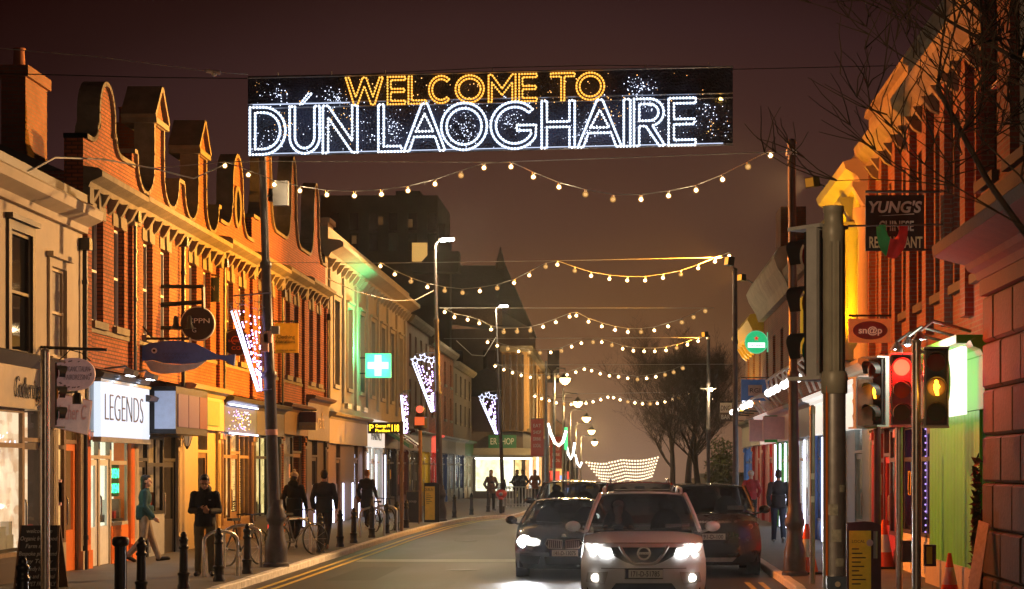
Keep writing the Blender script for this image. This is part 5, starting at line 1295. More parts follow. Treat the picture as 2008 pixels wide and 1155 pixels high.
for k, (py, hh) in enumerate(((1010, 22), (1062, 24), (1110, 16), (965, 14))):
    p = P(1640 + [14, 2, 0, 18][k], py, Yn); rr = .0775
    T.part('sticker', MB().plate(lambda u, v: (xx + rr * math.sin(-.7 + .35 * k + .9 * u), Yn - rr * math.cos(-.7 + .35 * k + .9 * u), p.z + hh * Yn / F * v), 6, 1, (0, -.0006, 0)), mat('worn_sticker', (.4, .38, .3), .7, var=.4, scale=30))
T.part('push_button', MB().box(xx - .065, xx + .065, Yn - .16, Yn - .07, wz(1240, Yn), wz(1128, Yn)), mat('button_slate', (.06, .08, .11), .4)); T.part('button', MB().cyl((xx + .005, Yn - .165, wz(1143, Yn)), (0, 1, 0), .018, .012, 16), CREAMP)
# left near post with visors seen edge on
xx, Yn = wx(89, 31), 31.0
T = Thing('traffic_signal', 'steel signal post with dark visors seen edge-on at the far left', 'traffic light', (xx, Yn, PV))
chrome_post(T, xx, Yn, wz(690, Yn), .068)
signal(T, (xx + .06, Yn + .22, wz(772, Yn)), (.62, .78, 0), {1: (AMB, (1, .4, .03), 0, True)}, h=.95, w=.22)
# small distant red signal on the left
T = Thing('traffic_signal', 'small red man signal on a slim post before the second lamp post', 'traffic light', (wx(824, 73), 73, PV))
xx = wx(824, 73); T.part('post', MB().tube([(xx, 73, PV), (xx, 73, wz(838, 73))], .06, 10), mat('post_ochre', (.3, .17, .07), .5))
T.part('signal_head', MB().lathe(xx, 73, [(.1, -.05), (.24, .0), (.24, .38), (.16, .42), (.18, .44), (.18, .72), (.1, .82)], 14, cz=wz(840, 73)), HEADK)
T.part('lens', MB().cyl((xx, 72.82, wz(803, 73)), (0, 1, 0), .13, .06, 16), glow('dim_red', (1, .12, .06), 1.6)); T.part('panel', MB().box(xx - .17, xx + .17, 72.73, 72.77, wz(834, 73), wz(818, 73)), mat('red_amber_panel', (.5, .1, .04), .4, 0, (1, .15, .04), .8))
# amber matrix sign on its post
T = Thing('matrix_sign', 'amber LED parking sign with a P on a slim post, left side', 'sign', (wx(788, 62), 62, PV))
Ym = 62.0; xx = wx(787, Ym); T.part('post', MB().tube([(xx, Ym + .1, PV), (xx, Ym + .1, wz(826, Ym))], .055, 10), mat('post_ochre'))
o = T.part('sign_box', MB().box(wx(722, Ym), wx(785, Ym), Ym - .07, Ym + .07, wz(850, Ym), wz(828, Ym)), HEADK)
ml = glow('matrix_amber', (1, .55, .02), 5)
st(T, o, 'P', 729, 845, Ym, 13, 8, ml, t=.14); st(T, o, 'George Pl', 751, 838, Ym, 6, 28, ml, t=.14); st(T, o, 'Pavilion', 751, 847, Ym, 6, 28, ml, t=.14); st(T, o, '118', 776, 846, Ym, 14, 14, ml, t=.14)

# ------------------------------------------------------------------ bollards
def bollard_mesh():
    prof = [(.12, 0), (.12, .05), (.1, .08), (.1, .2), (.115, .22), (.115, .25), (.085, .27), (.075, .62), (.095, .635), (.095, .665), (.075, .68), (.075, .74), (.09, .755), (.09, .79), (.055, .82), (.06, .85), (.035, .89), (.0, .9)]
    return MB().lathe(0, 0, [(r * .84, z) for r, z in prof], 16).mesh('bollard', BLACKP)
bm_ = bollard_mesh()
BL = [(-6.7, 22.9, 'lone bollard at the bottom left in front of the chalkboard'), (-6.94, 29.6, 'black bollard beside the thick fluted bollard on the left'), (-6.86, 32.1, 'black bollard left of the man with the phone'), (-6.72, 34.2, 'black bollard touching the right leg of the man with the phone'),
      (-6.7, 36.7, 'black bollard left of the near lamp post base'), (-6.75, 46, 'black bollard right of the leaning bicycle'), (-6.77, 49.4, 'black bollard at the feet of the man walking away'), (-6.78, 52, 'black bollard second right of the man walking away'),
      (-6.8, 56, 'black bollard in front of the woman with the round bag'), (-6.82, 59.7, 'black bollard just right of the woman with the round bag'), (-6.85, 62.7, 'black bollard in front of the parked bicycles'), (-6.84, 65.4, 'black bollard at the foot of the amber sign post'),
      (-6.4, 79, 'small far bollard just past the second lamp post'), (-6.1, 84, 'second small far bollard past the second lamp post'), (-5.8, 90, 'third small far bollard past the second lamp post'), (-5.6, 97, 'fourth small far bollard by the motorcycle'), (-5.2, 105, 'fifth small far bollard behind the motorcycle')]
for x, y, lab in BL:
    o = bpy.data.objects.new('bollard', bm_); COL.objects.link(o); o.location = (x, y, PV)
    tag(o, lab, 'bollard', 'black bollards along the left kerb')
x, y = -6.85, 28.0
mb = MB(); n = 24
vs = []
for z, r in ((0, .085), (.82, .085)):
    vs += [(x + (r - .006 * (k % 2)) * math.cos(2 * PI * k / n), y + (r - .006 * (k % 2)) * math.sin(2 * PI * k / n), PV + z) for k in range(n)]
mb.add(vs, [(k, (k + 1) % n, (k + 1) % n + n, k + n) for k in range(n)])
T = Thing('bollard', 'thicker fluted cylindrical bollard on the left kerb', 'bollard', (x, y, PV)); T.part('shaft', mb, BLACKP); T.part('head', MB().lathe(x, y, [(.085, 0), (.115, .03), (.115, .1), (.09, .13), (.02, .14)], 20, cz=PV + .82), BLACKP)
# ------------------------------------------------------------------ cycle stands
def hoop(x, y, lab, ang=90):
    r = .05; w = .35; a = rad(ang); dx, dy = math.cos(a) * w, math.sin(a) * w
    pts = [(x - dx, y - dy, PV)] + [(x + dx * math.cos(t), y + dy * math.cos(t), PV + .62 + .18 * math.sin(t)) for t in [PI - k * PI / 10 for k in range(11)]] + [(x + dx, y + dy, PV)]
    single('cycle_stand', MB().tube(pts, .03, 10), CHROME, lab, 'bike rack', (x, y, PV), 'steel cycle stands')
for x, y, lab, an in ((-6.98, 35.7, 'steel bike hoop right behind the man with the phone', 45), (-7.25, 39.2, 'steel bike hoop left of the near lamp post base', 20), (-7.2, 45.2, 'steel bike hoop holding the bicycle with the red basket light', 20),
                      (-6.95, 57.3, 'steel bike hoop in front of the woman with the round bag', 20), (-6.98, 60.8, 'steel bike hoop left of the far parked bicycle', 20)):
    hoop(x, y, lab, an)
# ------------------------------------------------------------------ bicycles
def bicycle(label, x, y, ang, col, lean=0.06):
    T = Thing('bicycle', label, 'bicycle', (x, y, PV), 'bicycles locked to the stands')
    a = rad(ang); f = Vector((math.cos(a), math.sin(a), 0)); s = Vector((-f.y, f.x, 0)); o = Vector((x, y, PV))
    W_ = lambda u, z, l=0: o + f * u + s * (l + lean * z) + Vector((0, 0, z))
    R_ = .34
    for u in (-.52, .52):
        wh = T.part('wheel', MB().tube([W_(u + R_ * math.cos(t * PI / 14), R_ + R_ * math.sin(t * PI / 14)) for t in range(28)], .02, 6, closed=True), RUBBER)
        sp = MB()
        for k in range(12): sp.tube([W_(u, R_), W_(u + (R_ - .02) * math.cos(k * PI / 6), R_ + (R_ - .02) * math.sin(k * PI / 6))], .0022, 3)
        sp.tube([W_(u, R_, -.04), W_(u, R_, .04)], .022, 8); T.part('spokes', sp, CHROME, wh)
    fr_ = MB()
    bb, st_, hd, rw, fw = (-.08, .28), (-.2, .78), (.34, .8), (-.52, R_), (.52, R_)
    for p, q in ((bb, st_), (st_, hd), (bb, (.36, .7)), (bb, rw), (st_, rw)): fr_.tube([W_(*p), W_(*q)], .017, 7)
    fr_.tube([W_(.32, .9), W_(.37, .68), W_(*fw)], .018, 7)
    T.part('frame', fr_, col)
    T.part('saddle', MB().obox(W_(-.24, .9), f * .13, s * .06, (0, 0, .025)).tube([W_(-.2, .78), W_(-.23, .9)], .013, 6), RUBBER)
    T.part('handlebar', MB().tube([W_(.22, .98, -.3), W_(.33, 1.0, -.2), W_(.34, .98, 0), W_(.33, 1.0, .2), W_(.22, .98, .3)], .014, 6).tube([W_(.32, .9), W_(.34, .98)], .014, 6), BLACKP)
    T.part('crank', MB().cyl(W_(-.08, .28, .04), s, .09, .012, 14).tube([W_(-.08, .28, .07), W_(.02, .14, .07), W_(.02, .14, .16)], .011, 5), STEELD)
    return T, W_
bicycle('dark bicycle behind the near lamp post base', -7.35, 39.9, 62, BLACKP)
Tb, W_ = bicycle('bicycle with red rear light locked right of the near lamp post', -7.05, 44.6, 48, DGREY)
Tb.part('rear_light', MB().box(*sorted((W_(-.62, .62).x - .12, W_(-.62, .62).x + .12)), W_(-.62, .62).y - .05, W_(-.62, .62).y + .05, PV + .56, PV + .68), mat('cycle_red', (.5, .02, .02), .3, 0, (1, .04, .02), 1.2))
bicycle('dark bicycle in the far group of cycle stands', -7.15, 61.6, 70, BLACKP)
# ------------------------------------------------------------------ boards, kiosks, cones
CHALK = mat('chalk_lettering', (.55, .53, .5), .9, var=0)
Ya = 32.3
T = Thing('chalkboard', 'black A-frame chalkboard covered in white handwriting at the bottom left', 'sandwich board', (wx(80, Ya), Ya, PV))
a, b = wx(36, Ya), wx(124, Ya); zt_ = wz(1030, Ya)
def lean(x, z, off=0): return (x, Ya - .28 + .24 * (z - PV) / (zt_ - PV) + off, z)
vs = [lean(a, PV), lean(b, PV), lean(b - .06, zt_), lean(a + .05, zt_)]
T.part('board', MB().add(vs + [(v[0], v[1] + .03, v[2]) for v in vs], [(0, 1, 2, 3), (7, 6, 5, 4), (0, 4, 5, 1), (1, 5, 6, 2), (2, 6, 7, 3), (3, 7, 4, 0)]), mat('chalk_black', (.022, .018, .022), .7, var=.3))
T.part('rear_board', MB().add([(v[0], 2 * (Ya + .0) - v[1] + .0, v[2]) for v in vs] + [(v[0], 2 * Ya - v[1] + .03, v[2]) for v in vs], [(0, 1, 2, 3), (7, 6, 5, 4), (0, 4, 5, 1), (1, 5, 6, 2), (2, 6, 7, 3), (3, 7, 4, 0)]), BROWN)
T.part('trestle', MB().tube([lean(a + .02, PV), lean(a + .05, zt_)], .018, 5).tube([lean(b - .02, PV), lean(b - .06, zt_)], .018, 5), BROWN)
for k, (tx, wpx) in enumerate((('welcome in', 50), ('Organic fresh food', 72), ('Farm made', 50), ('Bespoke plates and', 74), ('Stay Toasty', 60), ('Eco friendly home care', 76), ('Suitable and seasonal', 72), ('we are PET FRIENDLY', 78))):
    z = zt_ - .12 - .118 * k
    p = Vector(lean(wx(80, Ya), z, -.012))
    T.part('lettering', text_mb(tx, p, (1, 0, 0), (0, .25, 1), .07, width=wpx * Ya / F, depth=.003, shear=.2), CHALK)
T = Thing('chalkboard', 'small chalkboard by the far shop beside the yellow kiosk', 'sandwich board', (wx(810, 70), 70, PV))
T.part('board', MB().box(wx(798, 70), wx(821, 70), 69.9, 69.95, PV + .05, wz(965, 70)), mat('chalk_grey', (.06, .07, .07), .7)); T.part('frame', MB().tube([(wx(797, 70), 69.92, PV), (wx(797, 70), 69.92, wz(963, 70)), (wx(822, 70), 69.92, wz(963, 70)), (wx(822, 70), 69.92, PV)], .025, 5), OAK)
T.part('lettering', text_mb('soup', (wx(810, 70), 69.88, wz(985, 70)), (1, 0, 0), (0, 0, 1), .1), CHALK).parent = T.o
def kiosk(label, px0, px1, py0, Y, poster, fm, lines):
    T = Thing('info_panel', label, 'information board', (wx((px0 + px1) / 2, Y), Y, PV))
    a, b, zt = wx(px0, Y), wx(px1, Y), wz(py0, Y)
    w = b - a
    T.part('case', MB().prism([(a, PV), (b, PV), (b, zt - .06), (a + w * .75, zt - .01), (a + w * .5, zt), (a, zt - .02)], 'y', Y - .06, Y + .06), fm)
    o = T.part('poster', MB().box(a + w * .06, a + w * .70, Y - .07, Y - .062, PV + .08, zt - .14), poster)
    lt = MB()
    for k in range(lines):
        z = zt - .42 - k * .065; lt.box(a + w * .14, a + w * (.35 + .25 * ((k * 7) % 5) / 5), Y - .074, Y - .0705, z, z + .018)
    T.part('print', lt, LETTER_D, o)
    return T, o, a, b, zt
T, o, a, b, zt = kiosk('dark information board with yellow poster at the lower right', 1660, 1727, 1022, 30.4, mat('poster_yellow', (.62, .42, .03), .4, 0, (.8, .5, .03), .05), mat('kiosk_plum', (.05, .02, .045), .4), 9)
T.part('badge', MB().cyl((a + .34, 30.325, zt - .32), (0, 1, 0), .05, .006, 18), mat('badge_lilac', (.6, .5, .6), .5), o)
T.part('handle', MB().tube([(b - .09, 30.31, zt - .15), (b - .09, 30.31, zt - .55)], .03, 8), GREYP)
T.part('lettering', text_mb('LOCAL', (a + .17, 30.325, zt - .32), (1, 0, 0), (0, 0, 1), .045, depth=.002), LETTER_D)
T, o, a, b, zt = kiosk('black bordered yellow information board beside the second lamp post', 832, 862, 946, 72.5, mat('poster_amber', (.62, .36, .05), .4, 0, (.8, .4, .03), .12), HEADK, 6)
T.part('lettering', text_mb('DUBLIN', ((a + b) / 2 - .1, 72.42, zt - .3), (1, 0, 0), (0, 0, 1), .1, width=.3, depth=.002), LETTER_D)
CONEO = mat('cone_orange', (.75, .09, .02), .45, var=.12)
CONEW = mat('cone_white', (.7, .68, .65), .4, var=.1)
def cone(label, x, y, h):
    T = Thing('traffic_cone', label, 'traffic cone', (x, y, PV), 'traffic cones on the right pavement')
    r = .17 * h / .75
    T.part('base', MB().box(x - r * 1.3, x + r * 1.3, y - r * 1.3, y + r * 1.3, PV, PV + .04), RUBBER)
    T.part('body', MB().lathe(x, y, [(r, .04), (r * .72, h * .34)], 16, cz=PV), CONEO); T.part('sleeve', MB().lathe(x, y, [(r * .73, h * .341), (r * .4, h * .7)], 16, cz=PV), CONEW); T.part('tip', MB().lathe(x, y, [(r * .4, h * .701), (r * .16, h)], 16, cz=PV), CONEO)
cone('traffic cone behind the bulbous base of the tall right post', wx(1582, 36.6), 36.6, .9)
cone('traffic cone near the wall beyond the information board', wx(1733, 38.6), 38.6, .92)
cone('grey sleeved traffic cone in front of the green shop', wx(1862, 29.2), 29.2, .68)
T = Thing('plank', 'pale timber board leaning against the stone pier, lower right', 'board', (4.85, 27.4, PV))
T.part('board', MB().add([P(1893, 1180, 27.5), P(1915, 1188, 27.2), P(1939, 1028, 27.5), P(1919, 1020, 27.8)] + [v + Vector((.02, .05, 0)) for v in (P(1893, 1180, 27.5), P(1915, 1188, 27.2), P(1939, 1028, 27.5), P(1919, 1020, 27.8))], [(0, 1, 2, 3), (7, 6, 5, 4), (0, 4, 5, 1), (1, 5, 6, 2), (2, 6, 7, 3), (3, 7, 4, 0)]), mat('raw_timber', (.45, .33, .22), .7, var=.2, scale=12))
# slim grey post on the right with stickers
T = Thing('sign_post', 'slim weathered steel post right of the tall right pole', 'post', (wx(1593, 33.5), 33.5, PV))
xx = wx(1593, 33.5); T.part('post', MB().tube([(xx, 33.5, PV), (xx, 33.5, wz(812, 33.5))], .045, 12), STEELD); T.part('cap', MB().lathe(xx, 33.5, [(.05, 0), (.05, .12), (.02, .15)], 10, cz=wz(812, 33.5)), POSTG)
for py in (940, 985): T.part('sticker', MB().box(xx - .03, xx + .03, 33.449, 33.453, wz(py, 33.5), wz(py - 12, 33.5)), WHITEP)
# lantern wall lights on the dark shop
for i, (px, py, Y, lab) in enumerate(((288, 848, 43.3, 'lit carriage lantern left of the pink panelled shop sign'), (367, 862, 46.7, 'dark carriage lantern right of the pink panelled shop sign'))):
    p = P(px, py, Y); T = Thing('wall_lantern', lab, 'lantern', p)
    T.part('cage', MB().lathe(p.x, Y, [(.02, -.22), (.05, -.16), (.05, -.15)], 8, cz=p.z).lathe(p.x, Y, [(.15, .14), (.1, .2), (.03, .28)], 8, cz=p.z).tube([(p.x, Y, p.z + .28), (p.x - .12, Y, p.z + .36), (XL + .1, Y, p.z + .3)], .016, 5), BLACKP)
    rb = MB()
    for k in range(6): rb.tube([(p.x + .05 * math.cos(k * PI / 3), Y + .05 * math.sin(k * PI / 3), p.z - .15), (p.x + .14 * math.cos(k * PI / 3), Y + .14 * math.sin(k * PI / 3), p.z + .14)], .008, 4)
    T.part('rib', rb, BLACKP)
    T.part('lamp_glass', MB().lathe(p.x, Y, [(.045, -.14), (.12, .13)], 8, cz=p.z), glow('lantern_pale', (.8, .85, 1), 1.6) if i == 0 else mat('lantern_dull', (.2, .15, .1), .2, 0, (1, .6, .3), .25))
# ================================================================== LIGHT STRINGS
WARMB = glow('festoon_bulb', (1, .70, .34), 40)
DIMB = glow('festoon_bulb_dim', (1, .58, .22), 1.1, sample=False)
FARB = glow('festoon_bulb_far', (1, .80, .52), 2.4, sample=False)
def halo_shell(name, col, es, clear):
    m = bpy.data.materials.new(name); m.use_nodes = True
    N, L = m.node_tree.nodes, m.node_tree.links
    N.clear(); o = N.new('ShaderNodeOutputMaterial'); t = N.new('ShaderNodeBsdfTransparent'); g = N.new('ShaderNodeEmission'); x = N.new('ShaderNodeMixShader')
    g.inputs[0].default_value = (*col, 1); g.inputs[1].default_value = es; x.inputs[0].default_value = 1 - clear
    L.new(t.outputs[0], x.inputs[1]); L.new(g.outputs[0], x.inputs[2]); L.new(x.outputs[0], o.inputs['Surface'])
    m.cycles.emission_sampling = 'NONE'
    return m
HALO = halo_shell('festoon_halo', (1, .50, .13), .75, .55)      # bulb's amber halo, drawn as a half-clear glowing shell
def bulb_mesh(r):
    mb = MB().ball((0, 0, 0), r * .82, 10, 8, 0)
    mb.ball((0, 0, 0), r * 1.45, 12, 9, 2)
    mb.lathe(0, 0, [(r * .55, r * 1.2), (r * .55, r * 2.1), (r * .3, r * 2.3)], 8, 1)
    return mb.mesh('bulb', [WARMB, CABLEW, HALO])
def string(label, bulbs, Y0, Y1, r, wire, wY=None, extra=()):
    n = len(bulbs); x0, x1 = bulbs[0][0], bulbs[-1][0]
    yy = lambda px: Y0 + (Y1 - Y0) * (px - x0) / (x1 - x0)
    mid = bulbs[n // 2]
    T = Thing('light_string', label, 'string lights', P(mid[0], mid[1], yy(mid[0])), 'festoon strings across the street')
    me = bulb_mesh(r); me2 = me.copy(); me2.materials[0] = DIMB; br = random.Random(len(label))
    cab = MB(); pts = []
    for px, py in bulbs:
        p = P(px, py, yy(px)); pts.append(p + Vector((0, 0, r * 2.3)))
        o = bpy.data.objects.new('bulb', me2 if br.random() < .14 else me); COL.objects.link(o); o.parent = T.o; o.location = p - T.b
    cab.tube(pts, .009, 5); T.part('cable', cab, CABLEW)
    for k in (3, 8, 13, 18): T.light('bulb_light', P(*bulbs[k], yy(bulbs[k][0])) - Vector((0, 0, .12)), 25, (1, .70, .38), 'POINT', .06)
    if wire: T.part('support_wire', MB().tube([P(px, py, yy(px)) for px, py in wire], .009, 5), CABLEW)
    for e in extra: T.part('feed_cable', MB().tube([P(*q) for q in e], .016, 6), CABLEW)
B1 = [(441,325),(487,343),(538,362),(588,374),(641,382),(695,384),(748,381),(800,374),(853,361),(904,344),(949,329),(1002,327),(1046,347),(1096,367),(1148,381),(1202,391),(1257,391),(1311,384),(1365,373),(1417,352),(1467,327),(1511,305)]
B2 = [(746,522),(774,538),(806,552),(838,563),(872,570),(907,574),(941,571),(975,565),(1008,555),(1038,540),(1070,523),(1093,519),(1127,531),(1159,541),(1195,547),(1230,550),(1265,550),(1300,545),(1335,538),(1369,526),(1402,513),(1430,502)]
B3 = [(872,612),(891,622),(917,627),(940,634),(963,646),(988,651),(1014,650),(1040,648),(1065,641),(1090,632),(1117,621),(1130,619),(1154,631),(1180,640),(1206,647),(1231,651),(1257,651),(1283,648),(1310,640),(1337,632),(1360,622),(1383,610)]
B4 = [(956,671),(975,678),(996,684),(1017,689),(1038,691),(1059,692),(1080,691),(1101,688),(1121,680),(1140,673),(1163,671),(1180,671),(1200,677),(1221,684),(1242,688),(1263,689),(1284,689),(1306,687),(1327,682),(1348,676),(1369,669),(1388,663)]
B5 = [(971,718),(988,725),(1005,731),(1022,736),(1040,740),(1058,741),(1076,740),(1094,738),(1112,735),(1129,730),(1146,724),(1160,727),(1177,733),(1195,737),(1213,739),(1231,742),(1250,744),(1268,742),(1286,739),(1304,735),(1321,730),(1339,722)]
B6 = [(1049,777),(1062,782),(1077,786),(1091,790),(1106,792),(1120,793),(1133,792),(1149,791),(1163,788),(1178,784),(1192,779),(1203,780),(1216,784),(1231,788),(1245,790),(1260,792),(1275,792),(1289,791),(1304,788),(1318,784),(1332,780),(1348,773)]
string('nearest string of round bulbs, hung below the big lettered banner', B1, 39.2, 36.0, .038, [(300, 330), (440, 318), (515, 316), (980, 318), (1552, 297)], extra=[[(0, 353, 34), (60, 335, 34.5), (108, 309, 36), (200, 312, 38), (300, 330, 38.6), (380, 350, 39), (441, 322, 39.2)]])
string('second string of round bulbs counting from us', B2, 57, 57, .046, [(400, 514), (746, 516), (1100, 511), (1441, 504)], extra=[[(640, 545, 66), (700, 572, 68), (770, 590, 71), (815, 588, 73), (850, 570, 74)]])
string('third string of round bulbs counting from us', B3, 74, 74, .056, [(860, 604), (1400, 604)], extra=[[(895, 668, 90), (925, 696, 98), (950, 698, 106), (972, 662, 116)]])
string('fourth string of round bulbs counting from us', B4, 92, 92, .064, [(870, 664), (1389, 662)])
string('fifth string of round bulbs counting from us', B5, 116, 108, .074, [(965, 716), (1440, 714)])
string('sixth string of round bulbs, just above the amber lanterns', B6, 137, 130, .085, [(1040, 774), (1389, 768)])
for k in range(7):
    Y = 255 + 24 * k; mb = MB(); n = 26
    x0, x1 = 1150 + 5 * k, 1290 - 2 * k
    q = []
    for i in range(n):
        u = i / (n - 1); uu = (u * 2) % 1 if u < 1 else 1
        py = 902 + 6.2 * k + 12 * (1 - u) * .4 + 4 * math.sin(PI * uu) - (5 if .3 < u else 0) * u
        q.append(P(x0 + (x1 - x0) * u, py, Y))
    for p in q: mb.ball(p, .13 + .008 * k, 6, 4)
    T = Thing('light_string', ['first', 'second', 'third', 'fourth', 'fifth', 'sixth', 'lowest'][k] + ' row from the top in the far cluster of bulbs above the cars', 'string lights', q[n // 2], 'far festoon strings down the hill')
    T.part('bulbs', mb, FARB, kind='stuff'); T.part('cable', MB().tube(q, .01, 3), CABLE)
# bright rope-light swags on the far left columns
for k, (pts, Y, lab) in enumerate((([(1074, 830), (1080, 850), (1088, 868), (1096, 874), (1104, 866), (1110, 845)], 128, 'nearest'), ([(1110, 872), (1114, 890), (1119, 900), (1124, 890), (1127, 868)], 150, 'middle'), ([(1128, 892), (1132, 908), (1137, 916), (1141, 906)], 175, 'farthest'))):
    T = Thing('rope_light', lab + ' glowing white rope light swag on the far left', 'string lights', P(*pts[2], Y), 'rope light swags')
    T.part('rope', MB().tube([P(a, b, Y) for a, b in pts], .09, 6), glow('rope_white', (1, .93, .82), 4.5))
    T.part('hanger', MB().tube([P(pts[0][0], pts[0][1], Y), (wx(pts[0][0], Y), Y, gz(Y))], .07, 6), STEELD)
T = Thing('neon_column', 'slim glowing green upright sign among the far rope lights', 'sign', P(1110, 880, 140)); T.part('tube', MB().box(wx(1107, 140), wx(1113, 140), 139.9, 140.1, wz(882, 140), wz(838, 140)), glow('neon_green_far', (.05, .9, .25), 1.6)); T.part('post', MB().tube([(wx(1110, 140), 140, gz(140)), (wx(1110, 140), 140, wz(882, 140))], .06, 6), STEELD)
for k, px in enumerate((1071, 1104)):
    Y = [125, 146][k]; T = Thing('street_column', ['bare', 'second bare'][k] + ' slim column among the red banners on the far left', 'post', (wx(px, Y), Y, gz(Y))); T.part('shaft', MB().tube([(wx(px, Y), Y, gz(Y)), (wx(px, Y), Y, wz([708, 762][k], Y))], [.1, .06], 8), STEELD); T.part('cross_wire', MB().tube([P(px - 18, [730, 780][k], Y), P(px + 18, [730, 780][k], Y)], .015, 4), CABLE)

# ------------------------------------------------------------------ the lettered banner
YB = 37.4
T = Thing('welcome_banner', 'dark banner with glowing WELCOME TO DÚN LAOGHAIRE letters over the street', 'banner', P(962, 305, YB))
TL, TR, BR, BL_ = (486, 153), (1437, 131), (1438, 284), (487, 306)
def bpt(u, v): return ((TL[0] + (TR[0] - TL[0]) * u) , (TL[1] + (TR[1] - TL[1]) * u) * (1 - v) + (BL_[1] + (BR[1] - BL_[1]) * u) * v)
def netmat():
    m, nt, b = _new('banner_net'); N, L = nt.nodes, nt.links
    t = N.new('ShaderNodeTexCoord'); n = N.new('ShaderNodeTexNoise'); n.inputs['Scale'].default_value = 1.6; n.inputs['Detail'].default_value = 6
    r = N.new('ShaderNodeValToRGB'); r.color_ramp.elements[0].position = .35; r.color_ramp.elements[1].position = .7
    r.color_ramp.elements[0].color = (.004, .005, .012, 1); r.color_ramp.elements[1].color = (.035, .042, .085, 1)
    L.new(t.outputs['Object'], n.inputs['Vector']); L.new(n.outputs['Fac'], r.inputs['Fac']); L.new(r.outputs[0], b.inputs['Base Color'])
    b.inputs['Roughness'].default_value = .35
    v = N.new('ShaderNodeTexVoronoi'); v.inputs['Scale'].default_value = 26
    bp = N.new('ShaderNodeBump'); bp.inputs['Strength'].default_value = .8; bp.inputs['Distance'].default_value = .03
    L.new(t.outputs['Object'], v.inputs['Vector']); L.new(v.outputs['Distance'], bp.inputs['Height']); L.new(bp.outputs[0], b.inputs['Normal'])
    return m
def sheet(u, v, dy=0.0): return P(*bpt(u, v), YB + .03 + .03 * math.sin(u * 11) + dy)
pn = T.part('panel', MB().plate(sheet, 24, 4, (0, .03, 0)), netmat())
fm = MB()
for v, r in ((0, .018), (.335, .016), (.395, .014), (.985, .016), (1.0, .018)):
    fm.tube([P(*bpt(u / 12, v), YB - .01) for u in range(13)], r, 5)
T.part('rail', fm, STEELD)
T.part('lit_rail', MB().tube([P(*bpt(.02 + .96 * u / 12, .975), YB - .03) for u in range(13)], .008, 4).tube([P(*bpt(.01 + .2 * u / 4, .345), YB - .03) for u in range(5)], .01, 4), glow('rail_white', (.65, .75, 1), 1.2))
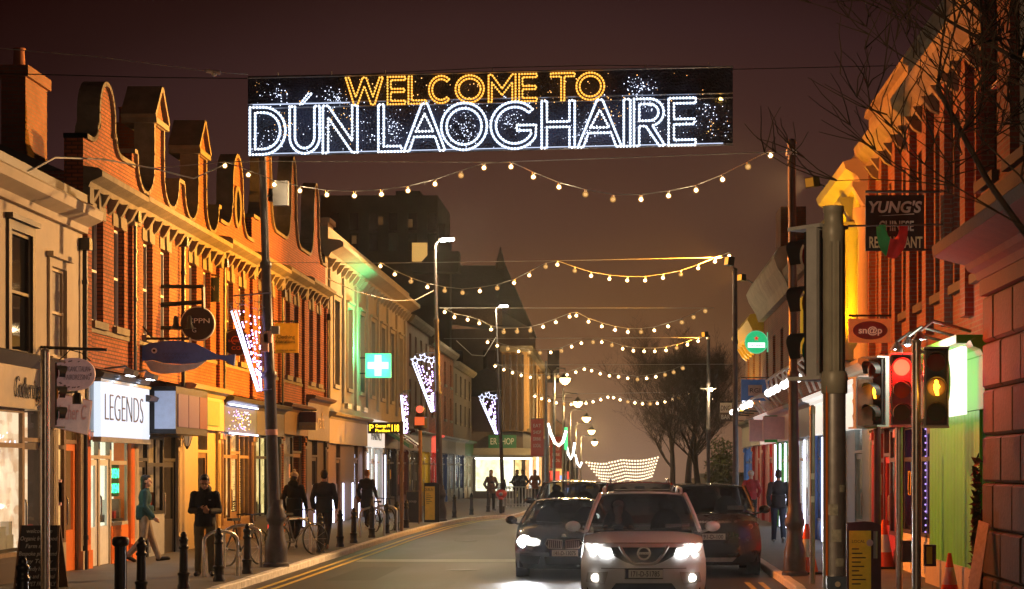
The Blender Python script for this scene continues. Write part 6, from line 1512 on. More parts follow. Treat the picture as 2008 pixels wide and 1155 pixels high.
def outline(ch, w, h, t):
    ar = lambda cx, cy, rx, ry, a0, a1, n=14: [(cx + rx * math.cos(rad(a0 + (a1 - a0) * i / n)), cy + ry * math.sin(rad(a0 + (a1 - a0) * i / n))) for i in range(n + 1)]
    if ch == 'I': return [[(0, 0), (w, 0), (w, h), (0, h)]]
    if ch == 'L': return [[(0, 0), (w, 0), (w, t), (t, t), (t, h), (0, h)]]
    if ch == 'E': return [[(0, 0), (w, 0), (w, t), (t, t), (t, h / 2 - t / 2), (w * .95, h / 2 - t / 2), (w * .95, h / 2 + t / 2), (t, h / 2 + t / 2), (t, h - t), (w, h - t), (w, h), (0, h)]]
    if ch == 'H': return [[(0, 0), (t, 0), (t, h / 2 - t / 2), (w - t, h / 2 - t / 2), (w - t, 0), (w, 0), (w, h), (w - t, h), (w - t, h / 2 + t / 2), (t, h / 2 + t / 2), (t, h), (0, h)]]
    if ch == 'T': return [[(w / 2 - t / 2, 0), (w / 2 + t / 2, 0), (w / 2 + t / 2, h - t), (w, h - t), (w, h), (0, h), (0, h - t), (w / 2 - t / 2, h - t)]]
    if ch == 'N': return [[(0, 0), (t, 0), (t, h - 2.2 * t), (w - t, 0), (w, 0), (w, h), (w - t, h), (w - t, 2.2 * t), (t, h), (0, h)]]
    if ch == 'D': return [[(0, 0)] + ar(w * .38, h / 2, w * .62, h / 2, -90, 90) + [(0, h)], [(t, t)] + ar(w * .38, h / 2, w * .62 - t, h / 2 - t, -90, 90) + [(t, h - t)]]
    if ch == 'U':
        r = w / 2
        return [[(0, h)] + ar(r, r * 1.1, r, r * 1.1, 180, 360) + [(w, h), (w - t, h)] + ar(r, r * 1.1, r - t, r * 1.1 - t, 360, 180) + [(t, h)]]
    if ch == 'A':
        c = .3 * h; k = (w / 2 - t) / (h * .94)
        xl = t + k * c; x2 = t + k * (c + t)
        return [[(0, 0), (w / 2 - t * .5, h), (w / 2 + t * .5, h), (w, 0), (w - t, 0), (w - xl, c), (xl, c), (t, 0)], [(x2, c + t), (w - x2, c + t), (w / 2, h - 1.9 * t)]]
    if ch == 'O': return [ar(w / 2, h / 2, w / 2, h / 2, 0, 345, 26), ar(w / 2, h / 2, w / 2 - t, h / 2 - t, 0, 345, 24)]
    if ch == 'C': return [ar(w * .52, h / 2, w * .52, h / 2, 48, 312, 20) + ar(w * .52, h / 2, w * .52 - t, h / 2 - t, 312, 48, 20)]
    if ch == 'G': return [ar(w * .52, h / 2, w * .52, h / 2, 42, 330, 22) + [(w * .98, h * .5), (w * .56, h * .5), (w * .56, h * .5 - t), (w * .98 - t, h * .5 - t)] + ar(w * .52, h / 2, w * .52 - t, h / 2 - t, 330, 42, 22)]
    if ch == 'R': return [[(0, 0), (t, 0), (t, .42 * h), (w * .38, .42 * h), (w - t * 1.1, 0), (w, 0), (w * .6, .43 * h)] + ar(w * .5, .71 * h, w * .46, .29 * h, -65, 90) + [(0, h)], [(t, .42 * h + t)] + ar(w * .5, .71 * h, w * .46 - t, .29 * h - t, -90, 90) + [(t, h - t)]]
    if ch == 'W': return [[(0, h), (t, h), (.27 * w, 2.4 * t), (.5 * w - .5 * t, h), (.5 * w + .5 * t, h), (.73 * w, 2.4 * t), (w - t, h), (w, h), (.73 * w + .5 * t, 0), (.73 * w - .5 * t, 0), (.5 * w, h - 2.6 * t), (.27 * w + .5 * t, 0), (.27 * w - .5 * t, 0)]]
    if ch == 'M': return [[(0, 0), (t, 0), (t, h - 2.4 * t), (.5 * w, .24 * h), (w - t, h - 2.4 * t), (w - t, 0), (w, 0), (w, h), (w - t, h), (.5 * w, .24 * h + 2 * t), (t, h), (0, h)]]
    if ch == 'acute': return [[(0, 0), (t * .55, 0), (w, h), (w - t * .9, h)]]
NW = glow('neon_white', (.50, .66, 1.0), 1.35); NWB = glow('neon_white_led', (.86, .92, 1.0), 2.2, sample=False)
NG = glow('neon_gold', (1, .28, .008), 1.15); NGB = glow('neon_gold_led', (1, .55, .09), 1.7, sample=False)
def letter(ch, x0, x1, top, bot, t, mats, step, rt, rb):
    """top, bot: pixel rows at the letter's left edge"""
    slope = -.0225
    mb = MB(); w, h = x1 - x0, bot - top
    for loop in outline(ch, w, h, t):
        pts = [P(x0 + a, bot - b + slope * a, YB - .07) for a, b in loop]
        mb.tube(pts, rt, 5, 0, closed=True)
        n = len(pts); carry = 0.0
        for i in range(n):
            a, b = pts[i], pts[(i + 1) % n]; L_ = (b - a).length; s = carry
            while s < L_: mb.ball(a + (b - a) * (s / L_) + Vector((0, -.012, 0)), rb, 5, 4, 1); s += step
            carry = s - L_
    T.part('letter', mb, mats)
yb = lambda px: 303.5 - .0222 * (px - 490); yt = lambda px: 211 - .0222 * (px - 490)
for ch, a, b in (('D', 490, 560), ('U', 568, 627), ('N', 633, 701), ('L', 742, 787), ('A', 792, 873), ('O', 865, 955), ('G', 962, 1053), ('H', 1062, 1127), ('A', 1133, 1219), ('I', 1223, 1236), ('R', 1243, 1304), ('E', 1311, 1364)):
    letter(ch, a, b, yt(a), yb(a), 10.5, [NW, NWB], .06, .023, .024)
letter('acute', 588, 612, 184, 205, 9, [NW, NWB], .055, .013, .018)
yb2 = lambda px: 206.5 - .0222 * (px - 680); yt2 = lambda px: 153 - .0222 * (px - 680)
for ch, a, b in (('W', 678, 751), ('E', 760, 795), ('L', 801, 836), ('C', 841, 887), ('O', 893, 949), ('M', 958, 1011), ('E', 1018, 1053), ('T', 1080, 1127), ('O', 1130, 1185)):
    letter(ch, a, b, yt2(a), yb2(a), 6.5, [NG, NGB], .052, .017, .019)
dots = MB(); rr = random.Random(21)
for cx, cy, sxx, syy, n, m in ((540, 185, 14, 10, 40, 0), (655, 190, 14, 9, 60, 0), (560, 240, 12, 14, 22, 1), (670, 235, 18, 14, 30, 1), (770, 250, 12, 14, 60, 0), (910, 255, 16, 14, 90, 0), (1000, 235, 14, 10, 60, 0), (1145, 250, 14, 18, 70, 0), (1255, 170, 16, 9, 70, 0), (1270, 205, 10, 8, 40, 0), (1385, 215, 10, 8, 25, 0), (1395, 245, 14, 12, 12, 1), (1200, 215, 20, 14, 30, 1), (1100, 200, 30, 8, 20, 1), (720, 260, 60, 20, 60, 0), (850, 215, 60, 10, 50, 0), (1330, 250, 60, 20, 50, 0), (540, 265, 30, 15, 50, 0), (960, 170, 300, 20, 120, 1), (960, 250, 400, 30, 200, 0)):
    for _ in range(n):
        px, py = rr.gauss(cx, sxx), rr.gauss(cy, syy)
        if 492 < px < 1430 and yt2(px) + 2 < py < yb(px) - 2: dots.ball(P(px, py, YB - .02), rr.choice((.004, .005, .007, .010)), 4, 3, m)
T.part('led_specks', dots, [glow('speck_white', (.7, .78, 1), 3, sample=False), glow('speck_amber', (1, .5, .15), 3, sample=False)], kind='stuff')
T.part('big_amber_light', MB().ball(P(1413, 194, YB - .04), .03, 8, 6), glow('speck_big', (1, .5, .08), 12))
T.part('span_wire', MB().tube([P(-40, 143, YB), P(300, 152, YB), P(486, 154, YB)], .01, 5).tube([P(1437, 136, YB), P(1700, 130, YB), P(2060, 122, YB)], .008, 5).tube([P(486, 150, YB), P(700, 146, YB), P(960, 133, YB), P(1180, 128, YB), P(1437, 131, YB)], .008, 5), CABLE)
for px in (545, 650, 755, 965, 1265, 1390): T.part('hanger', MB().tube([P(px, bpt((px - 486) / 951, 0)[1] - 9, YB), P(px, bpt((px - 486) / 951, 0)[1], YB)], .012, 5), STEELD)
T = Thing('overhead_wire', 'thin overhead wire with a small pale insulator at the upper left', 'wire', P(418, 142, 36)); T.part('wire', MB().tube([P(-20, 93, 35), P(200, 112, 35.5), P(418, 141, 36), P(486, 146, 36.6)], .006, 4), CABLEW); T.part('insulator', MB().tube([P(405, 139, 36), P(432, 143, 36)], .035, 8).ball(P(420, 145, 36), .05, 8, 6), WHITEP)

# ------------------------------------------------------------------ shooting-star decorations on the columns
VIO = glow('comet_violet', (.62, .45, 1.0), 7); VW = glow('comet_white', (.72, .75, 1.0), 4)
def comet(label, Y, top, tip, right, stars_lit, sc, n):
    T = Thing('comet_light', label, 'light decoration', P(*tip, Y), 'shooting star lights on the lamp posts')
    for off in (0, 5 * sc): T.part('tail_tube', MB().tube([P(top[0] + off, top[1], Y), P(tip[0] + off * .4, tip[1], Y)], .018, 6), VW)
    d = MB(); rr = random.Random(int(Y))
    for k in range(n):
        v = rr.random() ** .8; xa = top[0] + (tip[0] - top[0]) * v + 6 * sc; c = 5
        col = rr.randrange(c); px = xa + (right - xa) * (col + .5 * (1 + .3 * rr.random())) / c
        d.ball(P(px, top[1] + (tip[1] - top[1]) * v, Y + rr.uniform(-.04, .04)), .017 * Y / 39 ** 1.0 * .62 + .006, 5, 4)
    T.part('light_net', d, VIO, kind='stuff')
    for k in range(3):
        cx, cy = top[0] + (right - top[0]) * (.1 + .4 * k), top[1] - (7 + 6 * (k % 2)) * sc
        pts = [P(cx + (9 if i % 2 == 0 else 4) * sc * math.sin(i * PI / 5 + .3 * k), cy - (9 if i % 2 == 0 else 4) * sc * math.cos(i * PI / 5 + .3 * k), Y) for i in range(10)]
        T.part('star', MB().tube(pts, .014 if stars_lit else .01, 5, closed=True), VW if stars_lit else STEELD)
    fr_ = MB().tube([P(right + 2 * sc, top[1] - 22 * sc, Y), P(right + 1, tip[1], Y)], .012, 5).tube([P(top[0] + 4, top[1] - 20 * sc, Y), P(right + 14 * sc, top[1] - 24 * sc, Y)], .016, 5).tube([P(tip[0], tip[1], Y), P(right + 14 * sc, tip[1] - 4, Y)], .014, 5)
    T.part('bracket', fr_, STEELD)
comet('large purple comet light with unlit stars on the near left lamp post', 39.2, (454, 610), (505, 767), 512, False, 1.5, 130)
comet('middle purple comet light with lit stars on the second left lamp post', 74, (810, 714), (846, 808), 850, True, 1.0, 110)
comet('small purple comet light on the third left lamp post', 116, (942, 785), (971, 851), 972, True, .8, 100)
comet('purple fairy light cone beside the amber sign post', 80, (786, 775), (792, 850), 800, False, .4, 60)

# ------------------------------------------------------------------ bare trees
BARK = mat('bark', (.055, .035, .022), .9, var=.3, scale=10)
def bare_tree(label, base, h, spread, seed, levels=5, lean=(0, 0), r0=.2, kids=(3, 4), start=.35):
    rr = random.Random(seed); T = Thing('bare_tree', label, 'tree', base)
    trunk, crown = MB(), MB()
    def grow(p, d, ln, r, lv):
        n = 4 if lv < 2 else 3
        pts, rs = [p], [r]
        q = p.copy(); dd = d.copy()
        for i in range(n):
            dd = (dd + Vector((rr.uniform(-1, 1), rr.uniform(-1, 1), rr.uniform(-.4, .7))) * (.10 + .045 * lv)).normalized()
            q = q + dd * ln / n; pts.append(q.copy()); rs.append(r * (1 - .55 * (i + 1) / n))
        (trunk if lv == 0 else crown).tube(pts, rs, 6 if lv < 2 else (4 if lv < 4 else 3))
        if lv >= levels: return
        for k in range(rr.randint(*kids)):
            i = rr.randint(1 if lv else 2, n); a = rr.uniform(0, 2 * PI)
            s = Vector((math.cos(a), math.sin(a), 0)) * spread
            nd = (dd * .8 + s * rr.uniform(.5, 1.0) + Vector((0, 0, rr.uniform(-.05, .55)))).normalized()
            grow(pts[i], nd, ln * rr.uniform(.55, .8), max(rs[i] * rr.uniform(.5, .72), .006), lv + 1)
    grow(Vector(base), Vector((lean[0], lean[1], 1)).normalized(), h * start, r0, 0)
    T.part('trunk', trunk, BARK); T.part('crown', crown, BARK)
    return T
bare_tree('bare winter tree behind the far right post', (4.35, 112, PV), 11.0, .85, 4, 6, r0=.2, kids=(4, 5))
bare_tree('bare winter tree in the middle of the far right group', (4.3, 128, PV), 13.0, .9, 9, 6, r0=.24, kids=(4, 5))
bare_tree('bare winter tree farthest left in the far right group', (4.0, 152, gz(152)), 15.5, .9, 13, 6, r0=.26, kids=(4, 5))
T = bare_tree('bare tree whose dark branches hang into the upper right corner', (4.3, 15.2, PV), 7.4, 1.0, 31, 6, lean=(-.01, .04), r0=.075, kids=(4, 5), start=.58)
# evergreen bush lit amber beyond the pub
def bush(label, c, r, n, seed, m):
    rr = random.Random(seed); T = Thing('bush', label, 'bush', (c[0], c[1], c[2]))
    T.part('stem', MB().tube([(c[0], c[1], c[2]), (c[0] + .1, c[1], c[2] + r[2] * 1.2)], [.09, .03], 6), BARK)
    lf = MB()
    for _ in range(n):
        v = Vector((rr.gauss(0, 1), rr.gauss(0, 1), rr.gauss(0, 1))).normalized() * (rr.random() ** .35) * (.8 + .3 * math.sin(5 * rr.random()))
        p = Vector((c[0] + v.x * r[0], c[1] + v.y * r[1], c[2] + r[2] + v.z * r[2]))
        a = Vector((rr.uniform(-1, 1), rr.uniform(-1, 1), rr.uniform(-1, 1))).normalized() * .09; b = a.orthogonal().normalized() * .045
        lf.add([p - a, p + b, p + a, p - b], [(0, 1, 2, 3)])
    T.part('foliage', lf, m)
LEAF = mat('evergreen_leaf', (.07, .075, .02), .6, var=.4, scale=3)
bush('amber lit evergreen bush beyond the pub on the right', (4.75, 95, PV), (.75, 1.0, 1.7), 2600, 2, LEAF)
bush('dark creeper growing at the edge of the stone pier', (5.0, 28.6, PV), (.05, .06, 1.1), 200, 3, LEAF)
# ================================================================== PEOPLE
def remeshed(name, mb, mats, vox, smooth=2, fold=0.0):
    """weld overlapping limbs into one continuous skin"""
    me = mb.mesh(name, mats); ob = bpy.data.objects.new(name, me); COL.objects.link(ob)
    r = ob.modifiers.new('r', 'REMESH'); r.mode = 'VOXEL'; r.voxel_size = vox; r.use_smooth_shade = True
    if smooth:
        s = ob.modifiers.new('s', 'SMOOTH'); s.factor = .5; s.iterations = smooth
    if fold > 0:
        tx = bpy.data.textures.new('fold', 'CLOUDS'); tx.noise_scale = .11; tx.noise_depth = 2
        d = ob.modifiers.new('d', 'DISPLACE'); d.texture = tx; d.strength = fold; d.mid_level = .5; d.texture_coords = 'LOCAL'
    dg = bpy.context.evaluated_depsgraph_get()
    out = bpy.data.meshes.new_from_object(ob.evaluated_get(dg))
    bpy.data.objects.remove(ob); bpy.data.meshes.remove(me)
    out.polygons.foreach_set('use_smooth', [True] * len(out.polygons))
    out.name = name
    return out
def cap(mb, a, b, ra, rb, n=10):
    a, b = Vector(a), Vector(b)
    mb.tube([a, (a + b) / 2, b], [ra, (ra + rb) / 2, rb], n); mb.ball(a, ra, n, 6); mb.ball(b, rb, n, 6)
SKIN = mat('skin', (.46, .25, .17), .5, var=.1, scale=20)
HAIRD = mat('hair_dark', (.015, .010, .008), .5, var=.3, scale=40)
DENIM = mat('denim', (.045, .06, .10), .8, var=.2, scale=25)
def hand(mb, w, d, n, curl, side, k=1.0):
    """palm and five fingers; w wrist, d direction of the fingers, n back-of-hand normal, side = thumb direction"""
    w, d, n, s = Vector(w), Vector(d).normalized(), Vector(n).normalized(), Vector(side).normalized()
    for i in range(4): cap(mb, w + s * (.03 - .02 * i) * k * .5, w + d * .085 * k + s * (.033 - .022 * i) * k, .019 * k, .013 * k, 8)
    for i, ln in enumerate((.07, .078, .073, .058)):
        p = w + d * .085 * k + s * (.033 - .022 * i) * k; a = curl; dd = d
        for j in range(3):
            dd = (dd * math.cos(rad(a)) - n * math.sin(rad(a))).normalized(); q = p + dd * ln * (.45, .32, .23)[j] * k * 1.05
            cap(mb, p, q, (.0095, .0088, .008)[j] * k, (.0088, .008, .0072)[j] * k, 8); p = q; a = curl * .8
    p = w + d * .03 * k + s * .03 * k; q = p + (d * .5 + s * .8 - n * .15).normalized() * .04 * k; cap(mb, p, q, .014 * k, .011 * k, 8)
    t = q + (d * .9 + s * .1 - n * .35).normalized() * .038 * k; cap(mb, q, t, .0105 * k, .0085 * k, 8)
def person(label, px, Y, heading, top, trousers, shoes, pose='walk', sc=1.0, vox=.012, hair=HAIRD, hat=None, coat=.86, hood=False, group=None, base_z=PV, stride=1.0, pitch=0.0, bag=None, x=None, female=False, bare=None):
    X = wx(px, Y) if x is None else x
    T = Thing('person', label, 'person', (X, Y, base_z + gz(Y)), group)
    T.o.rotation_euler = (0, 0, rad(heading)); T.o.scale = (sc, sc, sc)
    b0 = T.b.copy(); T.b = Vector((0, 0, 0))
    sh = .165 if female else .18
    hw = .1
    if pose == 'walk':
        st_ = stride
        A = {1: ((.095, -.10 * st_, .5), (.095, -.24 * st_, .09), (.1, -.40 * st_, .06)), -1: ((-.095, .03, .49), (-.095, .30 * st_, .15), (-.1, .2 * st_, .03))}
        arms = {1: ((.25, .10, 1.13), (.23, .02, .89)), -1: ((-.25, -.0, 1.13), (-.24, -.17, .92))}
    else:
        A = {1: ((.105, -.02, .5), (.115, .02, .08), (.135, -.15, .03)), -1: ((-.105, -.02, .5), (-.115, .0, .08), (-.14, -.17, .03))}
        arms = {1: ((.26, .03, 1.13), (.25, -.05, .88)), -1: ((-.26, .03, 1.13), (-.25, -.05, .88))}
    if pose == 'phone': arms = {1: ((.235, .02, 1.13), (.10, -.25, 1.12)), -1: ((-.235, .02, 1.13), (-.07, -.27, 1.14))}
    if pose == 'pocket': arms = {1: ((.29, .05, 1.15), (.21, -.04, .96)), -1: ((-.29, .05, 1.15), (-.21, -.04, .96))}
    # body
    B = MB()
    hc = Vector((0, -.02, 1.635)); M_ = Matrix.Rotation(rad(pitch), 3, 'X'); piv = Vector((0, .0, 1.53))
    H = lambda v: piv + M_ @ (Vector(v) + hc - piv)
    B.ball(H((0, .012, .022)), (.077, .096, .1), 16, 12, rot=M_); B.ball(H((0, -.028, -.055)), (.056, .062, .068), 14, 10, rot=M_)
    cap(B, H((0, -.086, .012)), H((0, -.106, -.022)), .010, .016, 8)
    for s in (-1, 1):
        B.ball(H((s * .078, .012, -.005)), (.012, .022, .034), 8, 6, rot=M_); B.ball(H((s * .03, -.078, .018)), (.021, .012, .012), 8, 6, rot=M_)
    B.ball(H((0, -.088, -.058)), (.026, .012, .011), 8, 6, rot=M_); B.ball(H((0, -.083, -.088)), (.022, .016, .018), 8, 6, rot=M_)
    cap(B, (0, .0, 1.42), H((0, .012, -.06)), .062, .054, 12)
    B.ball((0, 0, 1.28), (.15, .095, .2), 14, 10); B.ball((0, 0, 1.0), (.14, .1, .18), 14, 10)
    for s in (-1, 1):
        k, a, t = [Vector(q) for q in A[s]]; e, w = [Vector(q) for q in arms[s]]
        cap(B, (s * hw * .9, 0, .93), k, .07, .05); cap(B, k, a, .05, .035); cap(B, a, t, .035, .026)
        cap(B, (s * sh * .92, 0, 1.41), e, .045, .035); cap(B, e, w, .036, .025)
        if pose == 'phone': hand(B, w, Vector((-s * .75, -.5, .12)), Vector((s * .25, -.75, -.55)), 38, Vector((0, -.25, 1)))
        elif pose != 'pocket': hand(B, w, (w - e), Vector((s, 0, 0)), 22, Vector((0, -1, 0)))
    bod = T.part('body', remeshed('body', B, SKIN, vox * .62 if pose == 'phone' else vox * .8, 1), None)
    # trousers
    C_ = MB(); C_.ball((0, .005, .95), (.16, .115, .13), 14, 10)
    for s in (-1, 1):
        k, a, t = [Vector(q) for q in A[s]]
        cap(C_, (s * hw, 0, .9), k, .097, .072); cap(C_, k, a + Vector((0, 0, .0)), .072, .062)
    T.part('trousers', remeshed('trousers', C_, trousers, vox, 2, .012), None)
    # top
    C_ = MB(); C_.ball((0, .005, 1.3), (sh + .02, .135, .2), 16, 12); C_.ball((0, .005, 1.08), (.175, .13, .2), 16, 10)
    C_.ball((0, 0, 1.41), (sh, .09, .075), 14, 8)
    C_.lathe(0, .005, [(.172, coat - .0), (.185, coat + .05), (.175, coat + .25), (.17, 1.15)], 18)
    if coat < .8: C_.lathe(0, .005, [(.2, coat), (.19, coat + .15), (.17, .95)], 18)
    for s in (-1, 1):
        e, w = [Vector(q) for q in arms[s]]
        cap(C_, (s * sh, .0, 1.4), e, .075, .06); cap(C_, e, e + (w - e) * .96, .062, .045)
    if pose == 'phone':
        C_.lathe(0, .01, [(.085, 1.44), (.1, 1.5), (.092, 1.545), (.07, 1.545)], 16); C_.ball((0, .1, 1.5), (.11, .06, .085), 12, 8)
    elif hood: C_.ball((0, .085, 1.49), (.13, .075, .09), 12, 8)
    else: C_.lathe(0, .0, [(.09, 1.43), (.075, 1.5), (.06, 1.5)], 14)
    tp = T.part('coat' if coat < .8 else 'jacket', remeshed('jacket', C_, top, vox, 2, .016), None)
    # shoes
    for s in (-1, 1):
        k, a, t = [Vector(q) for q in A[s]]
        q = MB(); d = (t - a); cap(q, a + Vector((0, .02, -.02)), t + Vector((0, 0, .015)), .045, .04); cap(q, a + Vector((0, .03, -.035)), t + Vector((0, -.02, .01)), .04, .034)
        me = remeshed('shoe', q, shoes, vox * .8, 1)
        for v in me.vertices: v.co.z = max(v.co.z, min(a.z - .08, t.z - .03))
        T.part('shoe', me, None)
    # hair / hat
    if hat:
        q = MB(); q.ball(H((0, .016, .05)), (.094, .11, .095), 16, 12, rot=M_); q.lathe(0, H((0, .02, 0)).y, [(.095, 0), (.1, .02), (.1, .05), (.092, .07)], 18, cz=H((0, 0, .02)).z)
        h = T.part('hat', remeshed('hat', q, hat, .012, 1), None)
        if female: T.part('bobble', MB().ball(H((0, .02, .155)), .04, 10, 8), hat, h)
    if hair and not (hat and not female):
        q = MB(); q.ball(H((0, .028, .04)), (.086, .096, .098), 16, 12, rot=M_)
        q.ball(H((0, .04, -.01)), (.08, .08, .075), 14, 10, rot=M_)
        q.ball(H((0, -.052, .098)), (.062, .04, .03), 12, 8, rot=M_)
        if female: q.ball(H((0, .06, -.1)), (.085, .06, .13), 12, 10)
        T.part('hair', remeshed('hair', q, hair, .011, 1), None)
    if pose == 'phone':
        for s in (-1, 1):
            T.part('eye', MB().ball(H((s * .03, -.084, .012)), (.011, .008, .006), 8, 6, rot=M_), LETTER_D, bod)
        g_ = MB()
        for s in (-1, 1): g_.tube([H((s * .034 + .026 * math.cos(t * PI / 6), -.1, .012 + .02 * math.sin(t * PI / 6))) for t in range(12)], .0026, 4, closed=True); g_.tube([H((s * .06, -.1, .015)), H((s * .082, -.02, .012))], .0026, 4)
        g_.tube([H((-.008, -.102, .015)), H((.008, -.102, .015))], .0026, 4)
        T.part('glasses', g_, BLACKP); T.part('mouth', MB().ball(H((0, -.099, -.058)), (.02, .004, .005), 8, 6, rot=M_), mat('lips', (.35, .13, .1), .5), bod)
        ph = Thing('phone', 'dark smartphone held in both hands by the man looking down', 'phone', b0 + Vector((.0, -.345, 1.15)))
        c = b0 + Vector((.0, -.345, 1.155)); ph.part('case', MB().obox(c, (.037, 0, 0), (0, .034, .062), (0, .005, -.003)), BLACKP)
        ph.part('screen', MB().obox(c + Vector((0, .0052, -.0031)) * -1.0 + Vector((0, .012, .004)), (.033, 0, 0), (0, .03, .056), (0, .0006, -.0003)), glow('phone_screen', (.7, .8, 1), 1.5))
        T.part('logo', MB().box(.075, .115, -.137, -.131, 1.31, 1.318), LETTER_W, tp); T.part('zip', MB().box(-.004, .004, -.142, -.13, .9, 1.42), RUBBER, tp)
    if bag: T.part('bag', MB().ball((.27, .02, .86), (.05, .13, .12), 14, 10).tube([(.27, -.06, .95), (.22, .0, 1.42), (.27, .08, .95)], .009, 5), bag)
    T.b = b0
    return T
BLK = mat('black_cloth', (.012, .012, .016), .85, var=.3, scale=12)
NVY = mat('charcoal_cloth', (.025, .025, .032), .85, var=.3, scale=12)
OLIVE = mat('olive_trousers', (.13, .115, .075), .85, var=.2, scale=14)
SHOE = mat('dark_shoe', (.02, .014, .012), .5, var=.2)
SHOET = mat('tan_shoe', (.35, .2, .11), .6, var=.2)
person('man in black jacket and olive trousers looking at his phone by the bollards', 402, 35.8, 6, BLK, OLIVE, SHOE, 'phone', 1.02, .011, pitch=24)
person('woman in black coat and cream bobble hat walking away beside the lamp post', 577, 48.6, 172, BLK, BLK, SHOE, 'walk', 1.03, hat=mat('cream_wool', (.6, .5, .38), .9, var=.2, scale=60), hair=HAIRD, coat=.62, hood=True, female=True)
person('man in dark jacket walking away right of the bobble hat woman', 636, 48.0, 178, NVY, NVY, SHOET, 'walk', 1.06, coat=.8)
person('person in dark coat with round brown bag passing the bright shop', 720, 66, 165, NVY, BLK, SHOE, 'walk', 1.06, hair=mat('auburn_hair', (.22, .08, .03), .6, var=.3, scale=40), coat=.6, bag=mat('tan_bag', (.32, .13, .06), .5))
person('person in teal top and pale trousers walking by the white lantern', 285, 41.2, 100, mat('teal_knit', (.014, .05, .06), .9, var=.2), mat('pale_trousers', (.25, .2, .16), .9, var=.2), SHOE, 'walk', 1.0, coat=.86, female=True, stride=1.1)
person('man in dark jacket and jeans walking away on the right pavement', 1521, 52.0, 182, NVY, DENIM, mat('white_shoe', (.5, .48, .45), .6), 'walk', 1.06, coat=.84, stride=.7, x=4.05)
person('person in red jacket and pale cap far along the right pavement', 1469, 66.0, 175, mat('red_jacket', (.30, .015, .02), .8, var=.2), BLK, SHOE, 'pocket', 1.04, hat=mat('pale_cap', (.45, .36, .3), .8), hair=None, x=4.25)
CROWD = 'people gathered by the far awning shop'
for px, Y, hd, tp, lab in ((963, 92, 20, mat('brown_coat', (.12, .07, .035), .8), 'auburn haired person in brown coat behind the red motorcycle'), (1014, 108, 40, BLK, 'dark clothed person left in the pair by the far awning shop'), (1025, 110, -30, NVY, 'dark clothed person right in the pair by the far awning shop'), (1049, 112, 10, mat('rust_coat', (.3, .12, .05), .8), 'rust coated person just left of the black car')):
    person(lab, px, Y, hd, tp, BLK, SHOE, 'pocket', 1.05, .016, hair=MATS['auburn_hair'] if px == 963 else HAIRD, coat=.75, female=True, group=CROWD)

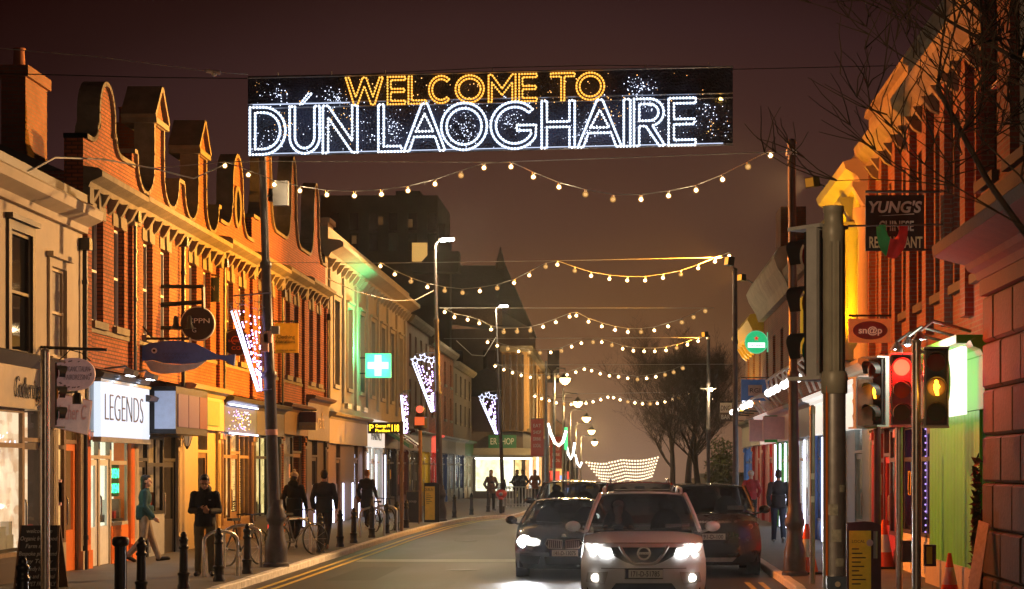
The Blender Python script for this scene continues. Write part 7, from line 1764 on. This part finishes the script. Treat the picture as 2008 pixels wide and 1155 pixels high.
# ================================================================== CARS
def car(label, cx, Y0, W_, L_, Hh, zh, zc, yc, paint, zb=.22, yr0=None, Wr=None, rails=None, spec=None, glassm=None, dark=False, suv=True):
    """car facing the camera; local x across, y back from the front bumper, z up"""
    T = Thing('car', label, 'car', (cx, Y0 + L_ / 2, gz(Y0)))
    Wv = lambda x, y, z: Vector((cx + x, Y0 + y, gz(Y0) + z))
    yr0 = yr0 or yc + .75; Wr = Wr or W_ * .66
    Wc = W_ * .90; yr1 = L_ - .75; zbelt = zc + .02
    nose = .42
    def Wf(z): return W_ * (.985 - .09 * ((z - .55) / .5) ** 2)
    def prof(z):
        return interp([(zb, .09), (zb + .12, .03), (.45, .0), (.62, .01), (zh - .16, .03), (zh - .05, .07), (zh, .15)], z)
    def fy(x, z):
        u = min(1.0, abs(x) / Wf(z)); return nose * u ** 4 * .9 + .06 * u ** 2 + prof(z)
    def zhu(u): return zh - .05 * abs(u) ** 4
    body = MB()
    body.grid(lambda a, b: Wv((2 * a - 1) * Wf(zb + (zhu(2 * a - 1) - zb) * b), fy((2 * a - 1) * Wf(zb + (zhu(2 * a - 1) - zb) * b), zb + (zhu(2 * a - 1) - zb) * b), zb + (zhu(2 * a - 1) - zb) * b), 24, 12)
    def hood(a, b):
        u = 2 * a - 1; z0 = zhu(u); x0 = u * Wf(z0); y0 = fy(x0, z0)
        x = x0 * (1 - b) + u * W_ * .95 * b; y = y0 * (1 - b) + (yc + .14 * u * u) * b
        z = z0 + (zc - zh) * (1 - (1 - b) ** 1.7) - .03 * b * abs(u) ** 6 + .012 * math.sin(PI * b) * (1 if .55 < abs(u) < .8 else 0)
        return Wv(x, y, z)
    body.grid(hood, 24, 10)
    def side(s):
        def f(a, b):
            # a along y, b up
            ze0 = zhu(1.0)
            y_front_top = fy(Wf(ze0), ze0)
            if a < 1e-6: z = zb + (ze0 - zb) * b; return Wv(s * Wf(z), fy(Wf(z), z), z)
            y = y_front_top + (L_ - .12 - y_front_top) * a
            yy = min(1.0, max(0.0, (y - y_front_top) / (yc + .14 - y_front_top)))
            ztop = ze0 + (zc - .03 - ze0) * (1 - (1 - yy) ** 1.7)
            z = zb + (ztop - zb) * b
            k = min(1, a * 6)
            return Wv(s * (Wf(z) * (1 - k) + W_ * (1 - .05 * ((z - .6) / .45) ** 2) * k) * (1 - .12 * max(0, (a - .85) / .15) ** 2), y, z)
        return f
    for s in (-1, 1): body.grid(side(s), 20, 8, flip=(s > 0))
    body.grid(lambda a, b: Wv((2 * a - 1) * W_ * .88, L_ - .12 + .1 * math.sin(PI * b) * (1 - abs(2 * a - 1) ** 3), zb + (zbelt - zb) * b), 8, 5, flip=True)
    # scuttle deck under the glasshouse
    body.grid(lambda a, b: Wv((2 * a - 1) * W_ * .94, yc + .1 + (L_ - .2 - yc) * b, zc - .03 + .0 * b), 4, 4)
    bo = T.part('body', body, paint)
    # glasshouse
    zr = Hh - .06
    def ws(a, b):
        u = 2 * a - 1; return Wv(u * (Wc * (1 - b) + (Wr + .02) * b), (yc + .10 * u * u) * (1 - b) + (yr0 + .09 * u * u) * b, zc + (zr - zc) * b + .03 * math.sin(PI * b) - .02 * u * u * b)
    gm = glassm or glass('car_glass', (.72, .74, .74), .13)
    wsn = T.part('windscreen', MB().plate(ws, 12, 8, (0, .006, .004)), gm)
    def rf(a, b):
        u = 2 * a - 1; return Wv(u * (Wr + .03), yr0 + .09 * u * u * (1 - b) + (yr1 - yr0) * b, zr + .05 * math.sin(PI * min(1, .25 + b * .6)) - .03 - .05 * abs(u) ** 3 + .02)
    T.part('roof', MB().plate(rf, 10, 8, (0, 0, -.03)), paint)
    for s in (-1, 1):
        def sg_(a, b):
            y0 = yc + .14; ya = y0 + (yr0 + .09 - y0) * b; yb_ = (L_ - .25) * (1 - b) + yr1 * b
            return Wv(s * (W_ * .94 * (1 - b) + (Wr + .03) * b), ya + (yb_ - ya) * a, zc - .01 + (zr - .03 - zc) * b)
        T.part('side_window', MB().grid(sg_, 6, 3, flip=s > 0), DGLASS)
        pts = [ws(0.0 if s < 0 else 1.0, t / 6) + Vector((s * .012, 0, .004)) for t in range(7)]
        T.part('pillar', MB().tube(pts, .036, 6), paint)
    T.part('rear_window', MB().grid(lambda a, b: Wv((2 * a - 1) * (W_ * .86 * (1 - b) + Wr * b), L_ - .22 + (yr1 - L_ + .22) * b, zc + (zr - .03 - zc) * b), 4, 3, flip=True), glass('rear_glass', (.5, .52, .52), .08))
    # floor, wheels
    T.part('underbody', MB().box(cx - W_ + .1, cx + W_ - .1, Y0 + .35, Y0 + L_ - .3, gz(Y0) + .2, gz(Y0) + .45), RUBBER)
    R_ = .35 if suv else .33
    for s in (-1, 1):
        for y in (.92, L_ - .95):
            c = Wv(s * (W_ - .135), y, R_)
            wh = T.part('wheel', MB().cyl(c, (1, 0, 0), R_, .23, 24), RUBBER)
            T.part('rim', MB().cyl(c + Vector((s * .118, 0, 0)), (1, 0, 0), R_ * .68, .012, 16), STEELD, wh)
    # mirrors
    for s in (-1, 1):
        c = Wv(s * (W_ + .12), yc + .38, zc + .06)
        mi = T.part('mirror', MB().ball(c, (.115, .07, .08), 12, 8).tube([c + Vector((-s * .06, .03, -.05)), Wv(s * W_ * .93, yc + .42, zc - .03)], .022, 6), paint)
    # seats and wheel
    for s in (-1, 1):
        st_ = MB().ball(Wv(s * .36, yc + 1.05, zc + .02), (.24, .1, .3), 12, 8).ball(Wv(s * .36, yc + 1.08, zc + .36), (.12, .06, .1), 10, 8)
        T.part('seat', st_, BLK)
    T.part('dashboard', MB().box(cx - W_ * .8, cx + W_ * .8, Y0 + yc + .3, Y0 + yc + .6, gz(Y0) + zc - .1, gz(Y0) + zc + .0), BLK)
    T.part('interior_mirror', MB().obox(Wv(0, yr0 - .08, zr - .1), (.11, 0, 0), (0, .01, 0), (0, 0, .03)), BLACKP)
    if rails:
        for s in (-1, 1): T.part('roof_rail', MB().tube([Wv(s * (Wr - .02), yr0 + .12, zr + .0), Wv(s * (Wr - .02), yr0 + .2, zr + .07), Wv(s * (Wr - .03), yr1 - .1, zr + .08), Wv(s * (Wr - .03), yr1, zr + .01)], .02, 6), rails)
    def decal(name, pts, m, off=.012, parent=None, back=.03):
        x0, x1 = min(p[0] for p in pts), max(p[0] for p in pts); n = len(pts)
        def rng(x):
            x = min(max(x, x0 + 1e-4), x1 - 1e-4); zs = []
            for i in range(n):
                (a, c), (b, d) = pts[i], pts[(i + 1) % n]
                if (a - x) * (b - x) <= 0 and abs(a - b) > 1e-9: zs.append(c + (d - c) * (x - a) / (b - a))
            return min(zs), max(zs)
        def f(a, b):
            x = x0 + (x1 - x0) * a; lo, hi = rng(x); z = lo + (hi - lo) * b
            return Wv(x, fy(x, z) - off, z)
        return T.part(name, MB().plate(f, 24, 4, (0, back, 0)), m, parent)
    def strip_d(name, x0, x1, z0, z1, m, off=.012, n=12, parent=None):
        mb = MB().plate(lambda a, b: Wv(x0 + (x1 - x0) * a, fy(x0 + (x1 - x0) * a, z0 + (z1 - z0) * b) - off, z0 + (z1 - z0) * b), n, 2, (0, .03, 0))
        return T.part(name, mb, m, parent)
    def plate_(txt, xc, zc_, w=.52, h=.115, off=.035):
        o = T.part('number_plate', MB().box(cx + xc - w / 2, cx + xc + w / 2, Y0 + fy(xc, zc_) - off - .012, Y0 + fy(xc, zc_) + .02, gz(Y0) + zc_ - h / 2, gz(Y0) + zc_ + h / 2), mat('plate_white', (.72, .71, .66), .4, var=.08))
        y = Y0 + fy(xc, zc_) - off - .013
        T.part('plate_band', MB().box(cx + xc - w / 2, cx + xc - w / 2 + .045, y - .002, y, gz(Y0) + zc_ - h / 2, gz(Y0) + zc_ + h / 2), NAVY, o)
        T.part('lettering', text_mb(txt, (cx + xc + .02, y - .001, gz(Y0) + zc_ - .037), (1, 0, 0), (0, 0, 1), .075, width=.40, depth=.002, bold=.01), LETTER_D, o)
        T.part('plate_surround', MB().tube([(cx + xc + a * (w / 2 + .008), y, gz(Y0) + zc_ + b * (h / 2 + .008)) for a, b in ((-1, -1), (1, -1), (1, 1), (-1, 1))], .008, 4, closed=True), BLACKP, o)
    def headlamp(x, z, r, es, power, col=(1, .95, .86)):
        s = 1 if x > 0 else -1
        c = Wv(x, fy(x, z) - .022, z)
        o = T.part('headlight', MB().ball(c, (r * 1.15, .03, r), 14, 10), glow('headlamp_%g' % es, col, es))
        if power: T.light('headlight_beam', c + Vector((0, -.08, 0)), power, col, 'SPOT', .06, c + Vector((-.05 * s, -10, .15)), 70, .9)
        return o
    return T, decal, strip_d, plate_, headlamp, Wv, fy, ws
PW = mat('pearl_white_paint', (.80, .82, .86), .25, 0, var=.05, scale=3, coat=.6)
PB = mat('deep_navy_car_paint', (.014, .016, .026), .22, .3, var=.1, coat=1)
PG = mat('dark_bronze_car_paint', (.022, .021, .021), .28, .15, var=.1, coat=1)
PK = mat('black_car_paint', (.010, .010, .012), .2, .2, var=.1, coat=1)
PR = mat('dark_red_car_paint', (.25, .02, .02), .25, .3, var=.1, coat=1)
DRL = glow('drl_white', (1, .97, .9), 10)
GRILL = mat('grille_black', (.012, .012, .013), .3, var=.2)
# --- white family SUV
T, decal, sd, plate_, headlamp, Wv, fy, ws = car('white SUV with lit headlights and V-shaped grille at the front of the queue', .34, 28.6, .905, 4.64, 1.70, .955, 1.10, 1.02, PW, Wr=.60, yr0=1.78, rails=CHROME)
decal('grille', [(-.46, .90), (.46, .90), (.42, .78), (.27, .70), (.14, .655), (-.14, .655), (-.27, .70), (-.42, .78)], GRILL)
gv = MB().tube([Wv(x, fy(x, z) - .03, z) for x, z in ((-.34, .915), (-.27, .80), (-.18, .70), (-.12, .675), (.12, .675), (.18, .70), (.27, .80), (.34, .915))], .022, 8)
T.part('chrome_trim', gv, CHROME)
em = T.part('emblem', MB().tube([Wv(.085 * math.cos(t * PI / 12), fy(0, .82) - .05, .82 + .085 * math.sin(t * PI / 12)) for t in range(24)], .013, 6, closed=True), CHROME)
T.part('emblem_bar', MB().box(.34 - .10, .34 + .10, 28.6 + fy(0, .82) - .068, 28.6 + fy(0, .82) - .045, .805, .835), CHROME, em)
T.part('lettering', text_mb('NISSAN', (.34, 28.6 + fy(0, .82) - .069, .81), (1, 0, 0), (0, 0, 1), .018, width=.15, depth=.003), LETTER_D, em)
for s in (-1, 1):
    decal('lamp_cluster', [(s * .44, .80), (s * .50, .765), (s * .62, .79), (s * .80, .84), (s * .845, .93), (s * .80, .955), (s * .62, .915), (s * .46, .895)], mat('lamp_glass', (.5, .5, .5), .1, 0, (1, .95, .88), 1.1))
    headlamp(s * .68, .872, .07, 60, 220)
    T.part('daytime_light', MB().tube([Wv(x * s, fy(x * s, z) - .03, z) for x, z in ((.47, .87), (.45, .79), (.50, .77), (.62, .785))], .014, 6), DRL)
    fl_ = T.part('fog_light', MB().ball(Wv(s * .68, fy(.68, .47) - .02, .47), (.06, .025, .055), 12, 8), glow('fog_lamp', (1, .92, .8), 14))
    decal('fog_surround', [(s * .50, .56), (s * .80, .54), (s * .82, .40), (s * .55, .38)], mat('silver_trim', (.4, .38, .36), .4), .004)
    T.part('wiper', MB().tube([ws(.5 + s * .08, .03) + Vector((0, -.015, .01)), ws(.5 + s * .36, .06) + Vector((0, -.02, .015))], .009, 4), BLACKP)
decal('lower_grille', [(-.40, .40), (-.46, .30), (-.52, .24), (.52, .24), (.46, .30), (.40, .40)], GRILL)
sd('bumper_crease', -.6, .6, .600, .612, mat('seam_dark', (.1, .09, .085), .5), .002)
plate_('171-D-51785', 0, .535)
T.part('sunroof', MB().box(.34 - .42, .34 + .42, 28.6 + 2.15, 28.6 + 3.0, 1.672, 1.69), GRILL)
T.part('tax_disc', MB().box(.34 + .33, .34 + .56, 28.6 + 1.24, 28.6 + 1.245, 1.14, 1.2), WHITEP)
T.part('hood_seam', MB().tube([Wv(x, fy(x, .955) - .0, .955 - .05 * abs(x / .9) ** 4 + .004) for x in [-.7 + .1 * k for k in range(15)]], .006, 4), mat('seam_dark'))
# driver
dx, dy = .34 - .36, 28.6 + 1.02 + .82
q = MB(); q.ball((dx, dy, 1.40), (.075, .09, .115), 12, 10); q.ball((dx, dy - .03, 1.34), (.055, .06, .06), 10, 8); cap(q, (dx, dy + .02, 1.18), (dx, dy, 1.32), .06, .052); q.ball((dx, dy + .05, 1.02), (.2, .11, .2), 12, 8)
for s in (-1, 1): cap(q, (dx + s * .18, dy + .03, 1.12), (dx + s * .22, dy - .12, .95), .05, .04); cap(q, (dx + s * .22, dy - .12, .95), (dx + s * .13, dy - .33, 1.05), .04, .032); hand(q, (dx + s * .13, dy - .33, 1.05), (-s * .1, -.4, .5), (0, -1, .2), 45, (-s, 0, .3), .9)
T2 = Thing('person', 'driver in a pale cap inside the white SUV', 'person', (dx, dy, .8))
bod = T2.part('body', remeshed('body', MB().add([Vector(v) - T2.b for v in q.v], q.f), SKIN, .011, 1), None)
T2.part('jacket', remeshed('jacket', MB().ball((0, .05, .2), (.23, .135, .24), 14, 10), BLK, .014, 1), None)
T2.part('cap', MB().ball((dx, dy + .01, 1.47), (.085, .1, .07), 12, 8).obox((dx, dy - .11, 1.462), (.06, 0, 0), (0, .05, -.008), (0, 0, .006)), mat('pale_cap'))
T.part('steering_wheel', MB().tube([(dx + .17 * math.cos(t * PI / 10), dy - .36 + .05 * math.sin(t * PI / 10), 1.02 + .16 * math.sin(t * PI / 10)) for t in range(20)], .014, 6, closed=True), BLACKP)
# --- dark saloon with glaring headlight
T, decal, sd, plate_, headlamp, Wv, fy, ws = car('dark saloon with glaring white headlight left of the white SUV', -1.02, 37.2, .925, 4.75, 1.46, .80, .97, 1.30, PB, zb=.18, yr0=2.1, Wr=.58, suv=False)
for s in (-1, 1):
    decal('kidney_grille', [(s * .03, .70), (s * .30, .72), (s * .34, .64), (s * .28, .56), (s * .04, .55)], GRILL)
    gb = MB()
    for k in range(7): x = s * (.06 + .036 * k); gb.tube([Wv(x, fy(x, .69) - .03, .695), Wv(x, fy(x, .57) - .03, .57)], .007, 4)
    T.part('grille_bars', gb, CHROME)
    T.part('chrome_trim', MB().tube([Wv(x * s, fy(x * s, z) - .03, z) for x, z in ((.03, .70), (.30, .72), (.34, .64), (.28, .56), (.04, .55))], .012, 5, closed=True), CHROME)
    decal('lamp_cluster', [(s * .42, .70), (s * .50, .74), (s * .74, .76), (s * .86, .72), (s * .80, .63), (s * .55, .59), (s * .44, .61)], MATS['lamp_glass'])
    headlamp(s * .73, .675, .11, 90, 420, (.95, .97, 1.0)); headlamp(s * .55, .665, .05, 12, 0)
    decal('air_intake', [(s * .42, .42), (s * .82, .44), (s * .80, .28), (s * .46, .26)], GRILL)
    T.part('wiper', MB().tube([ws(.5 + s * .05, .02) + Vector((0, -.015, .01)), ws(.5 + s * .34, .05) + Vector((0, -.02, .015))], .009, 4), BLACKP)
decal('lower_grille', [(-.36, .40), (.36, .40), (.33, .26), (-.33, .26)], GRILL)
plate_('141-D-13075', .0, .47)
T.part('emblem', MB().cyl(Wv(0, fy(0, .77) - .01, .775), (0, 1, .4), .04, .012, 16), CHROME)
# --- dark parked SUV
T, decal, sd, plate_, headlamp, Wv, fy, ws = car('dark bronze SUV parked unlit by the right kerb', 1.72, 37.8, .95, 4.6, 1.74, 1.06, 1.17, 1.05, PG, zb=.26, yr0=1.75, Wr=.66, rails=None)
decal('grille', [(-.5, .98), (.5, .98), (.48, .84), (-.48, .84)], mat('mesh_grille', (.05, .05, .05), .35, .5, var=.4, scale=40))
sd('bonnet_lettering_strip', -.36, .36, 1.005, 1.03, STEELD, .006)
for s in (-1, 1):
    decal('headlight', [(s * .55, .96), (s * .62, .88), (s * .84, .88), (s * .90, .97), (s * .82, .99)], mat('unlit_lamp', (.22, .16, .15), .08, .6, var=.3, scale=20))
    T.part('lamp_rings', MB().tube([Wv(s * .72 + .045 * math.cos(t * PI / 6), fy(.72, .935) - .02, .935 + .04 * math.sin(t * PI / 6)) for t in range(12)], .008, 4, closed=True), CHROME)
    decal('air_intake', [(s * .56, .66), (s * .84, .66), (s * .82, .50), (s * .60, .46)], GRILL)
decal('lower_grille', [(-.5, .62), (.5, .62), (.42, .42), (-.42, .42)], GRILL); decal('skid_plate', [(-.45, .36), (.45, .36), (.38, .28), (-.38, .28)], mat('silver_trim'))
plate_('191-D-100', -.02, .75)
T.part('paper_permit', MB().box(1.72 + .35, 1.72 + .68, 37.8 + 1.4, 37.8 + 1.405, 1.22, 1.30), WHITEP)
T.part('lettering', text_mb('DISCOVERY', (1.72, 37.8 + fy(0, 1.02) - .03, 1.0), (1, 0, 0), (0, 0, 1), .045, width=.62, depth=.004), CHROME)
# --- cars behind
T, decal, sd, plate_, headlamp, Wv, fy, ws = car('black tall car behind the dark saloon in the queue', -1.28, 51, .93, 4.7, 1.72, 1.0, 1.14, 1.05, PK, yr0=1.75, Wr=.64)
decal('grille', [(-.45, .9), (.45, .9), (.4, .7), (-.4, .7)], GRILL); plate_('161-D-3312', 0, .5)
for s in (-1, 1): headlamp(s * .7, .82, .07, 12, 0)
T.part('windscreen_sticker', MB().box(-1.28 + .42, -1.28 + .6, 51 + 1.78, 51 + 1.785, 1.5, 1.56), YELLOWP)
T, decal, sd, plate_, headlamp, Wv, fy, ws = car('dark red tall car hidden behind the white SUV with only its roof showing', .45, 44.0, .92, 4.5, 1.75, 1.0, 1.14, 1.05, PR, yr0=1.75, Wr=.68, rails=PR)
for s in (-1, 1): headlamp(s * .7, .82, .07, 12, 0)
T, decal, sd, plate_, headlamp, Wv, fy, ws = car('grey car parked behind the bronze SUV by the right kerb', 1.75, 49, .92, 4.4, 1.66, .95, 1.10, 1.05, mat('grey_car_paint', (.12, .12, .12), .25, .5, var=.1, coat=1), yr0=1.75, Wr=.62)
T, decal, sd, plate_, headlamp, Wv, fy, ws = car('pale car farther back in the queue behind the black car', -.9, 66, .92, 4.4, 1.6, .9, 1.06, 1.05, mat('silver_car_paint', (.3, .3, .3), .25, .6, var=.1, coat=1), yr0=1.75, Wr=.62)
for s in (-1, 1): headlamp(s * .7, .78, .08, 20, 0)
# --- red motorcycle on the pavement build-out
x, y = -5.05, 87.5
T = Thing('motorcycle', 'red motorcycle parked on the pavement under the third lamp post', 'motorcycle', (x, y, PV))
z = PV
for yy in (y - .7, y + .72): 
    w = T.part('wheel', MB().tube([(x + .0, yy + .27 * math.cos(t * PI / 10), z + .31 + .27 * math.sin(t * PI / 10)) for t in range(20)], .07, 8, closed=True), RUBBER); T.part('hub', MB().cyl((x, yy, z + .31), (1, 0, 0), .12, .1, 12), STEELD, w)
T.part('fairing', MB().ball((x, y - .45, z + .82), (.24, .28, .22), 12, 8).ball((x, y - .7, z + .62), (.12, .22, .06), 10, 6), REDP); T.part('tank', MB().ball((x, y - .1, z + .85), (.17, .32, .15), 12, 8), REDP)
T.part('seat', MB().ball((x, y + .42, z + .8), (.16, .4, .08), 12, 6), RUBBER); T.part('engine', MB().box(x - .2, x + .2, y - .3, y + .3, z + .3, z + .62), STEELD)
T.part('fork', MB().tube([(x - .1, y - .7, z + .31), (x - .1, y - .42, z + 1.0)], .03, 6).tube([(x + .1, y - .7, z + .31), (x + .1, y - .42, z + 1.0)], .03, 6), STEELD)
T.part('handlebar', MB().tube([(x - .4, y - .25, z + 1.05), (x - .15, y - .4, z + 1.08), (x + .15, y - .4, z + 1.08), (x + .4, y - .25, z + 1.05)], .02, 6), BLACKP)
for s in (-1, 1): T.part('mirror', MB().tube([(x + s * .3, y - .32, z + 1.07), (x + s * .36, y - .35, z + 1.28)], .01, 5).ball((x + s * .4, y - .35, z + 1.32), (.08, .02, .045), 8, 6), BLACKP)
T.part('windshield', MB().plate(lambda a, b: Vector((x + (a - .5) * .36, y - .62 + .2 * b + .1 * (2 * a - 1) ** 2, z + .95 + .35 * b)), 6, 4, (0, .008, 0)), glass('smoke_glass', (.5, .5, .5), .15)); T.part('headlight', MB().ball((x, y - .72, z + .82), (.09, .04, .08), 10, 8), STEELD)
T.part('stand', MB().tube([(x - .1, y + .05, z + .3), (x - .28, y + .05, z)], .015, 5), STEELD)
# far guard rail
T = Thing('guard_rail', 'pale steel guard rail by the far crossing on the left', 'railing', (-4.75, 101, PV))
T.part('rail', MB().tube([(-5.6, 101, PV + 1.0), (-4.35, 101, PV + 1.0)], .03, 6).tube([(-5.6, 101, PV + .15), (-4.35, 101, PV + .15)], .02, 6), CHROME)
for k in range(9): T.part('baluster', MB().tube([(-5.6 + k * .156, 101, PV), (-5.6 + k * .156, 101, PV + 1.0)], .022, 6), CHROME)
# ================================================================== thin haze, added to soften the blacks and spread lamp glow
hz = MB().box(-255, 255, -105, 705, -16.5, 27)
hm = bpy.data.materials.new('glow_haze'); hm.use_nodes = True
hn = hm.node_tree.nodes; hl = hm.node_tree.links; hn.clear()
ho = hn.new('ShaderNodeOutputMaterial'); hv = hn.new('ShaderNodeVolumePrincipled')
hv.inputs['Color'].default_value = (.9, .88, .85, 1); hv.inputs['Density'].default_value = .00025; hv.inputs['Anisotropy'].default_value = .9
hl.new(hv.outputs[0], ho.inputs['Volume'])
o = bpy.data.objects.new('haze', hz.mesh('haze', hm)); COL.objects.link(o); o['kind'] = 'stuff'
